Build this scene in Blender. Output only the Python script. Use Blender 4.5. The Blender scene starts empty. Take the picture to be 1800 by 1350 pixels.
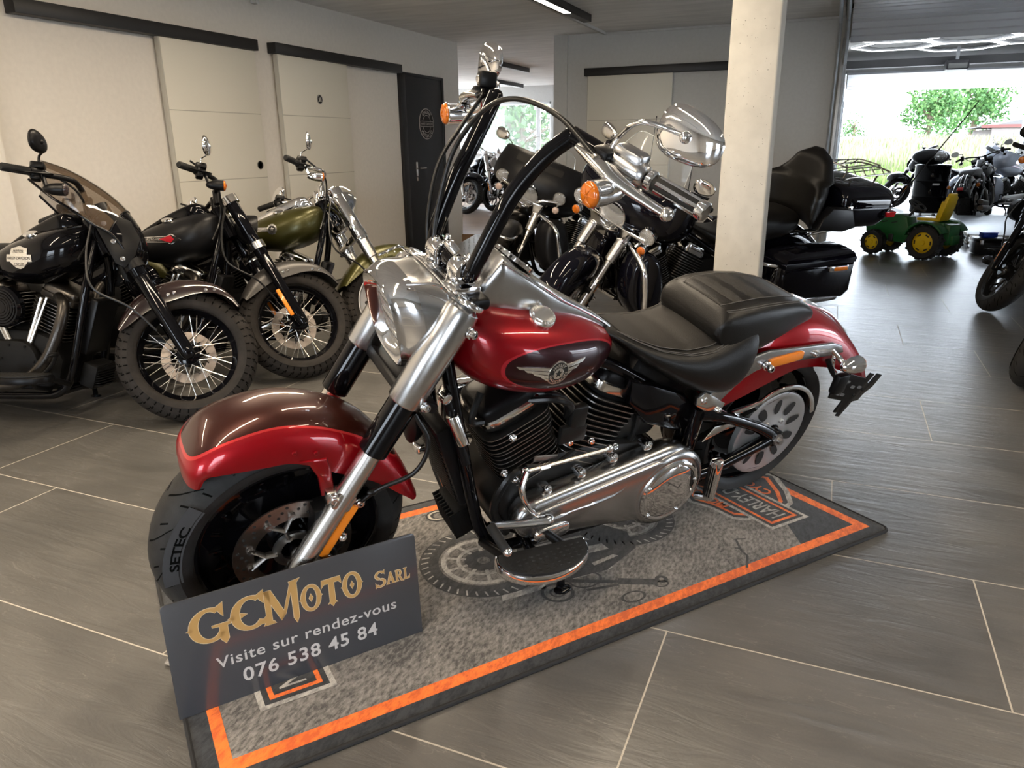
import bpy, bmesh, math, random
import numpy as np
from mathutils import Matrix, Vector, Euler
random.seed(7)
SC = bpy.context.scene
COL = SC.collection
PI = math.pi
def rad(a): return a * PI / 180

# ------------------------------------------------------------------ camera
F_PX, PITCH, ROLL, YAW, CAM_H = 1303.0, 0.3093, -0.0111, -0.4053, 1.2606
def camera_matrix():
    cy, sy = math.cos(YAW), math.sin(YAW)
    fwd0 = Vector((sy, cy, 0)); right0 = Vector((cy, -sy, 0)); up = Vector((0, 0, 1))
    cp, sp = math.cos(PITCH), math.sin(PITCH)
    fwd = fwd0 * cp - up * sp
    upc = fwd0 * sp + up * cp
    cr, sr = math.cos(ROLL), math.sin(ROLL)
    r = right0 * cr + upc * sr
    u = -right0 * sr + upc * cr
    m = Matrix((r, u, -fwd)).transposed().to_4x4()
    m.translation = (0, 0, CAM_H)
    return m
cam_data = bpy.data.cameras.new('camera')
cam = bpy.data.objects.new('camera', cam_data)
COL.objects.link(cam)
cam.matrix_world = camera_matrix()
cam_data.sensor_fit = 'HORIZONTAL'
cam_data.sensor_width = 36.0
cam_data.lens = 36.0 * F_PX / 1800.0
cam_data.clip_start = 0.05
cam_data.clip_end = 500
SC.camera = cam

# ------------------------------------------------------------------ world, daylight, exposure
w = bpy.data.worlds.new('sky'); SC.world = w
w.use_nodes = True
bg = w.node_tree.nodes['Background']
bg.inputs[0].default_value = (0.79, 0.885, 1.0, 1)
bg.inputs[1].default_value = 17.0
SC.view_settings.view_transform = 'Standard'
SC.view_settings.look = 'None'
SC.view_settings.exposure = 0.12
SC.view_settings.gamma = 1.0
SC.view_settings.use_curve_mapping = False
SC.cycles.use_denoising = True
SC.cycles.max_bounces = 8
SC.cycles.transparent_max_bounces = 12
SC.cycles.caustics_reflective = False
SC.cycles.caustics_refractive = False
SC.cycles.sample_clamp_indirect = 6.0

# ------------------------------------------------------------------ materials
MATS = {}
def principled(name):
    m = bpy.data.materials.new(name); m.use_nodes = True
    return m, m.node_tree, m.node_tree.nodes['Principled BSDF']
def mat(name, col, rough=0.5, metal=0.0, coat=0.0, emit=None, estr=0.0, alpha=1.0, trans=0.0, ior=1.45, spec=0.5,
        noise=0.0, nscale=40.0, bump=0.0, bscale=200.0, coat_rough=0.03, sheen=0.0, stretch=None):
    if name in MATS: return MATS[name]
    m, nt, b = principled(name)
    b.inputs['Base Color'].default_value = (*col, 1)
    b.inputs['Roughness'].default_value = rough
    b.inputs['Metallic'].default_value = metal
    b.inputs['Coat Weight'].default_value = coat
    b.inputs['Coat Roughness'].default_value = coat_rough
    b.inputs['Transmission Weight'].default_value = trans
    b.inputs['IOR'].default_value = ior
    b.inputs['Specular IOR Level'].default_value = spec
    b.inputs['Alpha'].default_value = alpha
    b.inputs['Sheen Weight'].default_value = sheen
    if emit:
        b.inputs['Emission Color'].default_value = (*emit, 1)
        b.inputs['Emission Strength'].default_value = estr
    tc = None
    if noise or bump:
        tc = nt.nodes.new('ShaderNodeTexCoord')
        src = tc.outputs['Object']
        if stretch:
            mp = nt.nodes.new('ShaderNodeMapping'); mp.inputs['Scale'].default_value = stretch
            nt.links.new(src, mp.inputs[0]); src = mp.outputs[0]
    if noise:
        n = nt.nodes.new('ShaderNodeTexNoise'); n.inputs['Scale'].default_value = nscale; n.inputs['Detail'].default_value = 5
        nt.links.new(src, n.inputs['Vector'])
        r = nt.nodes.new('ShaderNodeMapRange'); r.inputs[1].default_value = 0.3; r.inputs[2].default_value = 0.7
        r.inputs[3].default_value = 1 - noise; r.inputs[4].default_value = 1 + noise
        nt.links.new(n.outputs[0], r.inputs[0])
        mx = nt.nodes.new('ShaderNodeVectorMath'); mx.operation = 'SCALE'; mx.inputs[0].default_value = col
        nt.links.new(r.outputs[0], mx.inputs['Scale']); nt.links.new(mx.outputs[0], b.inputs['Base Color'])
    if bump:
        n2 = nt.nodes.new('ShaderNodeTexNoise'); n2.inputs['Scale'].default_value = bscale; n2.inputs['Detail'].default_value = 3
        nt.links.new(src, n2.inputs['Vector'])
        bp = nt.nodes.new('ShaderNodeBump'); bp.inputs['Strength'].default_value = bump; bp.inputs['Distance'].default_value = 0.002
        nt.links.new(n2.outputs[0], bp.inputs['Height']); nt.links.new(bp.outputs[0], b.inputs['Normal'])
    MATS[name] = m
    return m

def mask_paint(name, col_a, col_b, col_line, kind, metal=0.42, rough=0.33):
    """candy paint with a second colour inside a panel (a shape in the bike's own x,z / angle), and a pinline round it"""
    if name in MATS: return MATS[name]
    m, nt, b = principled(name)
    N = nt.nodes.new; L = nt.links.new
    def math_(op, a, c=None):
        n = N('ShaderNodeMath'); n.operation = op
        for i, x in enumerate((a, c)):
            if x is None: continue
            if isinstance(x, (int, float)): n.inputs[i].default_value = x
            else: L(x, n.inputs[i])
        return n.outputs[0]
    tc = N('ShaderNodeTexCoord'); sp = N('ShaderNodeSeparateXYZ'); L(tc.outputs['Object'], sp.inputs[0])
    X, Y, Z = sp.outputs
    if kind == 'tank':
        dx = math_('SUBTRACT', X, 0.962)
        dz = math_('SUBTRACT', math_('SUBTRACT', Z, 0.776), math_('MULTIPLY', dx, 0.15))
        e = math_('ADD', math_('POWER', math_('ABSOLUTE', math_('DIVIDE', dx, 0.197)), 2.3),
                  math_('POWER', math_('ABSOLUTE', math_('DIVIDE', dz, 0.064)), 2.3))
    elif kind == 'fender':
        ang = math_('ARCTAN2', math_('SUBTRACT', Z, 0.325), math_('SUBTRACT', X, 1.665))
        u = math_('DIVIDE', math_('SUBTRACT', ang, 1.75), 0.78)
        v = math_('DIVIDE', Y, 0.083)
        e = math_('ADD', math_('POWER', math_('ABSOLUTE', u), 7.0), math_('POWER', math_('ABSOLUTE', v), 4.0))
    inside = math_('LESS_THAN', e, 1.0)
    line = math_('MULTIPLY', math_('GREATER_THAN', e, 1.0), math_('LESS_THAN', e, 1.12 if kind == 'tank' else 1.22))
    m1 = N('ShaderNodeMix'); m1.data_type = 'RGBA'; m1.inputs[6].default_value = (*col_a, 1); m1.inputs[7].default_value = (*col_b, 1)
    L(inside, m1.inputs[0])
    m2 = N('ShaderNodeMix'); m2.data_type = 'RGBA'; L(m1.outputs[2], m2.inputs[6]); m2.inputs[7].default_value = (*col_line, 1)
    L(line, m2.inputs[0])
    L(m2.outputs[2], b.inputs['Base Color'])
    b.inputs['Metallic'].default_value = metal; b.inputs['Roughness'].default_value = rough
    b.inputs['Specular IOR Level'].default_value = 0.2; b.inputs['Coat Weight'].default_value = 0.6; b.inputs['Coat Roughness'].default_value = 0.02
    MATS[name] = m
    return m

CHROME = mat('chrome', (0.86, 0.86, 0.87), 0.05, 1.0)
SATIN = mat('satin_silver', (0.52, 0.52, 0.52), 0.24, 1.0, noise=0.03, nscale=300)
ALU = mat('brushed_aluminium', (0.60, 0.58, 0.55), 0.27, 1.0)
POLISH = mat('polished_alloy', (0.74, 0.73, 0.71), 0.14, 1.0, noise=0.05, nscale=20)
STEEL = mat('dull_steel', (0.42, 0.40, 0.38), 0.35, 1.0, noise=0.15, nscale=80)
GLOSS = mat('gloss_black', (0.003, 0.003, 0.004), 0.05, 0.0, spec=0.28)
BLACK = mat('satin_black', (0.005, 0.005, 0.0055), 0.34, spec=0.2)
MATTE = mat('matte_black_paint', (0.008, 0.008, 0.009), 0.40, spec=0.35)
DENIM = mat('charcoal_denim_paint', (0.05, 0.047, 0.045), 0.38, 0.4)
CRINKLE = mat('crinkle_black', (0.005, 0.005, 0.005), 0.5, spec=0.18, bump=0.5, bscale=900)
RUBBER = mat('tyre_rubber', (0.022, 0.021, 0.020), 0.58, spec=0.25, noise=0.2, nscale=30, bump=0.2, bscale=350)
DUSTY = mat('dusty_tyre_rubber', (0.020, 0.017, 0.015), 0.68, spec=0.22, noise=0.3, nscale=18, bump=0.2, bscale=350)
GROOVE = mat('tread_groove', (0.002, 0.002, 0.002), 0.9, spec=0.1)
GRIPR = mat('grip_rubber', (0.014, 0.014, 0.014), 0.6, spec=0.25, bump=0.4, bscale=600)
LEATHER = mat('black_leather', (0.006, 0.0055, 0.005), 0.36, spec=0.36, noise=0.12, nscale=60, bump=0.35, bscale=420)
LEATHER2 = mat('perforated_leather', (0.012, 0.0105, 0.009), 0.46, spec=0.42, noise=0.15, nscale=90, bump=0.6, bscale=700)
STITCH = mat('grey_stitching', (0.10, 0.095, 0.09), 0.7)
RED = mat('candy_red', (0.27, 0.0012, 0.005), 0.33, 0.42, coat=0.6, spec=0.12)
TANKRED = mask_paint('candy_red_tank', (0.26, 0.0015, 0.006), (0.022, 0.0015, 0.004), (0.45, 0.02, 0.03), 'tank')
FENDRED = mask_paint('candy_red_fender', (0.28, 0.0015, 0.006), (0.034, 0.007, 0.004), (0.50, 0.03, 0.03), 'fender')
OLIVE = mat('olive_green_paint', (0.055, 0.052, 0.011), 0.36, 0.6, coat=0.3, coat_rough=0.25)
DARKBLUE = mat('deep_black_paint', (0.003, 0.003, 0.006), 0.04, 0.0, spec=0.38)
PALESILVER = mat('silver_blue_paint', (0.42, 0.46, 0.55), 0.25, 0.5, coat=1.0)
AMBER = mat('amber_lens', (0.80, 0.19, 0.004), 0.12, 0.0, coat=0.8, trans=0.35, emit=(1.0, 0.25, 0.0), estr=0.0)
REFLECT = mat('amber_reflector', (0.85, 0.24, 0.015), 0.25, coat=0.6)
REDLENS = mat('red_lens', (0.55, 0.01, 0.015), 0.15, coat=0.8)
GLASS = mat('clear_lens', (0.9, 0.92, 0.93), 0.02, 0.0, alpha=0.18, spec=0.9, coat=1.0)
SCREEN = mat('clear_windscreen', (0.85, 0.9, 0.9), 0.03, alpha=0.13, coat=1.0)
TINT = mat('smoked_windscreen', (0.10, 0.07, 0.045), 0.05, alpha=0.55, coat=1.0)
LED = mat('headlamp_reflector', (0.42, 0.43, 0.44), 0.16, 1.0)
BADGE = mat('badge_silver', (0.88, 0.88, 0.86), 0.26, 1.0)
CABLE = mat('black_cable', (0.007, 0.007, 0.007), 0.32, spec=0.4)
ROTOR = mat('brake_rotor_steel', (0.27, 0.235, 0.21), 0.34, 1.0, noise=0.12, nscale=40)
HOLE = mat('drilled_hole', (0.012, 0.011, 0.010), 0.8)
FINEDGE = mat('machined_fin_edge', (0.28, 0.27, 0.26), 0.35, 1.0)
SPOKE = mat('stainless_spoke', (0.82, 0.80, 0.76), 0.22, 1.0)
EXHAUST = mat('dark_exhaust', (0.06, 0.055, 0.05), 0.32, 0.9)
WHITETXT = mat('white_print', (0.80, 0.79, 0.77), 0.6)

# ------------------------------------------------------------------ mesh helpers
def cr(pts, n):
    """Catmull-Rom resample of a list of tuples to n points"""
    P = np.array(pts, float)
    if len(P) < 3:
        t = np.linspace(0, 1, n)[:, None]
        return P[0] * (1 - t) + P[-1] * t
    Q = np.vstack([2 * P[0] - P[1], P, 2 * P[-1] - P[-2]])
    d = np.r_[0, np.cumsum(np.linalg.norm(np.diff(P, axis=0), axis=1) + 1e-9)]
    out = []
    for s in np.linspace(0, d[-1], n):
        i = min(np.searchsorted(d, s, side='right') - 1, len(P) - 2)
        t = (s - d[i]) / (d[i + 1] - d[i])
        a, b, c, e = Q[i], Q[i + 1], Q[i + 2], Q[i + 3]
        out.append(0.5 * (2 * b + (c - a) * t + (2 * a - 5 * b + 4 * c - e) * t * t + (3 * b - a - 3 * c + e) * t ** 3))
    return np.array(out)
def unit(v):
    v = np.asarray(v, float); return v / (np.linalg.norm(v) + 1e-12)
def frame(ax):
    ax = unit(ax)
    h = np.array([0, 0, 1.0]) if abs(ax[2]) < 0.9 else np.array([1.0, 0, 0])
    u = unit(np.cross(h, ax)); v = np.cross(ax, u)
    return u, v, ax
class MB:
    def __init__(s): s.v = []; s.f = []; s.m = []; s.mi = 0
    def add(s, vs, fs, mi=None):
        o = len(s.v); s.v.extend([tuple(map(float, p)) for p in vs])
        for f in fs: s.f.append(tuple(i + o for i in f)); s.m.append(s.mi if mi is None else mi)
        return s
    def rings(s, R, closed=True, caps=True, loop=False, mi=None):
        """R: list of rings (same number of points)"""
        n = len(R[0]); k = len(R); vs = [p for r in R for p in r]; fs = []
        for i in range(k if loop else k - 1):
            a, b = i * n, ((i + 1) % k) * n
            for j in range(n if closed else n - 1):
                j2 = (j + 1) % n
                fs.append((a + j, a + j2, b + j2, b + j))
        if caps and closed and not loop:
            fs.append(tuple(range(n - 1, -1, -1))); fs.append(tuple((k - 1) * n + j for j in range(n)))
        return s.add(vs, fs, mi)
    def tube(s, pts, r, n=10, smooth=0, caps=True, mi=None, flat=None, loop=False):
        P = cr(pts, smooth) if smooth else np.array(pts, float)
        k = len(P); rr = np.interp(np.linspace(0, 1, k), np.linspace(0, 1, len(r)), r) if hasattr(r, '__len__') else [r] * k
        T = np.gradient(P, axis=0)
        if loop: T[0] = P[1] - P[-1]; T[-1] = P[0] - P[-2]
        u, v, _ = frame(T[0]); R = []
        for i in range(k):
            t = unit(T[i]); u = unit(u - t * np.dot(u, t)); v = np.cross(t, u)
            R.append([P[i] + rr[i] * (math.cos(a) * u + math.sin(a) * v * (flat or 1)) for a in np.arange(n) * 2 * PI / n])
        return s.rings(R, True, caps, loop, mi)
    def cyl(s, a, b, r, n=16, r2=None, mi=None, bevel=0.0):
        a = np.array(a, float); b = np.array(b, float); r2 = r if r2 is None else r2; d = unit(b - a)
        if bevel:
            return s.tube([a, a + d * bevel * .4, a + d * bevel, b - d * bevel, b - d * bevel * .4, b],
                          None or [r - bevel, r - bevel * .3, r, r2, r2 - bevel * .3, r2 - bevel], n, mi=mi) if False else \
                s.lathe([(0, r - bevel), (bevel * .3, r - bevel * .3), (bevel, r), (np.linalg.norm(b - a) - bevel, r2),
                         (np.linalg.norm(b - a) - bevel * .3, r2 - bevel * .3), (np.linalg.norm(b - a), r2 - bevel)], a, d, n, mi=mi)
        return s.lathe([(0, r), (np.linalg.norm(b - a), r2)], a, d, n, mi=mi)
    def lathe(s, prof, org, ax, n=24, caps=True, mi=None, closed_prof=False):
        u, v, w_ = frame(ax); o = np.array(org, float); R = []
        for t, r in prof:
            R.append([o + w_ * t + r * (math.cos(a) * u + math.sin(a) * v) for a in np.arange(n) * 2 * PI / n])
        return s.rings(R, True, caps and not closed_prof, closed_prof, mi)
    def box(s, c, size, rot=None, bevel=0.0, seg=2, mi=None):
        bm = bmesh.new(); bmesh.ops.create_cube(bm, size=1.0)
        for q in bm.verts: q.co = Vector((q.co.x * size[0], q.co.y * size[1], q.co.z * size[2]))
        if bevel: bmesh.ops.bevel(bm, geom=bm.edges[:], offset=bevel, segments=seg, affect='EDGES', profile=0.5)
        M_ = np.eye(3) if rot is None else np.array(rot, float); c = np.array(c, float)
        bm.verts.index_update()
        vs = [M_ @ np.array(q.co) + c for q in bm.verts]; fs = [[q.index for q in f.verts] for f in bm.faces]
        bm.free(); return s.add(vs, fs, mi)
    def ell(s, c, r, rot=None, n=20, k=12, mi=None, t0=-PI / 2, t1=PI / 2):
        M_ = np.eye(3) if rot is None else np.array(rot, float); c = np.array(c, float); R = []
        for t in np.linspace(t0, t1, k):
            cc = max(math.cos(t), 1e-4)
            R.append([c + M_ @ np.array([r[0] * cc * math.cos(a), r[1] * cc * math.sin(a), r[2] * math.sin(t)]) for a in np.arange(n) * 2 * PI / n])
        return s.rings(R, mi=mi)
    def prism(s, poly, org, U, V, t0, t1, bevel=0.0, mi=None):
        """2D polygon in the (U,V) plane through org, extruded along UxV from t0 to t1, edges chamfered"""
        P = np.array(poly, float)
        A = 0.5 * sum(P[i][0] * P[(i + 1) % len(P)][1] - P[(i + 1) % len(P)][0] * P[i][1] for i in range(len(P)))
        if A < 0: P = P[::-1]
        U = unit(U); V = unit(V); W = np.cross(U, V); o = np.array(org, float)
        e = np.roll(P, -1, 0) - P; e = e / (np.linalg.norm(e, axis=1)[:, None] + 1e-9)
        nrm = np.stack([-e[:, 1], e[:, 0]], 1); vn = nrm + np.roll(nrm, 1, 0)
        vn = vn / np.maximum(np.linalg.norm(vn, axis=1)[:, None], 0.3)
        def ring(off, t): return [o + U * (p[0] + off * q[0]) + V * (p[1] + off * q[1]) + W * t for p, q in zip(P, vn)]
        if bevel: R = [ring(bevel, t0), ring(bevel * .3, t0 + bevel * .3), ring(0, t0 + bevel), ring(0, t1 - bevel), ring(bevel * .3, t1 - bevel * .3), ring(bevel, t1)]
        else: R = [ring(0, t0), ring(0, t1)]
        return s.rings(R, mi=mi)
    def xf(s, M4):
        A = np.array(M4.to_3x3()); t = np.array(M4.translation)
        s.v = [tuple(A @ np.array(p) + t) for p in s.v]; return s
    def build(s, name, mats, parent=None, xf=None, sharp=38, label=None):
        if xf is not None: s.xf(xf)
        me = bpy.data.meshes.new(name); me.from_pydata(s.v, [], s.f); 
        if not isinstance(mats, (list, tuple)): mats = [mats]
        for q in mats: me.materials.append(q)
        if len(mats) > 1: me.polygons.foreach_set('material_index', s.m)
        me.validate(clean_customdata=False)
        bm = bmesh.new(); bm.from_mesh(me); bmesh.ops.recalc_face_normals(bm, faces=bm.faces[:]); bm.to_mesh(me); bm.free()
        me.polygons.foreach_set('use_smooth', [True] * len(me.polygons))
        me.set_sharp_from_angle(angle=rad(sharp))
        o = bpy.data.objects.new(name, me); COL.objects.link(o)
        if parent: o.parent = parent
        if label: o['label'] = label
        return o
def build_each(mb, name, mats, parent=None, xf=None, sharp=38):
    """every loose piece becomes a part of its own"""
    comp = list(range(len(mb.v)))
    def find(i):
        while comp[i] != i: comp[i] = comp[comp[i]]; i = comp[i]
        return i
    for f in mb.f:
        a = find(f[0])
        for i in f[1:]: comp[find(i)] = a
    grp = {}
    for f, m_ in zip(mb.f, mb.m): grp.setdefault(find(f[0]), []).append((f, m_))
    for fs in grp.values():
        ids = sorted({i for f, _ in fs for i in f}); mp = {i: k for k, i in enumerate(ids)}; q = MB()
        q.v = [mb.v[i] for i in ids]; q.f = [tuple(mp[i] for i in f) for f, _ in fs]; q.m = [m_ for _, m_ in fs]
        o = q.build(name, mats, parent, xf, sharp)
    return o
def build_lr(mb, name, mats, parent=None, xf=None, sharp=38):
    """one part for what lies on the left of the bike, one for the right"""
    V = np.array(mb.v); out = []
    comp = list(range(len(V)))
    def find(i):
        while comp[i] != i: comp[i] = comp[comp[i]]; i = comp[i]
        return i
    for f in mb.f:
        a = find(f[0])
        for i in f[1:]: comp[find(i)] = a
    acc = {}
    for i in range(len(V)): acc.setdefault(find(i), []).append(V[i][1])
    side = {k: np.mean(v) >= 0 for k, v in acc.items()}
    for sd in (True, False):
        q = MB(); fs = [(f, m_) for f, m_ in zip(mb.f, mb.m) if side[find(f[0])] == sd]
        if not fs: continue
        ids = sorted({i for f, _ in fs for i in f}); mp = {i: k for k, i in enumerate(ids)}
        q.v = [tuple(V[i]) for i in ids]; q.f = [tuple(mp[i] for i in f) for f, _ in fs]; q.m = [m_ for _, m_ in fs]
        out.append(q.build(name, mats, parent, xf, sharp))
    return out[0]
def tag(o, label, cat, group=None, kind=None):
    if label: o['label'] = label
    if cat: o['category'] = cat
    if group: o['group'] = group
    if kind: o['kind'] = kind
    return o
def struct(o, label=None):
    o['kind'] = 'structure'
    if label: o['label'] = label
    return o
def empty(name, loc, rot=(0, 0, 0)):
    o = bpy.data.objects.new(name, None); COL.objects.link(o); o.empty_display_size = 0.1
    o.location = loc; o.rotation_euler = rot; return o
def circle(cx, cz, r, n=32, a0=0.0, a1=2 * PI, ends=False):
    return [(cx + r * math.cos(a), cz + r * math.sin(a)) for a in np.linspace(a0, a1, n, endpoint=ends)]
def hull2(c1, r1, c2, r2, n=40):
    """convex outline of two circles"""
    P = [(c1[0] + r1 * math.cos(a), c1[1] + r1 * math.sin(a)) for a in np.linspace(0, 2 * PI, n * 2, endpoint=False)] + \
        [(c2[0] + r2 * math.cos(a), c2[1] + r2 * math.sin(a)) for a in np.linspace(0, 2 * PI, n * 2, endpoint=False)]
    P = sorted(P)
    def half(Q):
        h = []
        for p in Q:
            while len(h) > 1 and (h[-1][0] - h[-2][0]) * (p[1] - h[-2][1]) - (h[-1][1] - h[-2][1]) * (p[0] - h[-2][0]) <= 0: h.pop()
            h.append(p)
        return h
    a = half(P); b = half(P[::-1]); return a[:-1] + b[:-1]
def text2d(txt, size, bold=0.0, spacing=1.0):
    """flat letter outlines as (verts2d, faces); x runs along the text from 0, y up from the baseline"""
    cu = bpy.data.curves.new('t', 'FONT'); cu.body = txt; cu.size = size; cu.offset = bold; cu.space_character = spacing
    cu.resolution_u = 3
    o = bpy.data.objects.new('t', cu); COL.objects.link(o)
    dg = bpy.context.evaluated_depsgraph_get(); dg.update()
    me = bpy.data.meshes.new_from_object(o.evaluated_get(dg))
    vs = [(q.co.x, q.co.y) for q in me.vertices]; fs = [tuple(p.vertices) for p in me.polygons]
    bpy.data.objects.remove(o); bpy.data.curves.remove(cu); bpy.data.meshes.remove(me)
    return vs, fs
def put_text(mb, txt, size, org, U, V, off=0.0, bold=0.0, align=0.5, fit=None, fn=None, mi=None, spacing=1.0):
    vs, fs = text2d(txt, size, bold, spacing)
    x0 = min(q[0] for q in vs); x1 = max(q[0] for q in vs); sc = 1.0 if not fit else fit / (x1 - x0)
    U = unit(U); V = unit(V); W = np.cross(U, V); o = np.array(org, float)
    out = []
    for x, y in vs:
        x = (x - x0 - align * (x1 - x0)) * sc
        out.append(fn(x, y) if fn else o + U * x + V * y + W * off)
    mb.add(out, fs, mi)
    return (x1 - x0) * sc
def supell(a, b, n, k, c=(0, 0), lo=None):
    """superellipse ring points (p,q)"""
    out = []
    for t in np.arange(k) * 2 * PI / k:
        ct, st_ = math.cos(t), math.sin(t)
        out.append((c[0] + a * math.copysign(abs(ct) ** (2 / n), ct), c[1] + b * math.copysign(abs(st_) ** (2 / n), st_)))
    return out
# ------------------------------------------------------------------ motorcycles
# bike coordinates: x forward, y to the rider's left, z up, rear contact patch at the origin
WB, RAKE = 1.665, rad(30)
SDIR = np.array([-math.sin(RAKE), 0, math.cos(RAKE)])            # steering axis
SORG = Vector((WB + 0.104, 0, 0))
def steer_m(a):
    return Matrix.Translation(SORG) @ Matrix.Rotation(a, 4, Vector(SDIR)) @ Matrix.Translation(-SORG)
FPERP = np.array([math.cos(RAKE), 0, math.sin(RAKE)])            # forward, square to the fork
def fork_pt(d, y, off=0.0):
    return np.array([1.660, y, 0.325]) + d * SDIR + off * FPERP
AXY = (0, 1, 0)

def tyre(mb, c, R, wd, rim, n=72):
    """closed torus profile, rounded crown, about the y axis"""
    h = wd / 2
    half = [(0, R), (h * .35, R - .006 * wd / .16), (h * .62, R - .019 * wd / .16), (h * .83, R - .037 * wd / .16), (h * .96, R - .062),
            (h, R - (R - rim) * .62), (h * .95, R - (R - rim) * .82), (h * .86, rim), (h * .74, rim - .006)]
    prof = half + [(-y, r) for y, r in half[::-1][:-1]]
    mb.lathe([(y, r) for y, r in prof], (c[0], 0, c[2]), AXY, n, closed_prof=True)
def treads(mb, c, R, wd, style, n=40):
    """grooves cut in the tread: thin strips lying on the crown"""
    h = wd / 2
    def P(y, a, lift=.0007):
        yy = abs(y)
        r = np.interp(yy, [0, h * .35, h * .62, h * .83, h * .96], [R, R - .006 * wd / .16, R - .019 * wd / .16, R - .037 * wd / .16, R - .062]) + lift
        return np.array([c[0] + r * math.cos(a), y, c[2] + r * math.sin(a)])
    for i in range(n):
        a0 = 2 * PI * i / n
        for sg in (1, -1):
            if style == 'sport':
                segs = [[(.12, 0), (.34, .05), (.55, .13), (.74, .24)], [(.62, .02), (.86, .07)]] if i % 2 else [[(.40, .0), (.60, .05)], [(.78, .0), (.90, .03)]]
            else:
                segs = [[(.30, .0), (.55, .04), (.88, .05)], [(.60, .07), (.93, .08)]]
            for sgm in segs:
                L_ = []; n2 = 6
                pts = cr([(sg * y * h, a0 + da, 0) for y, da in sgm], n2)
                wv = .0030 if style == 'sport' else .0036
                A = [P(q[0], q[1] - wv / R) for q in pts]; B = [P(q[0], q[1] + wv / R) for q in pts]
                mb.rings([A, B], closed=False, caps=False)
def spoked_wheel(root, nm, c, R, wd, rimr, rim_mat, hub_mat, xf, tyre_mat, n_sp=36, disc=None):
    mb = MB()
    t = wd * .36
    mb.lathe([(-t, rimr + .012), (-t, rimr), (-t * .8, rimr - .010), (-t * .5, rimr - .016), (-t * .3, rimr - .026), (t * .3, rimr - .026), (t * .5, rimr - .016), (t * .8, rimr - .010),
              (t, rimr), (t, rimr + .012)], (c[0], 0, c[2]), AXY, 64, closed_prof=True)
    mb.lathe([(-.062, .012), (-.062, .032), (-.055, .052), (-.045, .052), (-.035, .03), (.035, .03), (.045, .052), (.055, .052), (.062, .032), (.062, .012)],
             (c[0], 0, c[2]), AXY, 28)
    mb.cyl((c[0], -.115, c[2]), (c[0], .115, c[2]), .014)
    wh = mb.build(nm, rim_mat, root, xf)
    tb = MB(); tyre(tb, c, R, wd, rimr + .004); tb.mi = 1; treads(tb, c, R, wd, 'block', 46); tb.build('tyre', [tyre_mat, GROOVE], wh, xf)
    for i in range(n_sp):
        a = 2 * PI * i / n_sp; sg = 1 if i % 2 else -1; da = (.62 if (i // 2) % 2 else -.62)
        b = a + da
        p = (c[0] + (rimr - .02) * math.cos(a), sg * .012, c[2] + (rimr - .02) * math.sin(a))
        q = (c[0] + .048 * math.cos(b), sg * .050, c[2] + .048 * math.sin(b))
        MB().tube([q, p], .0021, 6).build('spoke', SPOKE, wh, xf)
    if disc: brake_disc(wh, c, disc[0], disc[1], xf)
    return wh
def brake_disc(parent, c, y, r, xf, arms=5, carrier=mat('grey_carrier', (.26, .25, .24), .34, .95)):
    mb = MB(); s = 1 if y > 0 else -1
    mb.lathe([(-.0025, r), (.0025, r), (.0025, r * .66), (-.0025, r * .66)], (c[0], y, c[2]), AXY, 64, closed_prof=True)
    for k in range(3):
        for i in range(20):
            a = 2 * PI * (i + k * .33) / 20; rr = r * (.78 + .075 * k)
            mb.cyl((c[0] + rr * math.cos(a), y + s * .0021, c[2] + rr * math.sin(a)), (c[0] + rr * math.cos(a), y + s * .0032, c[2] + rr * math.sin(a)), .0042, 8, mi=1)
    d = mb.build('brake_disc', [ROTOR, HOLE], parent, xf)
    cb = MB()
    cb.lathe([(-.004, r * .36), (.006, r * .36), (.008, r * .30), (.006, r * .22), (-.004, r * .22)], (c[0], y, c[2]), AXY, 40, closed_prof=True)
    for i in range(arms):
        a = 2 * PI * i / arms
        p = np.array([c[0] + r * .30 * math.cos(a), y + s * .003, c[2] + r * .30 * math.sin(a)]); m_ = np.array([c[0] + r * .50 * math.cos(a), y + s * .003, c[2] + r * .50 * math.sin(a)])
        cb.tube([p, m_], [.013, .011], 8, flat=.45)
        for da in (-.27, .27):
            q = np.array([c[0] + r * .74 * math.cos(a + da), y + s * .003, c[2] + r * .74 * math.sin(a + da)])
            cb.tube([m_ - (m_ - p) * .1, q], [.011, .010], 8, flat=.45)
            cb.cyl(q - np.array([0, .003, 0]), q + np.array([0, s * .008, 0]), .0095, 12)
        q2 = np.array([c[0] + r * .29 * math.cos(a), y, c[2] + r * .29 * math.sin(a)])
        cb.cyl(q2, q2 + np.array([0, s * .013, 0]), .007, 10)
    cb.build('disc_carrier', carrier, d, xf)
    return d
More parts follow.
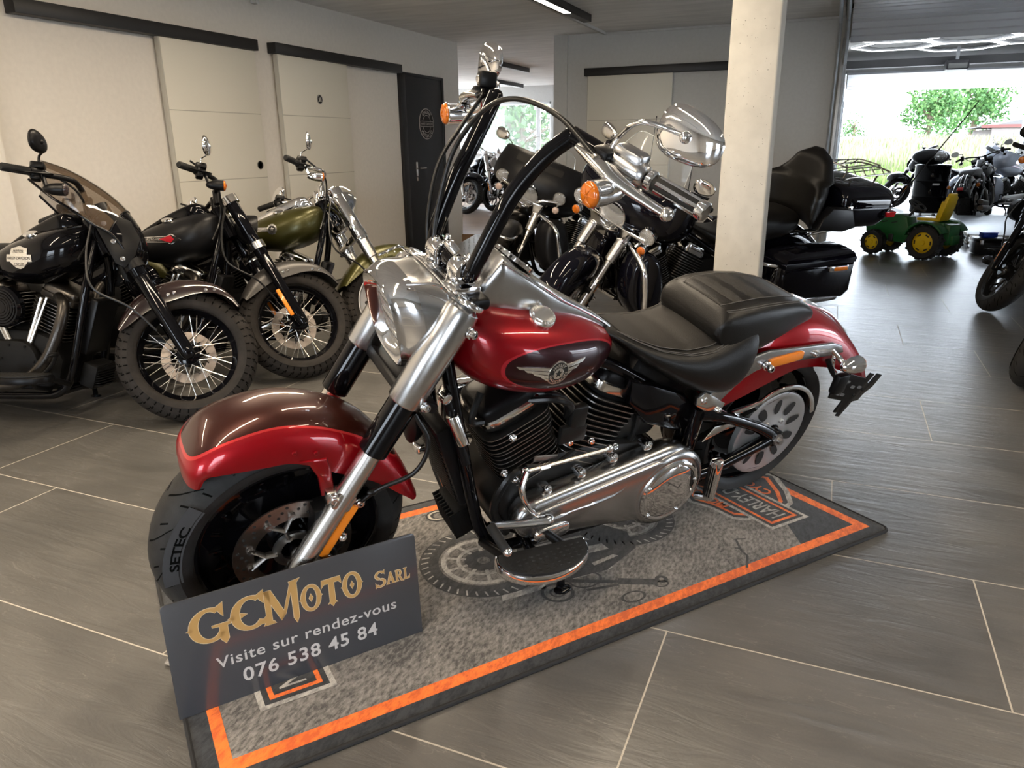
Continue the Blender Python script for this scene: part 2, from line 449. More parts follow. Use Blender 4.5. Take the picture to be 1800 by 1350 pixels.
def solid_wheel(root, nm, c, R, wd, rimr, m, xf, tyre_mat, style, tread='sport', lip=None):
    """style: 'dish' closed black disc, 'holes' silver disc with round holes, 'cast' forked spokes"""
    mb = MB(); t = wd * .40
    mb.lathe([(-t, rimr + .010), (-t, rimr - .006), (-t * .8, rimr - .014), (-t * .3, rimr - .022), (t * .3, rimr - .022), (t * .8, rimr - .014), (t, rimr - .006), (t, rimr + .010)],
             (c[0], 0, c[2]), AXY, 72, closed_prof=True)
    mb.lathe([(-.07, .02), (-.07, .045), (-.05, .055), (.05, .055), (.07, .045), (.07, .02)], (c[0], 0, c[2]), AXY, 28)
    mb.cyl((c[0], -.13, c[2]), (c[0], .13, c[2]), .014)
    if style == 'dish':
        for s in (1, -1):
            mb.lathe([(s * t * .72, rimr - .012), (s * t * .45, rimr - .05), (s * t * .25, rimr * .6), (s * t * .42, .05), (s * t * .2, .05), (s * t * .1, rimr - .05)], (c[0], 0, c[2]), AXY, 64, closed_prof=True)
            for i in range(20):
                a = 2 * PI * i / 20
                mb.box((c[0] + (rimr - .045) * math.cos(a), s * t * .46, c[2] + (rimr - .045) * math.sin(a)), (.05, .01, .012),
                       [[math.cos(a), 0, -math.sin(a)], [0, 1, 0], [math.sin(a), 0, math.cos(a)]], .003)
    elif style == 'holes':
        for s in (1, -1):
            mb.lathe([(s * t * .70, rimr - .008), (s * t * .62, rimr - .04), (s * t * .5, .07), (s * t * .38, .07), (s * t * .45, rimr - .04)], (c[0], 0, c[2]), AXY, 64, closed_prof=True)
    else:
        for i in range(9):
            a = 2 * PI * i / 9
            for da in (-.13, .13):
                p = (c[0] + .045 * math.cos(a), .018, c[2] + .045 * math.sin(a)); pm = (c[0] + rimr * .55 * math.cos(a + da * .5), .022, c[2] + rimr * .55 * math.sin(a + da * .5))
                q = (c[0] + (rimr - .012) * math.cos(a + da * 1.6), .02, c[2] + (rimr - .012) * math.sin(a + da * 1.6))
                mb.tube([p, pm, q], [.010, .008, .009], 8, smooth=8)
    wh = mb.build(nm, m, root, xf)
    if style == 'holes':
        hb = MB()
        for s in (1, -1):
            for i in range(20):
                a = 2 * PI * i / 20; rr = rimr - .06
                hb.cyl((c[0] + rr * math.cos(a), s * t * .60, c[2] + rr * math.sin(a)), (c[0] + rr * math.cos(a), s * t * .615, c[2] + rr * math.sin(a)), .013, 14)
        hb.build('wheel_hole', HOLE, wh, xf)
    if lip:
        lb = MB()
        for s in (1, -1): lb.lathe([(s * t * 1.01, rimr + .006), (s * t * 1.01, rimr - .004), (s * t * .97, rimr - .004), (s * t * .97, rimr + .006)], (c[0], 0, c[2]), AXY, 64, closed_prof=True)
        lb.build('rim_lip', lip, wh, xf)
    tb = MB(); tyre(tb, c, R, wd, rimr + .004); tb.mi = 1; treads(tb, c, R, wd, tread, 30 if tread == 'sport' else 46); tb.build('tyre', [tyre_mat, GROOVE], wh, xf)
    return wh

def fender(mb, crest, edge, hw, n=48, k=17, box=2.6, thick=.003, tip=None):
    """sheet mudguard: crest line (y=0) and side edge (y=hw) as x,z paths; superelliptic section"""
    C = cr([(x, 0, z) for x, z in crest], n); E = cr([(x, 0, z) for x, z in edge], n)
    H = np.interp(np.linspace(0, 1, n), np.linspace(0, 1, len(hw)), hw) if hasattr(hw, '__len__') else np.full(n, hw)
    outer, inner = [], []
    for i in range(n):
        ro, ri = [], []
        for j in range(k):
            t = -1 + 2 * j / (k - 1); a = abs(t) * PI / 2
            y = H[i] * math.copysign(math.sin(a) ** (2 / box), t); s = 1 - max(math.cos(a), 0) ** (2 / box)
            p = C[i] * (1 - s) + E[i] * s; p[1] = y; ro.append(p)
            q = p.copy(); q[1] *= (1 - thick / H[i]); q += (unit(E[i] - C[i])) * thick * (1 - s); ri.append(q)
        outer.append(ro); inner.append(ri)
    R = [o + i[::-1] for o, i in zip(outer, inner)]
    mb.rings(R, True, True)
    return outer
def bullet_signal(parent, c, fwd, r, L, xf, body=CHROME, lens=AMBER, name='turn_signal'):
    c = np.array(c, float); f = unit(fwd); mb = MB()
    mb.lathe([(-L, r * .12), (-L * .97, r * .32), (-L * .85, r * .60), (-L * .6, r * .86), (-L * .3, r * .98), (0, r), (.004, r * 1.03), (.007, r * .97)], c, f, 28)
    o = mb.build(name, body, parent, xf)
    lb = MB(); lb.lathe([(.004, r * .96), (.008, r * .97), (.012, r * .9), (.015, r * .7), (.017, r * .4), (.018, r * .05)], c, f, 28)
    for a in (0, PI / 3, 2 * PI / 3):
        u, v, _ = frame(f); d = math.cos(a) * u + math.sin(a) * v
        lb.tube([c + f * .0165 - d * r * .85 - f * .004, c + f * .0195, c + f * .0165 + d * r * .85 - f * .004], .0016, 5)
    lb.build('lens', lens, o, xf)
    return o
def bolt(mb, p, ax, r=.008, h=.008, mi=None):
    p = np.array(p, float); ax = unit(ax)
    mb.lathe([(0, r * 1.25), (h * .25, r * 1.25), (h * .3, r), (h * .85, r), (h, r * .8), (h, r * .45), (h * .6, r * .4)], p, ax, 12, mi=mi)

TANK = [(1.262, .050, .900, .800), (1.245, .100, .925, .768), (1.20, .145, .936, .725), (1.13, .172, .930, .690), (1.04, .178, .910, .664), (.95, .168, .884, .655),
        (.86, .143, .852, .664), (.79, .105, .818, .690), (.745, .062, .790, .715), (.722, .020, .770, .742)]
def tank_sec(x):
    T = np.array(TANK[::-1]); return [np.interp(x, T[:, 0], T[:, i]) for i in (1, 2, 3)]
def tank_y(x, z, n=2.35):
    w_, t, b = tank_sec(x); q = abs((z - (t + b) / 2) / ((t - b) / 2)); return w_ * max(1 - min(q, .999) ** n, 0) ** (1 / n)
def tank_mesh(mb):
    S = cr(TANK, 46); R = []
    for x, w_, t, b in S: R.append([(x, p, q) for p, q in supell(max(w_, .004), (t - b) / 2, 2.35, 44, (0, (t + b) / 2))])
    mb.rings(R)
def loft_top(mb, secs, n=2.6, k=36, m=40):
    """secs: x, half width, top z, bottom z"""
    S = cr(secs, m); R = []
    for x, w_, t, b in S: R.append([(x, p, q) for p, q in supell(max(w_, .003), max((t - b) / 2, .003), n, k, (0, (t + b) / 2))])
    mb.rings(R); return S
def cylinder(root, base, ax, cover_mat, fin_mat=None, n=13, edge=FINEDGE, top_mat=None):
    base = np.array(base, float); ax = unit(ax); U = unit(np.cross((0, 1, 0), ax)); V = np.array([0, 1.0, 0]); mb = MB()
    def plate(t0, t1, a, b, mi):
        P = supell(a, b, 5, 28)
        for (tt0, tt1, sc, m_) in ((t0, t1, 1.0, 0),):
            o = len(mb.v); R = [[base + ax * t + U * p + V * q for p, q in P] for t in (tt0, tt1)]
            k = len(P)
            mb.add(R[0] + R[1], [(j, (j + 1) % k, k + (j + 1) % k, k + j) for j in range(k)], 1)
            mb.add(R[0], [tuple(range(k - 1, -1, -1))], 0); mb.add(R[1], [tuple(range(k))], 0)
    for i in range(n):
        t = .03 + i * .0175
        g = 1.0 if i < n - 4 else 1.05
        plate(t, t + .0034, .104 * g, .098 * g, 0)
    P = supell(.082, .08, 3, 24)
    mb.rings([[base + ax * t + U * p + V * q for p, q in P] for t in (0, .03 + n * .0175)], mi=0)
    o = mb.build('cylinder', [CRINKLE if fin_mat is None else fin_mat, edge], root)
    rb = MB(); t = .03 + n * .0175
    P0 = supell(.098, .085, 5, 28)
    rings = [[base + ax * (t + dt) + U * p * s + V * q * s for p, q in P0] for dt, s in ((-.002, .97), (.004, 1.0), (.028, 1.0), (.032, .94), (.036, .94), (.056, .93), (.066, .86), (.071, .72))]
    rb.rings(rings[:4], caps=False); rb.rings([[p for p in rings[3]]] + rings[4:], mi=1)
    for p in (-.8, .8):
        for q in (-.75, .75): bolt(rb, base + ax * (t + .056) + U * .098 * p * .9 + V * .085 * q * .9, ax, .007, .01)
    rb.build('rocker_cover', [cover_mat, top_mat or cover_mat], o)
    return o
def flat_part(mb, poly, y0, y1, bevel=.002, mi=None):
    """polygon in bike x,z extruded across y"""
    mb.prism([(x, z) for x, z in poly], (0, 0, 0), (1, 0, 0), (0, 0, 1), -y1, -y0, bevel, mi)
def mirror_part(root, c, nrm, wd, ht, stem, m, xf, stem_mat=None, shape=3.0, roll=0.0):
    c = np.array(c, float); n_ = unit(nrm); u = unit(np.cross((0, 0, 1), n_)); v = np.cross(n_, u)
    u, v = u * math.cos(roll) + v * math.sin(roll), v * math.cos(roll) - u * math.sin(roll); mb = MB()
    P = supell(1, 1, shape, 32)
    P = [(p * (1.0 + .0 * q), q * (1 - .16 * p)) for p, q in P]
    R = [[c + n_ * d + u * p * wd / 2 * s + v * q * ht / 2 * s for p, q in P] for d, s in ((-.004, .96), (0, 1), (.006, .99), (.012, .90), (.016, .72), (.0185, .45), (.0195, .1))]
    mb.rings(R)
    o = mb.build('mirror', m, root, xf)
    gb = MB(); gb.rings([[c - n_ * .0045 + u * p * wd / 2 * s + v * q * ht / 2 * s for p, q in P] for s in (.93, .05)], caps=False); gb.build('mirror_glass', CHROME, o, xf)
    sb = MB(); sb.tube(stem, .0052, 10, smooth=14); sb.ell(stem[-1], (.012, .012, .012)); sb.build('mirror_stem', stem_mat or m, o, xf)
    return o
FCREST = [(1.896, .575), (1.893, .625), (1.850, .685), (1.785, .715), (1.700, .727), (1.620, .716), (1.545, .688), (1.470, .640), (1.400, .555), (1.350, .465), (1.325, .400)]
FEDGE = [(1.868, .575), (1.850, .612), (1.800, .618), (1.731, .619), (1.675, .617), (1.625, .596), (1.575, .565), (1.510, .530), (1.452, .492), (1.395, .440), (1.350, .395)]
def front_fender(root, xf, paint, trim=None):
    mb = MB(); R = fender(mb, FCREST, FEDGE, [.085, .105, .112, .115, .115, .115, .115, .115, .115, .112, .10], 64, 29, 2.5)
    o = mb.build('front_fender', paint, root, xf, sharp=50)
    bb = MB()
    for s in (1, -1):
        for x, z in ((1.665, .645), (1.615, .632)): bolt(bb, (x, s * .1145, z), (0, s, 0), .005, .004)
    build_each(bb, 'fender_bolt', paint if trim is None else trim, o, xf)
    mb = MB()
    for s in (1, -1):
        mb.prism([(1.655, .618), (1.590, .612), (1.578, .57), (1.570, .505), (1.602, .498), (1.612, .56), (1.632, .60)], (0, s * .113, 0), (1, 0, 0), (0, 0, 1), -.007, .007, .006)
    build_lr(mb, 'fender_bracket', paint, o, xf)
    mb = MB()
    for s in (1, -1):
        mb.box(fork_pt(.20, s * .128, .012), (.055, .03, .04), None, .006)
        bolt(mb, fork_pt(.20, s * .150, .022), (.4, s, 0), .011, .012); bolt(mb, fork_pt(.20, s * .140, -.052), (0, s, 0), .011, .012)
    build_lr(mb, 'fender_mount', ALU, o, xf)
    return o
def fork(root, xf, y=.142, slider=ALU, cover=GLOSS, upper=SATIN, d1=.345, d2=.492, d3=.760, refl=True, ru=.043, caliper=True, rs=.0265):
    for s in (1, -1):
        a = lambda d, o_=0: fork_pt(d, s * y, o_)
        mb = MB(); mb.tube([a(-.035), a(-.03), a(.0), a(.06), a(.12), a(.30), a(d1 + .01)], [.020, .026, max(.029, rs), max(.028, rs), rs, rs, rs], 24)
        mb.cyl(np.array([1.66, s * (y - .035), .325]), np.array([1.66, s * (y + .014), .325]), .022, 20, bevel=.004)
        mb.box(a(.20, .0), (.05, .045, .05), Matrix.Rotation(-RAKE, 3, 'Y'), .008)
        leg = mb.build('fork_leg', slider, root, xf)
        mb = MB(); mb.tube([a(d1 - .002), a(d1), a(d1 + .003), a(d2 - .003), a(d2), a(d2 + .002)], [.030, .034, .0365, .0375, .0375, .03] if rs < .03 else [rs, rs + .002, rs + .004, rs + .004, rs + .004, rs], 28); mb.build('fork_cover', cover, leg, xf)
        if upper:
            mb = MB(); mb.tube([a(d2 - .001), a(d2), a(d2 + .004), a(d3 - .02), a(d3 - .006), a(d3)], [.036, .0405, ru, ru, ru - .003, ru - .014], 28)
            up = mb.build('fork_upper_cover', upper, leg, xf)
            bb = MB(); bolt(bb, a(d2 + .016, -.026) + np.array([-.004, s * .035, 0]), (-.5, s, 0), .010, .016); bolt(bb, a(d3 - .045, -.022) + np.array([-.004, s * .036, 0]), (-.5, s, 0), .011, .018); build_each(bb, 'fork_bolt', CHROME, up, xf)
        if refl:
            rb = MB(); R_ = np.stack([FPERP, np.array([0, 1.0, 0]), SDIR], 1)
            rb.box(fork_pt(.115, s * (y + .012), -.033), (.026, .014, .165), R_, .006); rb.build('reflector', REFLECT, leg, xf)
        if caliper and s > 0:
            cb = MB(); cb.prism([(-.11, -.02), (-.05, -.045), (-.03, .02), (-.035, .12), (-.09, .13), (-.125, .06)], (1.66, s * .105, .345), (1, 0, 0), (0, 0, 1), -.028, .028, .008)
            cb.ell((1.575, s * .135, .385), (.026, .012, .04)); cb.ell((1.59, s * .135, .315), (.022, .012, .03))
            bolt(cb, fork_pt(.10, s * .15, -.055), (0, s, 0), .010, .012, 1); bolt(cb, fork_pt(.03, s * .15, -.055), (0, s, 0), .010, .012, 1)
            cb.build('brake_caliper', [BLACK, CHROME], leg, xf)
def nacelle(root, xf, m=SATIN):
    S = [(1.412, .900, .100, .112, .24), (1.395, .900, .110, .122, .24), (1.37, .905, .126, .124, .20), (1.335, .915, .140, .108, .10), (1.305, .930, .148, .086, 0), (1.275, .942, .150, .066, 0), (1.25, .945, .148, .05, 0)]
    S2 = cr(S, 26); R = []
    for x, z, a, b, k in S2: R.append([(x + k * q, p, z + q) for p, q in supell(a, b, 3.0, 56)])
    mb = MB(); mb.rings(R[7:]); bzr = R[:8]
    o = mb.build('headlight_nacelle', m, root, xf, sharp=60)
    bz = MB(); prof = []
    for d, s in ((.002, 1.0), (.006, .985), (.006, .96), (-.004, .86), (-.016, .78), (-.020, .75)):
        prof.append([(1.414 + d + .24 * q * s, p * s, .900 + q * s) for p, q in supell(.100, .112, 3.0, 56)])
    bz.rings(bzr[::-1] + prof, caps=False)
    bz.build('headlight_bezel', CHROME, o, xf)
    lb = MB()
    lb.rings([[(1.414 + d + .24 * q * s, p * s, .900 + q * s) for p, q in supell(.100, .112, 3.0, 56)] for d, s in ((-.022, .76), (-.03, .6), (-.034, .1))])
    for z in (-.045, 0, .045):
        lb.tube([(1.385 + .24 * z, -.06, .90 + z), (1.39 + .24 * z, 0, .90 + z), (1.385 + .24 * z, .06, .90 + z)], .012, 10, smooth=8, mi=1)
    lb.build('headlight_reflector', [STEEL, LED], o, xf)
    gb = MB(); gb.rings([[(1.414 + d + .24 * q * s, p * s, .900 + q * s) for p, q in supell(.100, .112, 3.0, 56)] for d, s in ((-.018, .77), (-.010, .6), (-.006, .4), (-.005, .05))]); gb.build('headlight_lens', GLASS, o, xf)
    tb = MB()
    for s in (1, -1): tb.cyl((1.268, s * .142, .982), (1.262, s * .142, .993), .034, 28, bevel=.004)
    tb.tube([(1.40, .085, 1.024), (1.34, .112, 1.03), (1.305, .138, 1.005), (1.265, .158, .975)], .0035, 8, smooth=14)
    tb.tube([(1.40, -.085, 1.024), (1.34, -.112, 1.03), (1.305, -.138, 1.005), (1.265, -.158, .975)], .0035, 8, smooth=14)
    tb.tube([(1.305, -.138, 1.008), (1.31, -.05, 1.02), (1.31, .05, 1.02), (1.305, .138, 1.008)], .0035, 8, smooth=14)
    tb.build('nacelle_trim', CHROME, o, xf)
    return o
def frame_parts(root, m=GLOSS, down=True):
    mb = MB()
    mb.cyl((1.235, 0, .96), (1.315, 0, .80), .038, 20)
    for s in (1, -1):
        mb.tube([(1.275, s * .03, .86), (1.245, s * .085, .66), (1.185, s * .105, .40), (1.13, s * .11, .22), (1.07, s * .115, .145), (.95, s * .12, .125), (.55, s * .12, .125), (.42, s * .11, .20), (.40, s * .10, .45)], .019, 14, smooth=40)
        mb.tube([(1.25, s * .03, .90), (1.0, s * .06, .80), (.75, s * .08, .70), (.45, s * .10, .52)], .020, 12, smooth=20)
    mb.tube([(1.07, -.115, .145), (1.07, .115, .145)], .017, 12); mb.tube([(1.2, -.10, .45), (1.2, .10, .45)], .014, 10); mb.tube([(.45, -.11, .16), (.45, .11, .16)], .018, 12)
    f = mb.build('frame', m, root)
    mb = MB()
    for s in (1, -1):
        mb.tube([(.40, s * .155, .50), (.30, s * .165, .475), (.10, s * .165, .385), (0, s * .165, .3245)], [.022, .022, .020, .026], 12, smooth=16)
        mb.tube([(.40, s * .155, .24), (.28, s * .165, .25), (.10, s * .165, .29), (0, s * .165, .3245)], [.024, .022, .020, .026], 12, smooth=16)
        mb.cyl((0, s * .135, .3245), (0, s * .185, .3245), .034, 20, bevel=.004)
        mb.tube([(.40, s * .145, .52), (.39, s * .14, .24)], .024, 12)
    mb.tube([(.40, -.145, .25), (.40, .145, .25)], .03, 12)
    sw = mb.build('swingarm', m, root)
    mb = MB()
    for s in (1, -1):
        mb.cyl((0, s * .185, .3245), (0, s * .196, .3245), .022, 6); mb.cyl((0, s * .196, .3245), (0, s * .208, .3245), .011, 14)
    build_lr(mb, 'axle_nut', STEEL, sw)
    return f
def engine(root, rocker=POLISH, primary=SATIN, prim2=CHROME, case=CRINKLE, full=True, aircl=True, fins=13, rtop=None):
    mb = MB()
    mb.prism([(1.07, .20), (1.10, .30), (1.06, .40), (.95, .445), (.79, .445), (.66, .42), (.55, .40), (.50, .30), (.52, .17), (.70, .15), (1.0, .15)], (0, 0, 0), (1, 0, 0), (0, 0, 1), -.115, .115, .02)
    mb.ell((.90, 0, .42), (.13, .10, .06))
    mb.box((.60, 0, .47), (.20, .18, .14), None, .03)
    cc = mb.build('crankcase', case, root)
    a = rad(24)
    cylinder(root, (.955, .02, .36), (math.sin(a), 0, math.cos(a)), rocker, n=fins, top_mat=rtop)
    cylinder(root, (.815, .02, .36), (-math.sin(a), 0, math.cos(a)), rocker, n=fins, top_mat=rtop)
    # left: primary cover
    mb = MB()
    P = hull2((.515, .272), .142, (.985, .272), .072)
    mb.prism(P, (0, .115, 0), (1, 0, 0), (0, 0, 1), -.075, 0, .020)
    mb.prism(hull2((.565, .266), .115, (.965, .272), .047), (0, .19, 0), (1, 0, 0), (0, 0, 1), -.010, .004, .006)
    mb.lathe([(-.03, .150), (.0, .150), (.012, .140), (.018, .126), (.016, .118)], (.490, .185, .250), (0, 1, 0), 56)
    mb.tube([(.60, .190, .365), (.66, .19, .345), (.72, .193, .300), (.95, .195, .275)], .009, 8, smooth=16)
    mb.tube([(.70, .19, .355), (.93, .188, .322)], .008, 8)
    pc = mb.build('primary_cover', primary, root, sharp=45)
    db = MB()
    db.lathe([(0, .117), (.006, .117), (.010, .112), (.009, .104), (.008, .102), (.011, .098), (.014, .06), (.0145, .005)], (.490, .201, .250), (0, 1, 0), 56)
    for i in range(5):
        q = 2 * PI * i / 5 + .4; bolt(db, (.490 + .105 * math.cos(q), .209, .250 + .105 * math.sin(q)), (0, 1, 0), .005, .006)
    db.build('derby_cover', prim2, pc)
    ib = MB(); ib.prism(supell(.062, .027, 3, 32), (.935, .193, .222), (1, 0, -.06), (.06, 0, 1), -.016, .004, .010); ib.build('inspection_cover', prim2, pc)
    for x, z in ((.955, .358), (.84, .388), (.73, .415), (.60, .428)):
        tb = MB(); tb.box((x, .150, z), (.030, .045, .022), None, .007); bolt(tb, (x, .165, z + .008), (0, .6, .8), .009, .014); tb.build('cover_bolt', prim2, pc)
    if full:
        hb = MB()
        for y0 in (0, .028):
            hb.tube([(1.03, .06 + y0, .64), (.96, .10 + y0, .655), (.90, .10 + y0, .62), (.885, .10, .56)], .010, 8, smooth=12)
        hb.tube([(1.16, .09, .60), (1.20, .10, .62), (1.17, .08, .69)], .010, 8, smooth=10); hb.tube([(.70, .08, .60), (.62, .1, .54), (.60, .09, .42), (.66, .10, .36)], .012, 8, smooth=12)
        hb.box((.865, .12, .575), (.055, .03, .075), None, .008); hb.box((.875, .125, .52), (.09, .02, .06), None, .006)
        hb.tube([(.98, .10, .40), (1.07, .13, .42), (1.10, .12, .30), (1.05, .13, .20)], .013, 8, smooth=14); hb.tube([(1.02, .13, .44), (.93, .14, .43), (.86, .135, .46)], .008, 8, smooth=14)
        build_each(hb, 'wiring_hose', CABLE, cc)
        bb = MB()
        for x, z in ((1.08, .555), (.88, .49), (.80, .475), (1.05, .40), (1.09, .435), (.70, .43)): bolt(bb, (x, .125, z), (0, 1, 0), .009, .012)
        build_each(bb, 'engine_bolt', CHROME, cc)
        pb = MB(); pb.box((.955, .128, .452), (.085, .006, .022), [[.98, 0, -.17], [0, 1, 0], [.17, 0, .98]], .004); pb.build('engine_plate', STEEL, cc)
        vb = MB(); vb.lathe([(0, .012), (.006, .026), (.03, .026), (.034, .020), (.05, .020), (.056, .012)], (.665, .10, .60), (0, .3, 1), 18); vb.build('breather_cap', CHROME, cc)
    # right: cam cover, air cleaner
    mb = MB(); mb.prism(hull2((.90, .30), .10, (.74, .34), .06), (0, -.115, 0), (1, 0, 0), (0, 0, 1), 0, .045, .014)
    for i in range(6): bolt(mb, (.90 + .085 * math.cos(i), -.160, .30 + .085 * math.sin(i)), (0, -1, 0), .006, .006)
    mb.build('cam_cover', case, root)
    pr = MB()
    for dx in (0, .03):
        pr.tube([(.93 + dx * .4, -.125, .37), (1.02 + dx, -.105, .60)], .009, 8); pr.tube([(.85 - dx * .4, -.125, .37), (.75 - dx, -.105, .60)], .009, 8)
    pr.build('pushrod_tube', SPOKE, root)
    if aircl:
        mb = MB(); mb.lathe([(0, .07), (.02, .095), (.05, .098), (.062, .088), (.066, .05), (.066, .01)], (.865, -.12, .56), (0, -1, 0), 40)
        for i in range(5): mb.lathe([(.0651, .028 + i * .012), (.068, .030 + i * .012), (.0651, .032 + i * .012)], (.865, -.12, .56), (0, -1, 0), 40, caps=False)
        mb.build('air_cleaner', GLOSS, root)
    return cc
def exhaust(root, m):
    mb = MB()
    mb.tube([(1.09, -.08, .60), (1.15, -.13, .565), (1.14, -.17, .45), (1.06, -.19, .30), (.92, -.20, .20), (.70, -.205, .175), (.45, -.21, .185)], .026, 14, smooth=40)
    mb.tube([(.66, -.08, .58), (.60, -.13, .52), (.58, -.17, .38), (.50, -.20, .26), (.36, -.21, .235)], .026, 14, smooth=26)
    e = mb.build('exhaust_pipe', m, root)
    mb = MB(); mb.tube([(.46, -.215, .185), (.42, -.22, .19), (-.28, -.24, .235), (-.30, -.241, .236)], [.03, .046, .046, .04], 18); mb.tube([(.36, -.215, .265), (.30, -.225, .275), (-.28, -.245, .33), (-.30, -.245, .331)], [.03, .042, .042, .036], 18)
    mb.build('muffler', m, e)
RCREST = [(.335, .520), (.300, .615), (.225, .700), (.12, .757), (0, .778), (-.12, .762), (-.26, .702), (-.38, .622), (-.475, .535), (-.520, .455), (-.525, .425)]
REDGE = [(.320, .470), (.275, .492), (.19, .515), (.09, .545), (-.03, .577), (-.12, .572), (-.22, .550), (-.32, .515), (-.42, .470), (-.49, .425), (-.515, .405)]
def rear_parts(root, paint, wheel_mat, style='dish', strut=SATIN, sig=CHROME, R=.3245, wd=.24, tyre_mat=RUBBER, siglens=AMBER, plate=False, seatlow=False, refl=True):
    mb = MB(); fender(mb, RCREST, REDGE, .137, 64, 29, 2.5); rf = mb.build('rear_fender', paint, root, sharp=50)
    if not plate:
        lb = MB(); lb.box((-.50, 0, .56), (.03, .09, .05), Matrix.Rotation(rad(35), 3, 'Y'), .01); build_lr(lb, 'tail_light', REDLENS, rf)
    rb = MB()
    for s in (1, -1):
        for y in (.028,): rb.tube([(-.10, s * y, .772), (-.26, s * y, .710), (-.38, s * y, .630), (-.47, s * y, .546)], .006, 8, smooth=16)
    build_lr(rb, 'fender_rail', CHROME, rf)
    for s in (1, -1):
        mb = MB()
        poly = [(.335, .505), (.395, .555), (.37, .578), (.285, .648), (.225, .680), (.16, .690), (-.16, .668), (-.215, .650), (-.235, .622), (-.16, .618), (.14, .632), (.20, .622), (.25, .600), (.315, .54)]
        flat_part(mb, poly, min(s * .140, s * .156), max(s * .140, s * .156), .005)
        st_ = mb.build('fender_strut', strut, root)
        pb = MB(); flat_part(pb, [(.445, .575), (.415, .592), (.31, .53), (.325, .488), (.36, .492), (.44, .545)], min(s * .150, s * .168), max(s * .150, s * .168), .005)
        bolt(pb, (.335, s * .166, .508), (0, s, 0), .010, .010); bolt(pb, (.415, s * .166, .562), (0, s, 0), .012, .008); pb.build('strut_bracket', POLISH if strut is SATIN else strut, st_)
        if refl:
            ab = MB(); ab.prism(supell(.078, .017, 6, 28), (.075, s * .160, .650), (1, 0, -.06), (.06, 0, 1), -.006, .006, .004); ab.build('reflector', REFLECT, st_)
        bb = MB(); bolt(bb, (.165, s * .158, .640), (0, s, 0), .013, .030); bolt(bb, (-.075, s * .156, .645), (0, s, 0), .010, .012); build_each(bb, 'strut_bolt', CHROME, st_)
        sb = MB(); sb.tube([(-.17, s * .150, .640), (-.20, s * .175, .610), (-.195, s * .20, .600)], .010, 10, smooth=8); sb.tube([(-.18, s * .155, .63), (-.19, s * .165, .57), (-.20, s * .18, .555)], .008, 8, smooth=8); sb.build('signal_stalk', sig, st_)
        bullet_signal(root, (-.262, s * .205, .597), (-1, 0, -.03), .030, .085, None, sig, siglens, 'rear_turn_signal')
    wh = solid_wheel(root, 'rear_wheel', (0, 0, R), R, wd, .235, wheel_mat, None, tyre_mat, style)
    # belt pulley and belt on the left, disc on the right
    mb = MB(); yy = .138
    mb.lathe([(-.010, .170), (.010, .170), (.013, .162), (.010, .150), (.006, .10), (.012, .060), (.016, .04), (-.008, .04), (-.006, .15)], (0, yy, R), AXY, 64, closed_prof=True)
    U_ = (1, 0, 0)
    for i in range(10):
        a = 2 * PI * i / 10 + .3; c_, s_ = math.cos(a), math.sin(a); P_ = supell(.030, .017 if i % 2 else .013, 2.6, 24)
        mb.rings([[(c_ * (.112 + p) - s_ * q, yy + .0105, R + s_ * (.112 + p) + c_ * q) for p, q in P_], [(c_ * (.112 + p * .9) - s_ * q * .9, yy + .0107, R + s_ * (.112 + p * .9) + c_ * q * .9) for p, q in P_]], mi=1)
        if i % 2: bolt(mb, (.060 * c_, yy + .012, R + .060 * s_), (0, 1, 0), .008, .01)
    mb.build('belt_pulley', [mat('pulley_silver', (.55, .55, .55), .42, .85), HOLE], wh)
    mb = MB(); pr, px, pz, pr2 = .170, .515, .275, .06
    path = [(pr * math.cos(a), yy, R + pr * math.sin(a)) for a in np.linspace(1.75, 2 * PI - 1.95, 30)] + [(px + pr2 * math.cos(a), yy, pz + pr2 * math.sin(a)) for a in np.linspace(-1.5, 1.5, 14)]
    Q = np.array(path); cen = Q.mean(0); R2 = []
    for p in Q: R2.append([p + np.array([0, -.012, 0]), p + np.array([0, .012, 0])])
    mb.rings(R2, closed=False, caps=False, loop=True); mb.build('drive_belt', GRIPR, wh)
    mb = MB()
    arc = [(.205 * math.cos(a), R + .205 * math.sin(a)) for a in np.linspace(2.85, .95, 22)]
    arc = arc + [(.25, .475), (.30, .475)]; inner = [(.25, .452)] + [(.188 * math.cos(a), R + .188 * math.sin(a)) for a in np.linspace(1.0, 2.85, 22)]
    flat_part(mb, arc + inner, yy + .008, yy + .022, .003); mb.build('belt_guard', CHROME if strut is SATIN else BLACK, root)
    brake_disc(wh, (0, 0, R), -.135, .15, None)
    if plate:
        mb = MB(); n_ = unit((-.25, .35, .15))
        U = unit((-.78, -.1, -.30)); V = unit(np.cross((.30, .95, 0), U)); o = np.array([-.205, .195, .525])
        mb.prism([(0, .0), (.05, .045), (.20, .045), (.20, .07), (.235, .07), (.235, .03), (.262, .03), (.262, .075), (.305, .075), (.31, .02), (.285, -.02), (.285, -.05), (.245, -.06), (.245, -.135), (.215, -.135), (.215, -.115), (.19, -.12), (.17, -.12), (.16, -.065), (.03, -.065), (.0, -.03)], o, U, V, -.003, .003, .001)
        for p, q in ((.07, .015), (.07, -.04), (.14, .0), (.20, .005), (.11, -.04)):
            mb.prism(supell(.018, .006, 4, 16), o + U * p + V * q, U, V, .0031, .0042, mi=1); mb.prism(supell(.018, .006, 4, 16), o + U * p + V * q, U, V, -.0042, -.0031, mi=1)
        mb.box(o + U * .02 + V * .0, (.06, .03, .08), None, .01); mb.tube([(-.17, .15, .60), (-.19, .17, .56), o + U * .03], .010, 8, smooth=8)
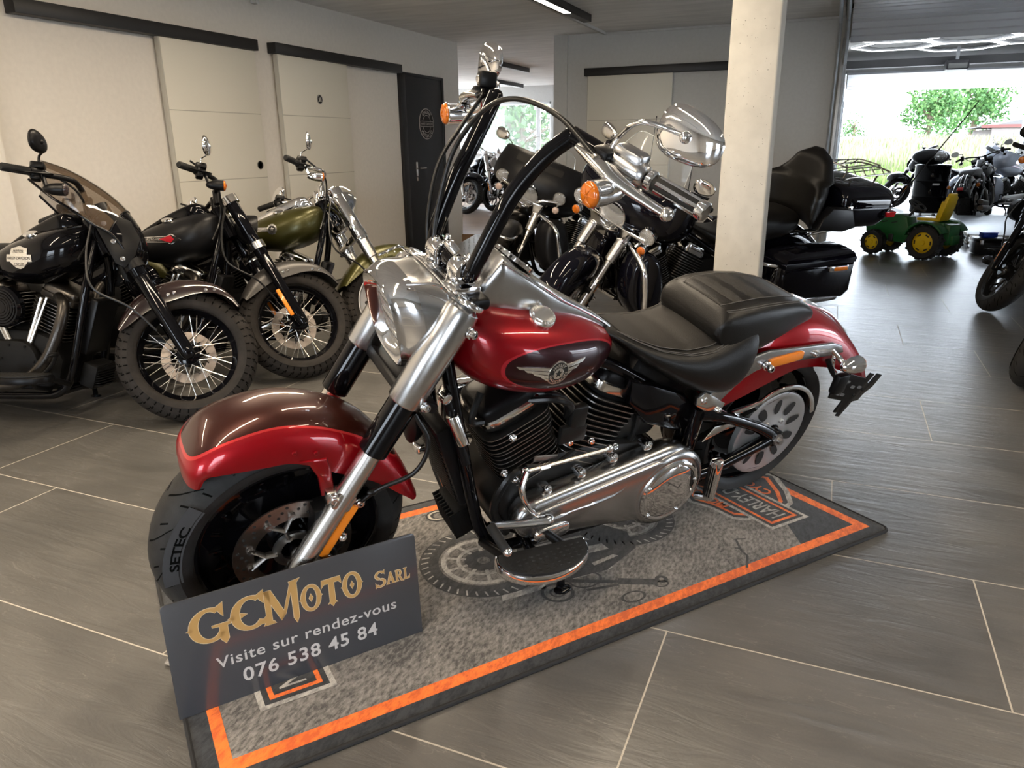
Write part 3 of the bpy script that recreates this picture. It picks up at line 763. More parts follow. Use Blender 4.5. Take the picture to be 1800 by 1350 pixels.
        for p, q in ((.20, -.03), (.235, .0)): bolt(mb, o + U * p + V * q, np.cross(U, V), .006, .012); bolt(mb, o + U * p + V * q, -np.cross(U, V), .006, .02)
        mb.build('plate_bracket', [BLACK, mat('bracket_slot', (.12, .12, .12), .6)], root)
    return rf
def seat_parts(root, pillion=True, m=LEATHER, insert=LEATHER2):
    secs = [(.785, .030, .806, .786), (.74, .082, .797, .765), (.68, .118, .776, .722), (.60, .150, .755, .665), (.50, .174, .744, .605), (.42, .184, .755, .560), (.34, .186, .785, .530), (.29, .184, .806, .535), (.262, .178, .812, .555), (.245, .168, .805, .60), (.236, .13, .785, .66)]
    mb = MB(); S = loft_top(mb, secs, 2.7, 44, 52)
    st_ = mb.build('seat', m, root, sharp=70)
    def surf(x, f, dz=0.0015, sc=secs, n=2.7):
        T = np.array(sc[::-1]); w_, t, b = [np.interp(x, T[:, 0], T[:, i]) for i in (1, 2, 3)]
        y = f * w_; return np.array([x, y, (t + b) / 2 + (t - b) / 2 * max(1 - abs(f) ** n, 0) ** (1 / n) + dz])
    # stitched insert on the rider's saddle
    def strip(path, sc, rr, n=40):
        return [surf(x, f, .001, sc) for x, f, _ in cr([(x, f, 0) for x, f in path], n)]
    ib = MB(); R = []
    for x in np.linspace(.715, .335, 26):
        fm = .72 * (1 - ((x - .50) / .26) ** 4 * .55); R.append([surf(x, f, .0012) for f in np.linspace(-fm, fm, 15)])
    ib.rings(R, closed=False, caps=False); ib.build('seat_insert', insert, st_, sharp=80)
    sb = MB()
    for k in (0, .055, .075):
        L_ = []
        for x in np.linspace(.715 + k * .2, .335 - k * .3, 30):
            fm = .72 * (1 - ((x - .50) / .26) ** 4 * .55) + k * 1.6
            L_.append((x, min(fm, .97)))
        for s in (1, -1): sb.tube([surf(x, s * f, .0016) for x, f in L_], .0011, 5)
    sb.tube([surf(.335, f, .0016) for f in np.linspace(-.50, .50, 20)], .0012, 5)
    sb.build('seat_stitching', STITCH, st_)
    if pillion:
        ps = [(.412, .125, .795, .765), (.402, .140, .822, .745), (.375, .150, .846, .705), (.32, .157, .858, .672), (.22, .154, .860, .672), (.12, .143, .850, .700), (.03, .126, .830, .725), (-.04, .108, .800, .735), (-.082, .088, .770, .735), (-.095, .06, .755, .735)]
        mb = MB(); loft_top(mb, ps, 4.2, 52, 46); pt = mb.build('pillion_pad', m, root, sharp=70)
        ib = MB(); R = []
        for x in np.linspace(.375, .03, 20):
            fm = .62 * (1 - ((x - .2) / .22) ** 6 * .35); R.append([surf(x, f, .0012, ps, 4.2) for f in np.linspace(-fm, fm, 13)])
        ib.rings(R, closed=False, caps=False); ib.build('pillion_insert', insert, pt, sharp=80)
        sb = MB()
        for s in (1, -1):
            for k in (0, .2, .24): sb.tube([surf(x, s * min(.97, (.62 * (1 - ((x - .2) / .22) ** 6 * .35)) + k), .0016, ps, 4.2) for x in np.linspace(.375, .03, 24)], .0011, 5)
        sb.tube([surf(.03, f, .0016, ps, 4.2) for f in np.linspace(-.42, .42, 14)], .0012, 5)
        sb.build('seat_stitching', STITCH, pt)
    return st_
def floorboards(root, edge=CHROME, sides=(1, -1)):
    for s in sides:
        P = [(1.165, .258), (1.175, .285), (1.165, .325), (1.12, .362), (1.05, .383), (.98, .380), (.92, .355), (.893, .320), (.892, .295), (.91, .285)]
        P = [(x, s * y) for x, y in P]; Pc = [tuple(q[:2]) for q in cr([(x, y, 0) for x, y in P + P[:1]], 60)[:-1]]
        mb = MB(); mb.prism(Pc, (0, 0, .262), (1, 0, 0), (0, 1, 0), -.030, .002, .007); b = mb.build('floorboard', edge, root)
        mb = MB(); cx, cy = np.mean([p[0] for p in Pc]), np.mean([p[1] for p in Pc])
        mb.prism([(cx + (x - cx) * .95, cy + (y - cy) * .90) for x, y in Pc], (0, 0, .262), (1, 0, 0), (0, 1, 0), .0, .010, .004)
        for i in range(11):
            for j in range(5):
                x = .925 + i * .022; y = .305 + j * .014
                if ((x - cx) / .125) ** 2 + ((y - abs(cy)) / .058) ** 2 < .9: mb.ell((x, s * y, .2722), (.007, .0045, .0018), None, 8, 5)
        mb.build('rubber_pad', GRIPR, b)
        if s > 0:
            tb = MB(); put_text(tb, 'HARLEY-DAVIDSON', .014, (1.04, .288, .2725), (-1, 0.08, 0), (-.08, -1, 0), fit=.15); tb.build('pad_lettering', mat('pad_print', (.004, .004, .004), .4), b)
        mb = MB(); mb.tube([(1.13, s * .13, .19), (1.13, s * .20, .22), (1.12, s * .28, .25)], .014, 10, smooth=8); mb.tube([(.95, s * .13, .19), (.95, s * .20, .22), (.95, s * .30, .25)], .014, 10, smooth=8); mb.build('floorboard_bracket', BLACK, b)
def kickstand(root, z0=.03, y=.30, x=.945):
    ln_ = -root.rotation_euler.x; z0 = y * math.tan(ln_) - .004 + (.004 if ln_ > .25 else 0) * 0
    mb = MB(); mb.tube([(.99, .12, max(.17, z0 + .04)), (.985, .20, max(.15, z0 + .06)), (x + .005, y - .01, z0 + .05), (x, y, z0 + .012)], [.018, .016, .013, .012], 12, smooth=14)
    mb.ell((x - .005, y + .008, z0 + .008), (.030, .018, .008)); return mb.build('kickstand', GLOSS, root)
def side_cover(root, m=GLOSS):
    for s in (1, -1):
        mb = MB(); flat_part(mb, [(.70, .665), (.60, .63), (.46, .57), (.385, .50), (.395, .435), (.46, .43), (.60, .49), (.69, .585)], min(s * .09, s * .135), max(s * .09, s * .135), .014)
        bolt(mb, (.415, s * .135, .462), (0, s, 0), .007, .006); mb.build('side_cover', m, root)
    mb = MB(); mb.box((.55, 0, .56), (.30, .17, .20), Matrix.Rotation(rad(-25), 3, 'Y'), .03); mb.build('battery_box', BLACK, root)
def bike_root(front_or_rear, xy, heading, lean, label, group=None, z=0.0, cat='motorcycle'):
    x, y = xy
    if front_or_rear == 'front': x -= WB * math.cos(heading); y -= WB * math.sin(heading)
    r = empty('motorcycle', (x, y, z), (-lean, 0, heading)); tag(r, label, cat, group); return r

def wing_badge(tank):
    """winged round tank emblem on the left flank"""
    cx, cz = 1.007, .776
    def on(x, z, d): return np.array([x, tank_y(x, z) + d, z])
    mb = MB()
    U = unit((-1, 0, -.03)); V = unit(np.array([-.03, 0, 1]))
    def P(u, v, d): return on(cx + U[0] * u + V[0] * v, cz + U[2] * u + V[2] * v, d)
    for s, tip in ((-1, .130), (1, .096)):
        for i in range(4):
            v0 = .020 - i * .0115; v1 = v0 - .0085; e = tip - i * .024
            up = .016 if s < 0 else .004
            A = [P(s * (.022 + (e - .022) * t), v0 + up * t, .0045) for t in np.linspace(0, 1, 9)]
            B = [P(s * (.022 + (e - .010 - .022) * t), v1 + up * t, .0045) for t in np.linspace(0, 1, 9)]
            C = [P(s * (.022 + (e - .022) * t), v0 + up * t, .001) for t in np.linspace(0, 1, 9)]; D = [P(s * (.022 + (e - .010 - .022) * t), v1 + up * t, .001) for t in np.linspace(0, 1, 9)]
            mb.rings([[c, a, b, d] for a, b, c, d in zip(A, B, C, D)], True, True)
    def disc(r0, r1, d, mi):
        n = 40; R = [[P(r * math.cos(a), r * math.sin(a), dd) for a in np.arange(n) * 2 * PI / n] for r, dd in ((r1, .0005), (r1, d), (r0, d))]
        mb.rings(R, True, False, mi=mi)
    disc(.001, .034, .0050, 0); disc(.001, .031, .0056, 1); disc(.001, .0165, .0062, 0)
    star = [(.012 * (1 if i % 2 == 0 else .42) * math.sin(i * PI / 5), .012 * (1 if i % 2 == 0 else .42) * math.cos(i * PI / 5)) for i in range(10)]
    mb.add([P(0, 0, .0075)] + [P(u, v, .0066) for u, v in star], [(0, i + 1, (i + 1) % 10 + 1) for i in range(10)], 1)
    def arc_text(txt, r, a_mid, top):
        vs, fs = text2d(txt, .0125, .0004); x0, x1 = min(q[0] for q in vs), max(q[0] for q in vs); out = []
        for x, y in vs:
            s = (x - (x0 + x1) / 2) / (r + (.004 if top else 0))
            if top: a = a_mid - s; rr = r + y
            else: a = a_mid + s; rr = r + .009 - y
            out.append(P(rr * math.cos(a), rr * math.sin(a), .0064))
        mb.add(out, fs, 0)
    arc_text('HARLEY', .0195, PI / 2, True); arc_text('DAVIDSON', .0195, -PI / 2, False)
    mb.build('tank_badge', [BADGE, HOLE], tank)

def main_handlebar(root, xf):
    side = [(1.250, .095, 1.035), (1.245, .108, 1.065), (1.200, .118, 1.185), (1.165, .124, 1.255), (1.120, .144, 1.325), (1.085, .170, 1.370)]
    grip_dir = unit(np.array([.959, .48, 1.308]) - np.array([1.078, .180, 1.370]))
    mb = MB()
    for s in (1, -1):
        f = lambda p: (p[0], p[1] * s, p[2])
        mb.tube([f(p) for p in side], .0195, 18, smooth=26)
        k = np.array([1.083, .172, 1.372]); q = k + grip_dir * .075
        mb.ell(f(k), (.0198, .0198, .0198), None, 18, 12)
        mb.tube([f(k), f(q)], [.0195, .0185], 18)
        mb.tube([f(q), f(k + grip_dir * .33)], .0115, 14)
    mb.tube([(1.250, -.095, 1.035), (1.250, .095, 1.035)], .0195, 18)
    hb = mb.build('handlebar', GLOSS, root, xf)
    mb = MB()
    mb.box((1.255, 0, 1.000), (.07, .22, .025), None, .008)
    for s in (1, -1):
        mb.tube([(1.258, s * .055, .99), (1.262, s * .06, 1.015), (1.252, s * .062, 1.035)], [.030, .027, .026], 20, smooth=8)
        mb.cyl((1.250, s * .035, 1.035), (1.250, s * .088, 1.035), .032, 24, bevel=.006)
        bolt(mb, (1.262, s * .06, 1.060), (.25, 0, 1), .008, .012); bolt(mb, (1.235, s * .06, 1.062), (-.25, 0, 1), .008, .012)
    mb.tube([(1.248, .02, 1.06), (1.258, .0, 1.075), (1.248, -.02, 1.06)], .012, 10, smooth=8)
    mb.build('handlebar_riser', CHROME, hb, xf)
    for s in (1, -1):
        f = lambda p: np.array((p[0], p[1] * s, p[2]))
        k = np.array([1.083, .172, 1.372]); g = f(grip_dir); at = lambda t: f(k + grip_dir * t)
        # grip: rubber core with chrome bands
        mb = MB(); mb.tube([at(.205), at(.208), at(.325), at(.328)], [.0150, .0170, .0170, .0150], 24); gr = mb.build('grip', GRIPR, hb, xf)
        u = unit(np.cross(g, (0, 0, 1))); v = np.cross(u, g); mb = MB()
        for a in np.arange(6) * PI / 3 + .4:
            for da in (-.13, 0, .13):
                d = u * math.cos(a + da) + v * math.sin(a + da); mb.tube([at(.222) + d * .0172, at(.322) + d * .0172], .0021, 6)
        mb.tube([at(.196), at(.198), at(.208), at(.212)], [.015, .021, .0215, .0175], 24); mb.tube([at(.316), at(.320), at(.334), at(.337)], [.0175, .0195, .0195, .0170], 24)
        mb.build('grip_band', CHROME, gr, xf)
        mb = MB(); mb.tube([at(.100), at(.104), at(.112), at(.150), at(.176), at(.188), at(.192)], [.017, .023, .026, .027, .026, .023, .019], 22)
        R_ = np.stack([unit(np.cross(g, (0, 0, 1))), g, np.cross(unit(np.cross(g, (0, 0, 1))), g)], 1)
        mb.box(at(.145) + np.array([-.004, 0, .022]), (.046, .070, .034), R_, .011)
        sw = mb.build('switch_housing', SATIN, hb, xf)
        mb = MB(); mb.box(at(.105) + np.array([.022, 0, .010]), (.050, .040, .026), R_, .008)
        per = mb.build('lever_perch', BLACK, hb, xf)
        fw = np.array([.042, 0, .002])
        mb = MB(); L_ = [at(.055) + fw * .8, at(.085) + fw * 1.0, at(.130) + fw * 1.25 + np.array([0, 0, -.004]), at(.175) + fw * 1.35 + np.array([0, 0, -.012]), at(.235) + fw * 1.25 + np.array([0, 0, -.020]), at(.290) + fw * 1.05 + np.array([0, 0, -.026])]
        mb.tube(L_, [.015, .021, .0235, .017, .0135, .012], 16, smooth=26, flat=.62); mb.ell(L_[-1], (.0145, .0145, .0145))
        mb.build('clutch_lever' if s > 0 else 'brake_lever', POLISH, hb, xf)
        if s < 0:
            mb = MB(); mb.box(at(.105) + np.array([.012, 0, .040]), (.045, .062, .040), R_, .008); bolt(mb, at(.105) + np.array([.036, .0, .040]), (1, 0, 0), .009, .004, 1); mb.build('brake_reservoir', [BLACK, CHROME], hb, xf)
        mb = MB(); mb.tube([at(.10) + fw * .6, at(.115) + np.array([.02, 0, -.03]), f((1.085, .318, 1.300))], .009, 10, smooth=8); mb.build('signal_stalk', CHROME, hb, xf)
        bullet_signal(root, f((1.126, .331, 1.302 if s > 0 else 1.292)), (1, .10 * s, -.06), .0275, .086, xf)
        c = f((.975, .402, 1.430 if s > 0 else 1.410)); ang = rad(16 if s > 0 else 9); n_ = unit((math.cos(ang), s * math.sin(ang), .10))
        mirror_part(root, c, n_, .150, .098, [at(.105) + np.array([.01, 0, .015]), at(.11) + np.array([.0, 0, .045]), f((1.045, .330, 1.440)), c + n_ * .028 + np.array([0, -s * .03, .004]), c + n_ * .020], CHROME, xf, shape=2.6, roll=-.16 * s)
    # hoses and cables
    mb = MB(); mb.tube([(1.096, .285, 1.358), (1.121, .16, 1.410), (1.149, .03, 1.412), (1.179, -.05, 1.367), (1.216, -.1, 1.27), (1.243, -.1, 1.161), (1.262, -.08, 1.069), (1.262, -.05, .976), (1.25, -.03, .93)], .0058, 10, smooth=60); mb.build('clutch_cable', CABLE, hb, xf)
    mb = MB(); mb.tube([(1.096, .272, 1.358), (1.099, .288, 1.356)], .0095, 12); mb.build('cable_ferrule', ALU, hb, xf)
    mb = MB(); mb.tube([(1.08, -.24, 1.372), (1.106, -.205, 1.357), (1.162, -.18, 1.301), (1.227, -.16, 1.211), (1.262, -.12, 1.083), (1.262, -.08, .978), (1.25, -.06, .93)], .0052, 10, smooth=50); mb.build('brake_hose', CABLE, hb, xf)
    mb = MB(); mb.tube([(1.08, -.22, 1.352), (1.10, -.19, 1.32), (1.15, -.165, 1.24), (1.215, -.15, 1.13), (1.25, -.10, 1.02), (1.245, -.05, .94)], .0042, 8, smooth=50); mb.build('throttle_cable', CABLE, hb, xf)

def fat_boy_main(loc, heading, lean):
    root = empty('motorcycle', loc, (-lean, 0, heading))
    tag(root, 'red cruiser motorcycle with silver headlight nacelle and tall bars on the printed mat', 'motorcycle')
    xf = None
    R = .325; c = (WB, 0, R)
    wh = solid_wheel(root, 'front_wheel', c, R, .16, .232, GLOSS, xf, RUBBER, 'dish')
    brake_disc(wh, c, .088, .150, xf)
    # raised lettering on the side wall
    tb = MB(); vs, fs = text2d('SETEC', .040, .0012); x0, x1 = min(q[0] for q in vs), max(q[0] for q in vs); out = []
    for x, y in vs:
        a = .30 + (x - (x0 + x1) / 2) / .285 * 1.25; rr = .268 + y * .72
        out.append((WB + rr * math.cos(a), .0802 - max(rr - .285, 0) * .03, R + rr * math.sin(a)))
    tb.add(out, fs, 1)
    n = 24; A, B = [], []
    for a in np.linspace(.72, -.10, n): A.append((WB + .262 * math.cos(a), .0795, R + .262 * math.sin(a))); B.append((WB + .304 * math.cos(a), .0790, R + .304 * math.sin(a)))
    tb.rings([A, B], closed=False, caps=False, mi=0)
    tb.build('tyre_lettering', [mat('tyre_band', (.055, .055, .057), .7), GROOVE], wh)
    front_fender(root, xf, FENDRED); fork(root, xf); nacelle(root, xf)
    mb = MB(); mb.box((1.255, 0, .975), (.10, .27, .03), None, .01); mb.box((1.37, 0, .735), (.10, .30, .03), Matrix.Rotation(-RAKE, 3, 'Y'), .01); mb.build('triple_clamp', BLACK, root)
    mb = MB(); mb.tube([(1.40, .175, .735), (1.37, .20, .66), (1.40, .20, .58), (1.48, .165, .52), (1.54, .13, .44), (1.575, .115, .40)], .006, 10, smooth=40)
    mb.ell((1.49, .16, .512), (.014, .009, .009)); mb.build('brake_hose', CABLE, root)
    main_handlebar(root, xf)
    # tank
    mb = MB(); tank_mesh(mb); tk = mb.build('fuel_tank', TANKRED, root, sharp=60)
    wing_badge(tk)
    mb = MB(); s = [(1.212, .030, .938, .85), (1.203, .048, .958, .85), (1.178, .058, 1.004, .86), (1.145, .066, 1.052, .87), (1.133, .067, 1.054, .87), (1.07, .068, 1.012, .86), (1.0, .063, .965, .84), (.94, .050, .925, .82), (.90, .040, .902, .80), (.85, .033, .874, .77), (.78, .027, .832, .74), (.712, .020, .785, .72)]
    loft_top(mb, s, 4.5, 44, 60); cs = mb.build('tank_console', SATIN, tk, sharp=50)
    mb = MB(); fr = (unit((-.82, 0, -.57)), np.array([0, 1.0, 0]), unit((-.57, 0, .82)))
    o = np.array([1.075, 0, 1.018]); mb.lathe([(0, .058), (.008, .058), (.010, .054), (.006, .050), (.004, .05)], o, fr[2], 44, caps=False); mb.lathe([(.004, .05), (.005, .001)], o, fr[2], 44, caps=False, mi=1); mb.build('speedometer', [CHROME, GLOSS], cs)
    mb = MB()
    for q in (1, -1): mb.tube([(1.145, q * .066, 1.046), (1.07, q * .0685, 1.004), (1.0, q * .064, .957), (.94, q * .052, .916), (.85, q * .035, .866), (.78, q * .029, .824), (.712, q * .021, .777)], .0028, 8, smooth=40)
    build_lr(mb, 'console_trim', CHROME, cs)
    for q in (1, -1):
        p = np.array([1.028, q * .094, .893]); ax = unit((.0, q * .38, 1)); mb = MB()
        mb.lathe([(-.006, .030), (.004, .036), (.012, .036), (.016, .033), (.0165, .028), (.020, .026), (.022, .018), (.0225, .001)], p, ax, 40)
        for i in range(24):
            u, v, _ = frame(ax); a = 2 * PI * i / 24; mb.ell(p + ax * .0175 + (u * math.cos(a) + v * math.sin(a)) * .030, (.0022, .0022, .0022), None, 6, 4)
        mb.build('fuel_cap', BADGE, tk)
    frame_parts(root); engine(root, case=mat('engine_black', (.010, .010, .010), .42), rtop=BLACK); exhaust(root, CHROME)
    rear_parts(root, RED, GLOSS, plate=True); seat_parts(root); side_cover(root); floorboards(root); kickstand(root)
    # oil cooler, regulator, horn
    mb = MB(); R_ = Matrix.Rotation(rad(20), 3, 'Y'); mb.box((1.225, 0, .46), (.045, .19, .30), R_, .01)
    for i in range(16): mb.box((1.225 + .0235 * math.cos(rad(20)) + (i - 7.5) * .017 * -math.sin(rad(-20)) , 0, .46 - .008 + (i - 7.5) * .017 * math.cos(rad(20))), (.006, .17, .004), R_, .001)
    mb.build('oil_cooler', BLACK, root)
    mb = MB(); mb.box((1.165, .02, .235), (.05, .12, .11), R_, .012)
    for i in range(9): mb.box((1.185, .02 + (i - 4) * .014, .228), (.04, .004, .105), R_, .001)
    mb.build('voltage_regulator', CRINKLE, root)
    mb = MB(); mb.tube([(1.27, .085, .69), (1.215, .125, .50)], .012, 12); mb.cyl((1.262, .105, .655), (1.23, .125, .57), .017, 14, mi=1, bevel=.003); mb.cyl((1.28, .07, .70), (1.275, .10, .70), .015, 14, mi=1, bevel=.003); mb.build('frame_fitting', [BLACK, POLISH], root)
    mb = MB(); mb.lathe([(0, .03), (.02, .045), (.03, .045), (.034, .03)], (1.29, -.02, .545), (1, 0, .1), 24); mb.build('horn', BLACK, root)
    # shifter
    mb = MB(); mb.tube([(1.075, .205, .495), (.785, .195, .490)], .0065, 10); mb.ell((1.075, .205, .495), (.013, .011, .013), mi=1); mb.ell((.785, .195, .490), (.014, .011, .014), mi=1)
    mb.tube([(1.00, .205, .494), (1.03, .205, .4945)], .009, 6)
    rod = mb.build('shift_rod', [mat('zinc_rod', (.75, .70, .62), .3, 1.0), CHROME], root)
    mb = MB(); mb.tube([(1.078, .215, .505), (1.092, .225, .455), (1.075, .235, .40), (1.03, .232, .345)], [.011, .014, .012, .013], 12, smooth=20, flat=.6); mb.build('shift_arm', CHROME, rod)
    mb = MB(); mb.tube([(1.01, .245, .330), (1.10, .25, .352), (1.20, .255, .385)], [.016, .012, .010], 12, smooth=14); mb.ell((1.0, .245, .328), (.024, .016, .018)); pd = mb.build('shift_pedal', CHROME, root)
    mb = MB(); mb.cyl((1.195, .255, .385), (1.185, .33, .36), .013, 14, bevel=.003); mb.ell((1.183, .335, .358), (.013, .013, .013), mi=1); mb.build('shift_peg', [GRIPR, CHROME], pd)
    # passenger peg, folded up, and its bracket
    mb = MB(); flat_part(mb, [(.375, .400), (.335, .452), (.255, .448), (.235, .430), (.29, .425)], .168, .180, .003); bk = mb.build('peg_bracket', POLISH, root)
    for s in (1, -1):
        mb = MB(); a = np.array([.345, s * .235, .362]); b = np.array([.312, s * .225, .185]); mb.cyl(a, b, .021, 20, bevel=.006)
        u, v, _ = frame(b - a)
        for q in np.arange(5): mb.tube([a + (b - a) * .12 + (v * math.cos(q * .35 - .7) + u * math.sin(q * .35 - .7)) * .0205 * s, a + (b - a) * .88 + (v * math.cos(q * .35 - .7) + u * math.sin(q * .35 - .7)) * .0205 * s], .0028, 6, mi=1)
        mb.tube([b, b + np.array([.02, -s * .04, -.02])], .012, 10); mb.build('passenger_peg', [CHROME, BLACK], root)
    return root
def cruiser(root, st, steer):
    """black or olive softail-type cruisers of the row; st picks paint, wheel, bars and trim"""
    g = st.get; xf = steer_m(steer); paint = g('paint', GLOSS); metal = g('metal', BLACK); c = (WB, 0, .32)
    wheel = g('wheel', 'spoke'); ty = g('tyre', DUSTY); lod = g('lod', 1)
    if wheel == 'spoke': spoked_wheel(root, 'front_wheel', c, .32, .13, .226, g('rim', GLOSS), g('rim', GLOSS), xf, ty, 36, (.075, .128))
    else:
        wh = solid_wheel(root, 'front_wheel', c, .32, .14, .23, g('wheelmat', GLOSS), xf, ty, wheel, 'block' if ty is DUSTY else 'sport', g('lip'))
        brake_disc(wh, c, g('disc_side', -1) * .08, .145, xf)
    fp = g('fender', paint)
    if g('short_fender'):
        cr_ = [(1.90, .565), (1.86, .62), (1.79, .672), (1.70, .692), (1.60, .685), (1.50, .645), (1.42, .578), (1.375, .50), (1.355, .44)]
        ed = [(1.885, .555), (1.835, .600), (1.77, .62), (1.69, .610), (1.60, .575), (1.53, .545), (1.47, .50), (1.41, .445), (1.375, .415)]
        mb = MB(); fender(mb, cr_, ed, .088, 44, 21, 2.6)
        fo = mb.build('front_fender', fp, root, xf, sharp=50); bb = MB()
        for s in (1, -1):
            for x, z in ((1.78, .635), (1.74, .632), (1.60, .612), (1.575, .60)): bolt(bb, (x, s * .086, z), (0, s, 0), .006, .008)
        build_each(bb, 'fender_bolt', CHROME, fo, xf)
    else: front_fender(root, xf, fp, metal)
    fork(root, xf, g('fork_y', .118), g('slider', GLOSS), g('cover', GLOSS), g('upper', None), g('d1', .40), g('d2', .74), .76, g('refl', True), .041, False, g('rs', .0265))
    if g('nac'): nacelle(root, xf, g('nac'))
    else:
        mb = MB(); mb.lathe([(-.10, .02), (-.09, .05), (-.05, .078), (0, .086), (.01, .084)], (1.43, 0, .86), (1, 0, -.05), 36); hl = mb.build('headlight', metal, root, xf)
        mb = MB(); mb.lathe([(.008, .078), (.016, .06), (.02, .002)], (1.43, 0, .86), (1, 0, -.05), 36); mb.build('headlight_lens', GLASS, hl, xf)
        mb = MB(); mb.lathe([(.004, .076), (-.02, .05), (-.02, .002)], (1.43, 0, .86), (1, 0, -.05), 36, caps=False); mb.build('headlight_reflector', LED, hl, xf)
    mb = MB()
    for d, q in ((.745, .036), (.46, .034)):
        p = fork_pt(d, 0, -.015); mb.box(p, (.06, .28, q), Matrix.Rotation(-RAKE, 3, 'Y'), .012)
        for s in (1, -1): mb.tube([fork_pt(d - q * .6, s * g('fork_y', .118)), fork_pt(d + q * .6, s * g('fork_y', .118))], .046, 22)
    mb.build('triple_clamp', g('clamp', metal), root, xf)
    # bars
    mb = MB(); gx, gy, gz = g('grip', (.97, .38, 1.045)); bm_ = g('bar', metal)
    path = [(1.225, .0, 1.03), (1.222, .06, 1.035), (1.215, .15, 1.055), (1.185, .24, gz + .02), (gx + .10, gy - .09, gz + .016), (gx, gy, gz)]
    for s in (1, -1): mb.tube([(x, y * s, z) for x, y, z in path], .0125, 12, smooth=30)
    for s in (1, -1): mb.cyl((1.235, s * .05, .97), (1.225, s * .05, 1.05), .022, 16, bevel=.004)
    hb = mb.build('handlebar', bm_, root, xf)
    for s in (1, -1):
        a = np.array((gx + .075, (gy - .068) * s, gz + .016)); b = np.array((gx - .012, (gy + .012) * s, gz - .003)); d = unit(b - a)
        mb = MB(); mb.tube([a, a + d * .004, b - d * .006, b], [.014, .0175, .0175, .014], 20); mb.build('grip', GRIPR, hb, xf)
        mb = MB(); mb.tube([a - d * .055, a - d * .05, a - d * .005, a], [.018, .024, .024, .018], 18); mb.box(a - d * .03 + np.array([.005, 0, .028]), (.055, .055, .03), None, .008); mb.box(a - d * .028 + np.array([0, 0, -.02]), (.04, .05, .035), None, .01); mb.build('switch_housing', BLACK, hb, xf)
        mb = MB(); mb.tube([a - d * .05 + np.array([.04, 0, 0]), a + np.array([.055, 0, -.004]), b + np.array([.05, 0, -.012])], [.009, .009, .006], 10, smooth=12, flat=.6); mb.build('lever', g('lever', BLACK), hb, xf)
        if g('mirror', True):
            m_c = np.array((gx + .115, s * (gy + .01), gz + .118)); n_ = unit((1, s * .35, 0))
            mirror_part(root, m_c, n_, .125, .088, [a - d * .04 + np.array([0, 0, .02]), a - d * .04 + np.array([0, 0, .075]), m_c + np.array([.02, -s * .05, -.01]), m_c + n_ * .015], g('mirror_mat', metal), xf, g('stem_mat', metal), 2.3)
        bullet_signal(root, (gx + .205, s * (gy - .055), gz - .055), (1, .2 * s, 0), .027, .082, xf, g('sig', metal), g('siglens', AMBER))
        mb = MB(); mb.tube([(gx + .14, s * (gy - .07), gz - .05), (gx + .12, s * (gy - .08), gz + .01)], .009, 8); mb.build('signal_stalk', metal, hb, xf)
    mb = MB()
    for s in (1, -1): mb.tube([(1.07, s * .29, 1.09), (1.20, s * .22, 1.03), (1.24, s * .12, .95), (1.24, s * .06, .86), (1.20, s * .10, .74)], .0055, 8, smooth=36)
    mb.build('control_cable', CABLE, hb, xf)
    mb = MB(); mb.tube([(1.26, -.14, .92), (1.24, -.15, .75), (1.27, -.16, .60), (1.42, -.15, .52), (1.53, -.12, .42)], .0055, 8, smooth=30); mb.build('brake_hose', CABLE, root, xf)
    # tank
    mb = MB(); tank_mesh(mb); tk = mb.build('fuel_tank', g('tank', paint), root, sharp=60)
    mb = MB(); loft_top(mb, [(1.19, .03, .945, .88), (1.15, .055, .985, .88), (1.10, .062, .985, .87), (1.0, .052, .945, .85), (.92, .04, .908, .82), (.80, .026, .84, .76), (.73, .018, .79, .73)], 4, 32, 36); mb.build('tank_console', g('console', GLOSS), tk)
    for q in (1, -1):
        p = np.array([1.0, q * .098, .888]); ax = unit((0, q * .38, 1)); mb = MB(); mb.lathe([(-.006, .030), (.006, .033), (.012, .030), (.014, .015), (.0145, .001)], p, ax, 28); mb.build('fuel_cap', CHROME, tk)
    bd = g('badge')
    if bd:
        for sd in (-1, 1):
            mb = MB()
            def on(x, z, d): return np.array([x, sd * (tank_y(x, z) + d), z])
            U = (1, 0) if sd < 0 else (-1, 0)
            def poly(P, d, mi, cx=.985, cz=.785, sub=10):
                Q = []
                for i in range(len(P)):
                    for t in range(sub): Q.append((P[i][0] * (1 - t / sub) + P[(i + 1) % len(P)][0] * t / sub, P[i][1] * (1 - t / sub) + P[(i + 1) % len(P)][1] * t / sub))
                k = len(Q); ring = [on(cx + U[0] * u, cz + v, d) for u, v in Q]
                mb.rings([[on(cx + U[0] * u * s, cz + v * s, dd) for u, v in Q] for s, dd in ((1, .0005), (1, d), (.66, d + .0002), (.33, d + .0004), (.01, d + .0006))], True, False, mi=mi)
            def txt(t, size, x, z, fit, d, mi): put_text(mb, t, size, (0, 0, 0), (1, 0, 0), (0, 0, 1), fit=fit, fn=lambda u, v: on(.985 + U[0] * (u + x), .785 + v + z, d), mi=mi)
            if bd == 'shield':
                poly([(-.052, .044), (-.02, .05), (0, .056), (.02, .05), (.052, .044), (.048, -.02), (.02, -.044), (0, -.05), (-.02, -.044), (-.048, -.02)], .003, 0); poly([(-.072, .016), (.072, .016), (.072, -.016), (-.072, -.016)], .0045, 0)
                txt('HARLEY-DAVIDSON', .02, 0, -.007, .13, .0062, 1); txt('MOTOR', .02, 0, .024, .06, .0048, 1); txt('CYCLES', .02, 0, -.036, .055, .0048, 1)
            elif bd == 'arrow':
                poly([(-.125, 0), (-.10, .014), (.05, .017), (.07, .030), (.125, 0), (.07, -.026), (.05, -.017), (-.10, -.014)], .002, 0); poly([(-.118, 0), (-.10, .010), (.052, .013), (.07, .025), (.118, 0), (.07, -.021), (.052, -.013), (-.10, -.010)], .003, 1)
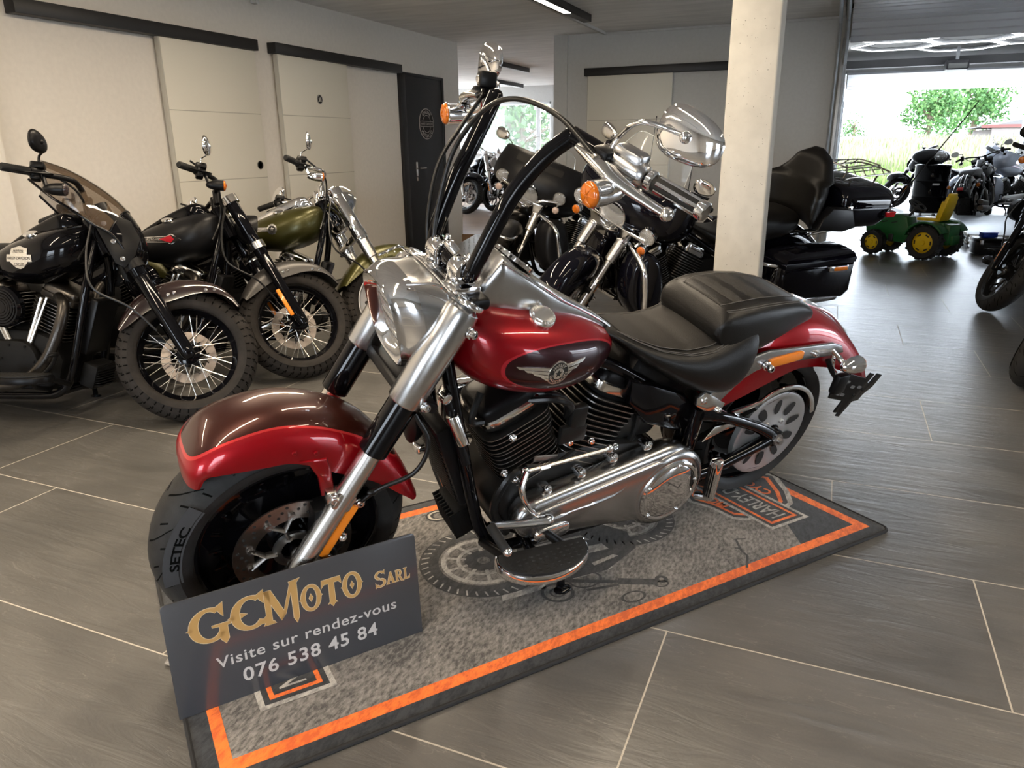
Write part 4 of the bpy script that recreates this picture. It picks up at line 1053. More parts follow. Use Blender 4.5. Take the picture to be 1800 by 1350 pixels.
                poly([(.045, .012), (.066, .022), (.085, 0), (.066, -.018), (.045, -.012)], .0042, 2); txt('HARLEY-DAVIDSON', .02, -.03, -.006, .135, .0045, 0)
            else:
                for i in range(3): poly([(-.105, .010 - i * .009), (-.02, .012 - i * .010), (-.02, .006 - i * .010), (-.10, .005 - i * .009)], .002, 0)
                n = 28; poly([(.032 * math.cos(a), .032 * math.sin(a)) for a in np.arange(n) * 2 * PI / n], .003, 0, sub=1); poly([(.022 * math.cos(a), .022 * math.sin(a)) for a in np.arange(n) * 2 * PI / n], .0038, 1, sub=1)
                poly([((.017 if i % 2 == 0 else .007) * math.sin(i * PI / 5), (.017 if i % 2 == 0 else .007) * math.cos(i * PI / 5)) for i in range(10)], .0046, 0, sub=1)
            mb.build('tank_badge', [BADGE, HOLE, mat('badge_red', (.5, .015, .03), .3)], tk)
    frame_parts(root); engine(root, g('rocker', POLISH), g('primary', GLOSS), g('prim2', GLOSS), CRINKLE, False, True, 12)
    exhaust(root, g('exhaust', EXHAUST))
    rear_parts(root, paint, g('wheelmat', GLOSS), 'holes' if wheel == 'holes' else 'dish', g('strut', BLACK), g('sig', metal), .3245, g('rear_w', .16), ty, g('siglens', AMBER), False, refl=False)
    seat_parts(root, g('pillion', False)); side_cover(root)
    if g('boards', True): floorboards(root, metal, g('board_sides', (1, -1)))
    kickstand(root, .02, .28)
    mb = MB(); mb.box((1.19, 0, .22), (.08, .15, .12), Matrix.Rotation(rad(20), 3, 'Y'), .012)
    for i in range(9): mb.box((1.228, 0, .17 + i * .012), (.03, .13, .004), None, .001)
    mb.build('voltage_regulator', CRINKLE, root)
    mb = MB(); mb.box((1.225, 0, .46), (.045, .16, .28), Matrix.Rotation(rad(20), 3, 'Y'), .01); mb.build('oil_cooler', BLACK, root)
    mb = MB(); mb.tube([(1.02, -.12, .16), (1.03, -.22, .19), (1.05, -.25, .22)], .012, 10, smooth=8); mb.tube([(1.06, -.26, .22), (1.16, -.265, .30), (1.20, -.27, .36)], .010, 10, smooth=8); mb.ell((1.20, -.29, .36), (.016, .035, .010)); mb.build('brake_pedal', g('lever', BLACK), root)
    if g('fairing'):
        S = [(1.47, .735, .10, .05), (1.485, .82, .145, .07), (1.455, .92, .165, .09), (1.40, 1.005, .175, .10), (1.325, 1.08, .18, .11), (1.23, 1.145, .175, .11), (1.13, 1.195, .155, .10), (1.03, 1.225, .11, .07)]
        S = cr(S, 30)
        def pt(i, t, lift=0.0):
            x, z, hw, back = S[i]; a = t * PI / 2; k = min(i / 16, 1); return np.array([x - back * (1.3 - .9 * k) * (1 - math.cos(a)), hw * math.sin(a), z - .012 * abs(t) - back * (.5 + 1.2 * k) * (1 - math.cos(a))])
        mb = MB(); ts = np.linspace(-1, 1, 29)
        mb.rings([[pt(i, t) for t in ts] for i in range(0, 13)], closed=False, caps=False); mb.rings([[pt(i, t) + np.array([-.005, 0, 0]) for t in ts] for i in range(0, 13)], closed=False, caps=False)
        fr = mb.build('fairing', GLOSS, root, xf, sharp=80)
        mb = MB(); mb.rings([[pt(i, t) for t in ts] for i in range(12, 30)], closed=False, caps=False); mb.build('windscreen', TINT, fr, xf, sharp=80)
        mb = MB(); mb.tube([pt(i, 1.0) for i in range(0, 30)], .006, 8); mb.tube([pt(i, -1.0) for i in range(0, 30)], .006, 8); mb.tube([pt(12, t) for t in ts], .005, 8)
        mb.rings([[pt(i, t) + np.array([.001, 0, .001]) for t in np.linspace(-.25, .25, 9)] for i in range(12, 30)], closed=False, caps=False)  # black crest strip imitates the darker look through the curved screen
        mb.build('fairing_edge_dark_band', GLOSS, fr, xf, sharp=80)
        mb = MB()
        for s in (1, -1):
            mb.prism([(1.27, .90), (1.31, .96), (1.42, .92), (1.46, .84), (1.44, .76), (1.40, .70), (1.36, .72)], (0, s * .160, 0), (1, 0, 0), (0, 0, 1), -.004, .004, .001)
            for x, z in ((1.31, .90), (1.35, .82), (1.39, .74)): bolt(mb, (x, s * .165, z), (0, s, 0), .009, .010, 1)
        build_lr(mb, 'fairing_bracket', [BLACK, CHROME], fr, xf)
    return root
def touring(root, st, steer):
    """full-dress touring bike: batwing fairing, lowers, hard bags, top case"""
    g = st.get; xf = steer_m(steer); paint = g('paint', DARKBLUE); c = (WB, 0, .33); met = g('metal', CHROME)
    wh = solid_wheel(root, 'front_wheel', c, .33, .13, .235, GLOSS, xf, RUBBER if not g('dusty') else DUSTY, 'cast', 'block' if g('dusty') else 'sport', ALU)
    brake_disc(wh, c, .075, .150, xf); brake_disc(wh, c, -.075, .150, xf)
    if g('bare_tyre'):
        FC, FE = [(1.86, .655), (1.77, .705), (1.66, .722), (1.54, .695), (1.44, .62), (1.39, .54)], [(1.83, .60), (1.76, .622), (1.66, .63), (1.57, .61), (1.49, .555), (1.43, .50)]
    else: FC, FE = [(2.01, .42), (1.985, .55), (1.88, .665), (1.72, .722), (1.56, .70), (1.43, .615), (1.35, .50), (1.31, .36)], [(1.975, .37), (1.93, .45), (1.85, .515), (1.72, .545), (1.60, .545), (1.50, .50), (1.42, .42), (1.35, .32)]
    mb = MB(); fender(mb, FC, FE, .085 if g('bare_tyre') else .10, 50, 23, 2.6)
    fd = mb.build('front_fender', paint, root, xf, sharp=50)
    mb = MB()
    if g('bare_tyre'): mb.tube([(1.80, -.10, .66), (1.90, -.08, .66), (1.93, 0, .66), (1.90, .08, .66), (1.80, .10, .66)], .012, 10, smooth=20)
    else: mb.box((2.0, 0, .50), (.02, .05, .02), None, .005)
    if not g('bare_tyre'): mb.tube([(2.015, -.05, .43), (2.022, 0, .43), (2.015, .05, .43)], .004, 6)
    mb.build('fender_trim', CHROME, fd, xf)
    fork(root, xf, .118, g('slider', ALU), g('forkcover', ALU), g('forkupper', SATIN), .36, .50, .66, True, .036)
    lz = g('lz', 0.0)
    # headlight housing and bracket
    mb = MB(); mb.prism([(-.16, .06), (-.13, -.05), (-.06, -.085), (.06, -.085), (.13, -.05), (.16, .06)], (1.40, 0, .82), (0, 1, 0), (.25, 0, 1), -.05, .04, .015); mb.build('fork_shroud', met, root, xf)
    mb = MB(); mb.lathe([(-.12, .05), (-.06, .094), (0, .098), (.012, .096), (.016, .089), (.008, .086)], (1.435, 0, .905), (1, 0, -.03), 40); hl = mb.build('headlight', met, root, xf)
    mb = MB(); mb.lathe([(.006, .086), (-.03, .06), (-.035, .002)], (1.435, 0, .905), (1, 0, -.03), 40, caps=False)
    for y, z in ((0, .045), (.04, -.022), (-.04, -.022)): mb.lathe([(-.02, .036), (.0, .034), (-.008, .02), (-.004, .002)], (1.435, y, .905 + z), (1, 0, 0), 20, mi=1)
    mb.build('headlight_reflector', [LED, CHROME], hl, xf)
    mb = MB(); mb.lathe([(.010, .087), (.020, .06), (.024, .002)], (1.435, 0, .905), (1, 0, -.03), 40); mb.build('headlight_lens', GLASS, hl, xf)
    mb = MB(); mb.tube([(1.41, -.26, .855 + lz), (1.425, -.12, .845 + lz * .6), (1.43, 0, .80), (1.425, .12, .845 + lz * .6), (1.41, .26, .855 + lz)], .014, 10, smooth=24); mb.build('lamp_bar', CHROME, root, xf)
    for s in (1, -1):
        p = np.array((1.405, s * .262, .885 + lz)); mb = MB(); mb.lathe([(-.07, .02), (-.05, .045), (0, .056), (.010, .056), (.014, .051), (.008, .048)], p, (1, 0, -.03), 32); pl = mb.build('passing_lamp', CHROME, root, xf)
        mb = MB(); mb.lathe([(.006, .048), (-.015, .03), (-.018, .002)], p, (1, 0, -.03), 28, caps=False)
        for dy, dz in ((0, .022), (.02, -.012), (-.02, -.012)): mb.lathe([(-.008, .018), (.002, .016), (-.003, .002)], p + np.array([0, dy, dz]), (1, 0, 0), 14)
        mb.build('lamp_reflector', LED, pl, xf)
        mb = MB(); mb.lathe([(.010, .048), (.018, .03), (.02, .002)], p, (1, 0, -.03), 28); mb.build('lamp_lens', GLASS, pl, xf)
        bullet_signal(root, (1.41, s * .264, .785 + lz), (1, 0, 0), .030, .06, xf, CHROME, g('siglens', AMBER))
        mb = MB(); mb.tube([(1.38, s * .262, .87 + lz), (1.38, s * .264, .80 + lz)], .008, 8); mb.build('signal_stalk', CHROME, pl, xf)
    # batwing
    def bw(t, v, off=0.0):
        a = abs(t); zb = .875 + .10 * a ** 2.2; zt = 1.205 - .085 * a ** 2.5
        z = zb + (zt - zb) * v; y = .415 * math.sin(t * PI / 2) * (1 - .06 * v)
        x = 1.425 - .30 * a ** 2.2 + .055 * math.sin(v * PI) * (1 - .4 * a) - .12 * v ** 1.6 + off * (1 - .5 * a)
        return np.array([x, y * (1 + off * .1), z])
    ts = np.linspace(-1, 1, 41); vs = np.linspace(0, 1, 17)
    mb = MB(); A = [[bw(t, v) for t in ts] for v in vs]; B = [[bw(t, v, -.05) for t in ts] for v in vs]
    R = [a + b[::-1] for a, b in zip(A, B)]; mb.rings(R); fr = mb.build('fairing', g('fairpaint', paint), root, xf, sharp=60)
    mb = MB(); mb.rings([[bw(t, v, .004) for t in np.linspace(-.36, .36, 12)] for v in (.76, .80, .86, .90)], closed=False, caps=False); mb.build('fairing_vent', HOLE, fr, xf)
    mb = MB(); mb.rings([[bw(t, 1.0, -.05), bw(t, 1, -.05) * .35 + np.array([1.20, bw(t, 1)[1] * .95, 1.10]) * .65, np.array([1.17, bw(t, 1)[1] * .8, .95])] for t in ts], closed=False, caps=False)
    mb.build('dashboard', BLACK, fr, xf, sharp=60)
    mb = MB()
    for y in (-.09, .09): mb.lathe([(0, .055), (.01, .055), (.012, .048), (.004, .046), (.003, .001)], (1.165, y, 1.06), (-1, 0, .35), 24)
    mb.build('gauge', CHROME, fr, xf)
    if g('screen', True):
        mb = MB(); H = g('screen_h', .20)
        def ws(t, v): a = abs(t); return np.array([1.335 - .16 * a ** 2 - .11 * v, .27 * t * (1 - .18 * v), 1.185 + (H * (1 - .35 * a ** 3)) * v - .05 * a ** 2])
        mb.rings([[ws(t, v) for t in np.linspace(-1, 1, 25)] for v in np.linspace(0, 1, 9)], closed=False, caps=False); sc_ = mb.build('windscreen', SCREEN, fr, xf, sharp=80)
        mb = MB(); mb.tube([ws(-1, v) for v in np.linspace(0, 1, 9)] + [ws(t, 1) for t in np.linspace(-1, 1, 25)][1:-1] + [ws(1, v) for v in np.linspace(1, 0, 9)], .0022, 6); mb.build('windscreen_edge', mat('clear_edge', (.55, .58, .58), .1, coat=1.0), sc_, xf)
    mb = MB()
    for s in (1, -1): mb.tube([(1.22, s * .04, 1.02), (1.17, s * .20, 1.09), (1.05, s * .32, 1.08), (.93, s * .41, 1.03)], .0125, 12, smooth=24)
    hb = mb.build('handlebar', CHROME, root, xf)
    for s in (1, -1):
        mb = MB(); mb.tube([(1.0, s * .355, 1.062), (.92, s * .418, 1.026)], .018, 16); mb.build('grip', GRIPR, hb, xf)
        mb = MB(); mb.box((1.045, s * .32, 1.085), (.06, .06, .06), None, .012); mb.tube([(1.09, s * .33, 1.07), (1.02, s * .42, 1.03), (.97, s * .46, 1.01)], .009, 8, smooth=8); mb.build('switch_housing', CHROME, hb, xf)
        mirror_part(root, (1.12, s * g('mirror_y', .44), 1.22), (1, s * .3, .05), .14, .095, [(1.10, s * .33, 1.10), (1.10, s * .345, 1.17), (1.13, s * (g('mirror_y', .44) - .03), 1.215)], CHROME, xf, CHROME, 2.4)
    mb = MB(); tank_mesh(mb); tk = mb.build('fuel_tank', paint, root, sharp=60)
    mb = MB(); loft_top(mb, [(1.19, .03, .945, .88), (1.1, .05, .965, .88), (.95, .045, .925, .83), (.80, .035, .855, .76), (.73, .02, .80, .73)], 4, 32, 30); mb.build('tank_console', g('console', CHROME), tk)
    if g('badge', True):
        mb = MB()
        for s in (1, -1): put_text(mb, 'HARLEY-DAVIDSON', .03, (0, 0, 0), (1, 0, 0), (0, 0, 1), fit=.22, fn=lambda u, v: np.array([.98 - s * u, s * (tank_y(.98 - s * u, .80 + v) + .003), .80 + v]))
        mb.build('tank_badge', BADGE, tk)
    frame_parts(root); engine(root, g('rocker', CHROME), g('primary', CHROME), CHROME, CRINKLE, False, True, 12); exhaust(root, g('exhaust', CHROME)); floorboards(root); kickstand(root, .02, .26)
    for s in (1, -1):
        mb = MB(); P = [(1.26, .26), (1.335, .38), (1.345, .55), (1.30, .665), (1.22, .69), (1.13, .63), (1.085, .48), (1.09, .33), (1.16, .25)]; Pc = [tuple(q[:2]) for q in cr([(x, z, 0) for x, z in P + P[:1]], 40)[:-1]]
        flat_part(mb, Pc, min(s * .13, s * .335), max(s * .13, s * .335), .045); lf = mb.build('lower_fairing', paint, root, sharp=50)
        mb = MB(); mb.ell((1.11, s * .27, .50), (.012, .045, .06)); mb.build('fairing_vent', HOLE, lf)
        mb = MB(); mb.tube([(1.27, s * .06, .72), (1.30, s * .22, .70), (1.30, s * .37, .62), (1.285, s * .40, .50), (1.255, s * .39, .34), (1.22, s * .33, .24), (1.15, s * .13, .20)], .019, 14, smooth=40); mb.build('crash_bar', CHROME, root)
    # rear
    mb = MB(); fender(mb, RCREST, REDGE, .12, 50, 21, 2.5); rf = mb.build('rear_fender', paint, root, sharp=50)
    w2 = solid_wheel(root, 'rear_wheel', (0, 0, .33), .33, .18, .235, GLOSS, None, RUBBER, 'cast', 'sport', ALU)
    secs = [(.78, .04, .80, .77), (.70, .13, .775, .72), (.55, .17, .735, .63), (.42, .19, .735, .60), (.33, .19, .79, .60), (.29, .185, .85, .62), (.20, .185, .865, .64), (.05, .185, .86, .66), (-.06, .17, .86, .70), (-.10, .14, .84, .74)]
    mb = MB(); loft_top(mb, secs, 3.0, 44, 50); se = mb.build('seat', LEATHER, root, sharp=70)
    mb = MB(); mb.tube([(.29, -.17, .80), (.275, -.10, .862), (.27, 0, .87), (.275, .10, .862), (.29, .17, .80)], .006, 8, smooth=20); mb.build('seat_piping', LEATHER2, se)
    for s in (1, -1):
        if not g('bags', True): break
        y0, y1 = min(s * .235, s * .475), max(s * .235, s * .475)
        mb = MB(); flat_part(mb, [(.235, .42), (.25, .575), (-.385, .592), (-.415, .37), (-.36, .32), (.10, .345)], y0, y1, .030); bg_ = mb.build('saddlebag', paint, root, sharp=50)
        mb = MB(); R = []
        for k, (ins, z) in enumerate(((0, .575), (.0, .605), (.02, .640), (.055, .662), (.10, .672))):
            R.append([(x, y, z + (.02 - (x + .5) * .03 if k < 5 else 0)) for x, y in ((.24 - ins, y0 + ins * .6), (.245 - ins, (y0 + y1) / 2), (.24 - ins, y1 - ins * .6), (-.10, y1 - ins * .5), (-.385 + ins, y1 - ins * .6), (-.405 + ins, (y0 + y1) / 2), (-.385 + ins, y0 + ins * .6), (-.10, y0 + ins * .5))])
        mb.rings(R); mb.build('saddlebag_lid', paint, bg_, sharp=30)
        mb = MB(); mb.prism(supell(.085, .024, 6, 28), (-.235, s * .478, .555), (1, 0, 0), (0, 0, 1), -.010, .010, .006); rz = mb.build('reflector_bezel', CHROME, bg_)
        mb = MB(); mb.prism(supell(.060, .014, 8, 24), (-.25, s * .480, .555), (1, 0, 0), (0, 0, 1), -.013, .013, .004); mb.build('reflector', REFLECT, rz)
        mb = MB(); mb.tube([(.36, s * .20, .56), (.30, s * .36, .575), (.12, s * .43, .555), (.045, s * .455, .52), (.02, s * .46, .42), (.005, s * .45, .31), (-.03, s * .40, .285)], .013, 12, smooth=36); mb.tube([(.30, s * .30, .42), (.10, s * .40, .30)], .012, 10); mb.build('bag_guard', CHROME, root)
        mb = MB(); mb.tube([(.55, s * .22, .23), (.40, s * .30, .255), (.2, s * .315, .265), (-.40, s * .335, .280), (-.425, s * .336, .281)], [.03, .045, .048, .048, .040], 20, smooth=24); mb.build('muffler', CHROME, root)
    if g('tourpak', True):
        SX, SZ = -.23, -.05
        SH = Matrix.Translation((SX, 0, SZ))
        def tp(z, hx0, hx1, hy, n=5): return [(p, q, z) for p, q in supell((hx1 - hx0) / 2, hy, n, 48, ((hx0 + hx1) / 2, 0))]
        mb = MB(); mb.rings([tp(.800, -.50, -.12, .22), tp(.815, -.55, -.10, .26), tp(.88, -.60, -.085, .295), tp(.955, -.62, -.08, .305), tp(.960, -.62, -.08, .305)]); pk = mb.build('top_case', paint, root, SH, sharp=45)
        mb = MB(); mb.rings([tp(.962, -.625, -.08, .307), tp(1.02, -.62, -.08, .302), tp(1.07, -.58, -.085, .275), tp(1.095, -.52, -.10, .22), tp(1.10, -.46, -.14, .14)]); mb.build('top_case_lid', paint, pk, SH, sharp=45)
        mb = MB(); mb.rings([tp(.955, -.627, -.075, .309), tp(.964, -.627, -.075, .309)], caps=True); mb.build('case_trim', mat('trim_steel', (.35, .35, .36), .25, 1.0), pk, SH)
        mb = MB()
        for s in (1, -1):
            for x in (-.13, -.53): mb.box((x, s * (.308 if x > -.3 else .285), .955), (.045, .02, .065), None, .006)
        build_lr(mb.xf(SH), 'case_latch', CHROME, pk)
        mb = MB()
        for s in (1, -1): mb.prism([(-.60, .885), (-.53, .885), (-.50, .925), (-.61, .925)], (0, s * .255, 0), (1, 0, 0), (0, 0, 1), -.045, .045, .006)
        build_lr(mb.xf(SH), 'tail_light', REDLENS, pk)
        mb = MB()
        for s in (1, -1):
            flat_part(mb, [(-.09, .785), (-.32, .765), (-.43, .79), (-.36, .92), (-.18, .935), (-.11, .86)], min(s * .27, s * .345), max(s * .27, s * .345), .012)
        build_lr(mb, 'armrest', MATTE, pk)
        # wrap-round backrest
        mb = MB(); R = []
        for v in np.linspace(0, 1, 24):
            z = .78 + .49 * v; hw = np.interp(v, [0, .12, .45, .58, .72, .88, 1], [.28, .325, .325, .265, .20, .15, .04]); th = np.interp(v, [0, .15, .6, .9, 1], [.04, .07, .075, .055, .01])
            ring = []
            for k in range(40):
                a = 2 * PI * k / 40; y = hw * math.copysign(abs(math.cos(a)) ** .6, math.cos(a)); d = th * math.copysign(abs(math.sin(a)) ** .8, math.sin(a))
                ring.append((-.215 + .14 * (abs(y) / .285) ** 2.2 * (1 if v < .6 else .5) + d - .03 * v, y, z))
            R.append(ring)
        mb.rings(R); br = mb.build('backrest', LEATHER, root, sharp=70)
        mb = MB(); z = 1.145; rk = g('rackmat', CHROME)
        mb.tube([(-.16, -.16, z - .02), (-.20, -.17, z), (-.56, -.16, z + .02), (-.60, -.10, z + .03), (-.60, .10, z + .03), (-.56, .16, z + .02), (-.20, .17, z), (-.16, .16, z - .02)], .006, 8, smooth=50)
        mb.tube([(-.24, -.11, z + .055), (-.52, -.10, z + .06), (-.55, -.05, z + .06), (-.55, .05, z + .06), (-.52, .10, z + .06), (-.24, .11, z + .055), (-.24, -.11, z + .055)], .005, 8, smooth=50)
        for y in (-.06, 0, .06): mb.tube([(-.20, y, z), (-.59, y, z + .027)], .004, 6)
        for x in (-.26, -.35, -.44, -.53):
            for s in (1, -1): mb.tube([(x, s * .165, z + .01), (x, s * .105, z + .058)], .004, 6)
        for x in (-.25, -.48):
            for s in (1, -1): mb.cyl((x, s * .12, 1.06), (x, s * .15, z + .01), .007, 8)
        mb.build('luggage_rack', STEEL, root, SH)
        mb = MB(); mb.cyl((-.56, .29, .98), (-.58, .29, 1.00), .014, 12); mb.tube([(-.57, .29, .99), (-.70, .30, 1.20), (-.98, .31, 1.62), (-1.02, .31, 1.69)], [.006, .005, .004, .0035], 8, smooth=20); mb.ell((-1.02, .31, 1.69), (.005, .005, .007)); mb.build('antenna', BLACK, root, SH)
    mb = MB()
    for s in (1, -1): mb.tube([(.0, s * .16, .72), (-.24, s * .17, .73)], .012, 8); mb.tube([(-.18, s * .16, .69), (-.46, s * .17, .73)], .012, 8)
    build_lr(mb, 'case_support', CHROME, root)
    if g('whips'):
        for s in (1, -1):
            mb = MB(); mb.cyl((-.42, s * .27, .60), (-.43, s * .27, .66), .013, 12); mb.tube([(-.43, s * .27, .65), (-.46, s * .275, 1.0), (-.52, s * .28, 1.52)], [.0045, .004, .003], 8, smooth=12); mb.ell((-.52, s * .28, 1.52), (.006, .006, .008)); mb.build('antenna', BLACK, root)
    for s in (1, -1) if not g('tourpak', True) else (): bullet_signal(root, (-.50, s * .17, .66), (-1, 0, 0), .030, .06, None, CHROME, REDLENS, 'rear_turn_signal')
    return root
# ------------------------------------------------------------------ the room
def nodes(m): return m.node_tree.nodes.new, m.node_tree.links.new
def tile_floor():
    m, nt, b = principled('slate_tiles'); N, L = nodes(m)
    def M(op, a, c=None, d=None):
        n = N('ShaderNodeMath'); n.operation = op
        for i, x in enumerate((a, c, d)):
            if x is None: continue
            if isinstance(x, (int, float)): n.inputs[i].default_value = x
            else: L(x, n.inputs[i])
        return n.outputs[0]
    tc = N('ShaderNodeTexCoord'); sp = N('ShaderNodeSeparateXYZ'); L(tc.outputs['Object'], sp.inputs[0]); X, Y, Z = sp.outputs
    r = M('DIVIDE', M('SUBTRACT', Y, 1.143), .5965); n_ = M('FLOOR', r); fy = M('MULTIPLY', M('FRACT', r), .5965)
    xo = M('SUBTRACT', .906, M('MULTIPLY', M('FLOORED_MODULO', n_, 3.0), .4015)); q = M('DIVIDE', M('SUBTRACT', X, xo), 1.2045); fx = M('MULTIPLY', M('FRACT', q), 1.2045)
    g = M('MAXIMUM', M('LESS_THAN', fx, .0042), M('LESS_THAN', fy, .0042))
    cell = N('ShaderNodeCombineXYZ'); L(M('FLOOR', q), cell.inputs[0]); L(n_, cell.inputs[1])
    wn = N('ShaderNodeTexWhiteNoise'); wn.noise_dimensions = '3D'; L(cell.outputs[0], wn.inputs['Vector'])
    off = N('ShaderNodeVectorMath'); off.operation = 'MULTIPLY_ADD'; L(wn.outputs['Color'], off.inputs[0]); off.inputs[1].default_value = (40, 40, 40); L(tc.outputs['Object'], off.inputs[2])
    n1 = N('ShaderNodeTexNoise'); n1.inputs['Scale'].default_value = 2.2; n1.inputs['Detail'].default_value = 8; n1.inputs['Distortion'].default_value = .6; L(off.outputs[0], n1.inputs['Vector'])
    mp = N('ShaderNodeMapping'); mp.inputs['Rotation'].default_value = (0, 0, .5); mp.inputs['Scale'].default_value = (1.6, 9, 1); L(off.outputs[0], mp.inputs[0])
    n2 = N('ShaderNodeTexNoise'); n2.inputs['Scale'].default_value = 2.0; n2.inputs['Detail'].default_value = 9; n2.inputs['Roughness'].default_value = .62; n2.inputs['Distortion'].default_value = 1.2; L(mp.outputs[0], n2.inputs['Vector'])
    n3 = N('ShaderNodeTexNoise'); n3.inputs['Scale'].default_value = 160; n3.inputs['Detail'].default_value = 3; L(off.outputs[0], n3.inputs['Vector'])
    rmp = N('ShaderNodeValToRGB'); rmp.color_ramp.elements[0].position = .33; rmp.color_ramp.elements[0].color = (.062, .060, .056, 1); rmp.color_ramp.elements[1].position = .66; rmp.color_ramp.elements[1].color = (.122, .116, .107, 1)
    mixv = M('ADD', M('MULTIPLY', n1.outputs[0], .55), M('ADD', M('MULTIPLY', n2.outputs[0], .3), M('MULTIPLY', n3.outputs[0], .15))); L(mixv, rmp.inputs[0])
    vn_ = N('ShaderNodeTexNoise'); vn_.inputs['Scale'].default_value = 1.3; vn_.inputs['Detail'].default_value = 6; vn_.inputs['Distortion'].default_value = 2.2; L(mp.outputs[0], vn_.inputs['Vector'])
    vein = M('LESS_THAN', M('ABSOLUTE', M('SUBTRACT', vn_.outputs[0], .5)), .0035); ve = M('MULTIPLY', vein, M('GREATER_THAN', n1.outputs[0], .47))
    vmx = N('ShaderNodeMix'); vmx.data_type = 'RGBA'; L(M('MULTIPLY', ve, .22), vmx.inputs[0]); L(rmp.outputs[0], vmx.inputs[6]); vmx.inputs[7].default_value = (.34, .32, .29, 1)
    mx = N('ShaderNodeMix'); mx.data_type = 'RGBA'; L(g, mx.inputs[0]); L(vmx.outputs[2], mx.inputs[6]); mx.inputs[7].default_value = (.44, .40, .34, 1); L(mx.outputs[2], b.inputs['Base Color'])
    rr = M('ADD', M('MULTIPLY', n2.outputs[0], .18), .27); b.inputs['Specular IOR Level'].default_value = .95; L(M('MAXIMUM', rr, M('MULTIPLY', g, .75)), b.inputs['Roughness'])
    bp = N('ShaderNodeBump'); bp.inputs['Strength'].default_value = .35; bp.inputs['Distance'].default_value = .006
    hh = M('SUBTRACT', M('ADD', M('MULTIPLY', n2.outputs[0], 1.2), M('MULTIPLY', n3.outputs[0], .06)), M('MULTIPLY', g, .25)); L(hh, bp.inputs['Height']); L(bp.outputs[0], b.inputs['Normal'])
    return m
def wood_floor():
    m, nt, b = principled('oak_floor'); N, L = nodes(m)
    tc = N('ShaderNodeTexCoord'); br = N('ShaderNodeTexBrick'); br.inputs['Scale'].default_value = 1; br.inputs['Brick Width'].default_value = 1.4; br.inputs['Row Height'].default_value = .14; br.inputs['Mortar Size'].default_value = .003
    br.inputs['Color1'].default_value = (.33, .22, .15, 1); br.inputs['Color2'].default_value = (.42, .30, .21, 1); br.inputs['Mortar'].default_value = (.15, .1, .07, 1); L(tc.outputs['Object'], br.inputs['Vector']); L(br.outputs[0], b.inputs['Base Color']); b.inputs['Roughness'].default_value = .3
    return m
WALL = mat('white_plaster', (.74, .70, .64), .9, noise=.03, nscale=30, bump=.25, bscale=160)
WALL2 = mat('white_plaster_shaded', (.58, .575, .555), .9, noise=.03, nscale=30)  # plaster colour darkened to carry the shade on the far wall
CEIL = mat('concrete_ceiling', (.80, .78, .75), .85, noise=.10, nscale=3.5, bump=.1, bscale=60, stretch=(.5, 2.5, 1))
CEIL2 = mat('painted_ceiling', (.70, .69, .67), .85, noise=.03, nscale=6)
DOORW = mat('cream_door', (.70, .67, .58), .45)
RAILB = mat('black_rail', (.012, .012, .013), .45)
CONC = mat('white_concrete_pillar', (.58, .56, .51), .85, noise=.06, nscale=12, bump=.15, bscale=90)
GALV = mat('galvanised_steel', (.42, .44, .46), .4, .8, noise=.1, nscale=20)
PANEL = mat('door_panel_white', (.78, .80, .85), .35)
def box(name, lo, hi, m, parent=None, bevel=0.0, kind=True):
    lo, hi = np.array(lo, float), np.array(hi, float); mb = MB(); mb.box((lo + hi) / 2, hi - lo, None, bevel); o = mb.build(name, m, parent)
    if kind and parent is None: struct(o)
    return o
ZC = 2.515; XL = -4.6; YF = 9.1
struct(box('floor', (-4.8, -3.8, -.12), (6.0, 18.2, 0), tile_floor()))
box('wall_left', (XL - .2, 3.04, 0), (XL, YF + .0, ZC), WALL)
box('wall_left', (XL - .2, -3.8, 0), (XL + .06, 3.04, ZC), WALL)
box('ceiling', (XL - .2, -3.8, ZC), (-.12, YF + .2, ZC + .2), CEIL)
box('ceiling', (-.12, -3.8, 2.62), (6.0, YF + .2, 2.8), CEIL2)
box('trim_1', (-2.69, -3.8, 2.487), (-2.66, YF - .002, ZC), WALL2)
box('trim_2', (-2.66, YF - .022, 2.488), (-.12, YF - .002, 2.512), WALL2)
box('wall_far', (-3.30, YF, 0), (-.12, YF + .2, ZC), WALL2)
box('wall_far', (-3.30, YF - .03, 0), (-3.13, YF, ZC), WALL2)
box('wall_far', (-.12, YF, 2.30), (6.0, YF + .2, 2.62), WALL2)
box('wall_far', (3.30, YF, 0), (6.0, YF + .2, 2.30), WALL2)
# unseen walls behind and beside the camera, window gaps invented to let daylight in
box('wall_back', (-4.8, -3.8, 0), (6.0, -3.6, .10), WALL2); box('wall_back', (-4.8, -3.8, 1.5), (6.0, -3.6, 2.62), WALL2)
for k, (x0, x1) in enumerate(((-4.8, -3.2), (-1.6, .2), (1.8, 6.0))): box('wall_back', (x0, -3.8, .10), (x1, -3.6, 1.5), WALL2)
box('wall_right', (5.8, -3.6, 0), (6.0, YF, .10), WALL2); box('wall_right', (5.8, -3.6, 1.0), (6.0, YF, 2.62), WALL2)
for k, (y0, y1) in enumerate(((-3.6, .6), (2.0, 4.6), (8.6, YF))): box('wall_right', (5.8, y0, .10), (6.0, y1, 1.0), WALL2)
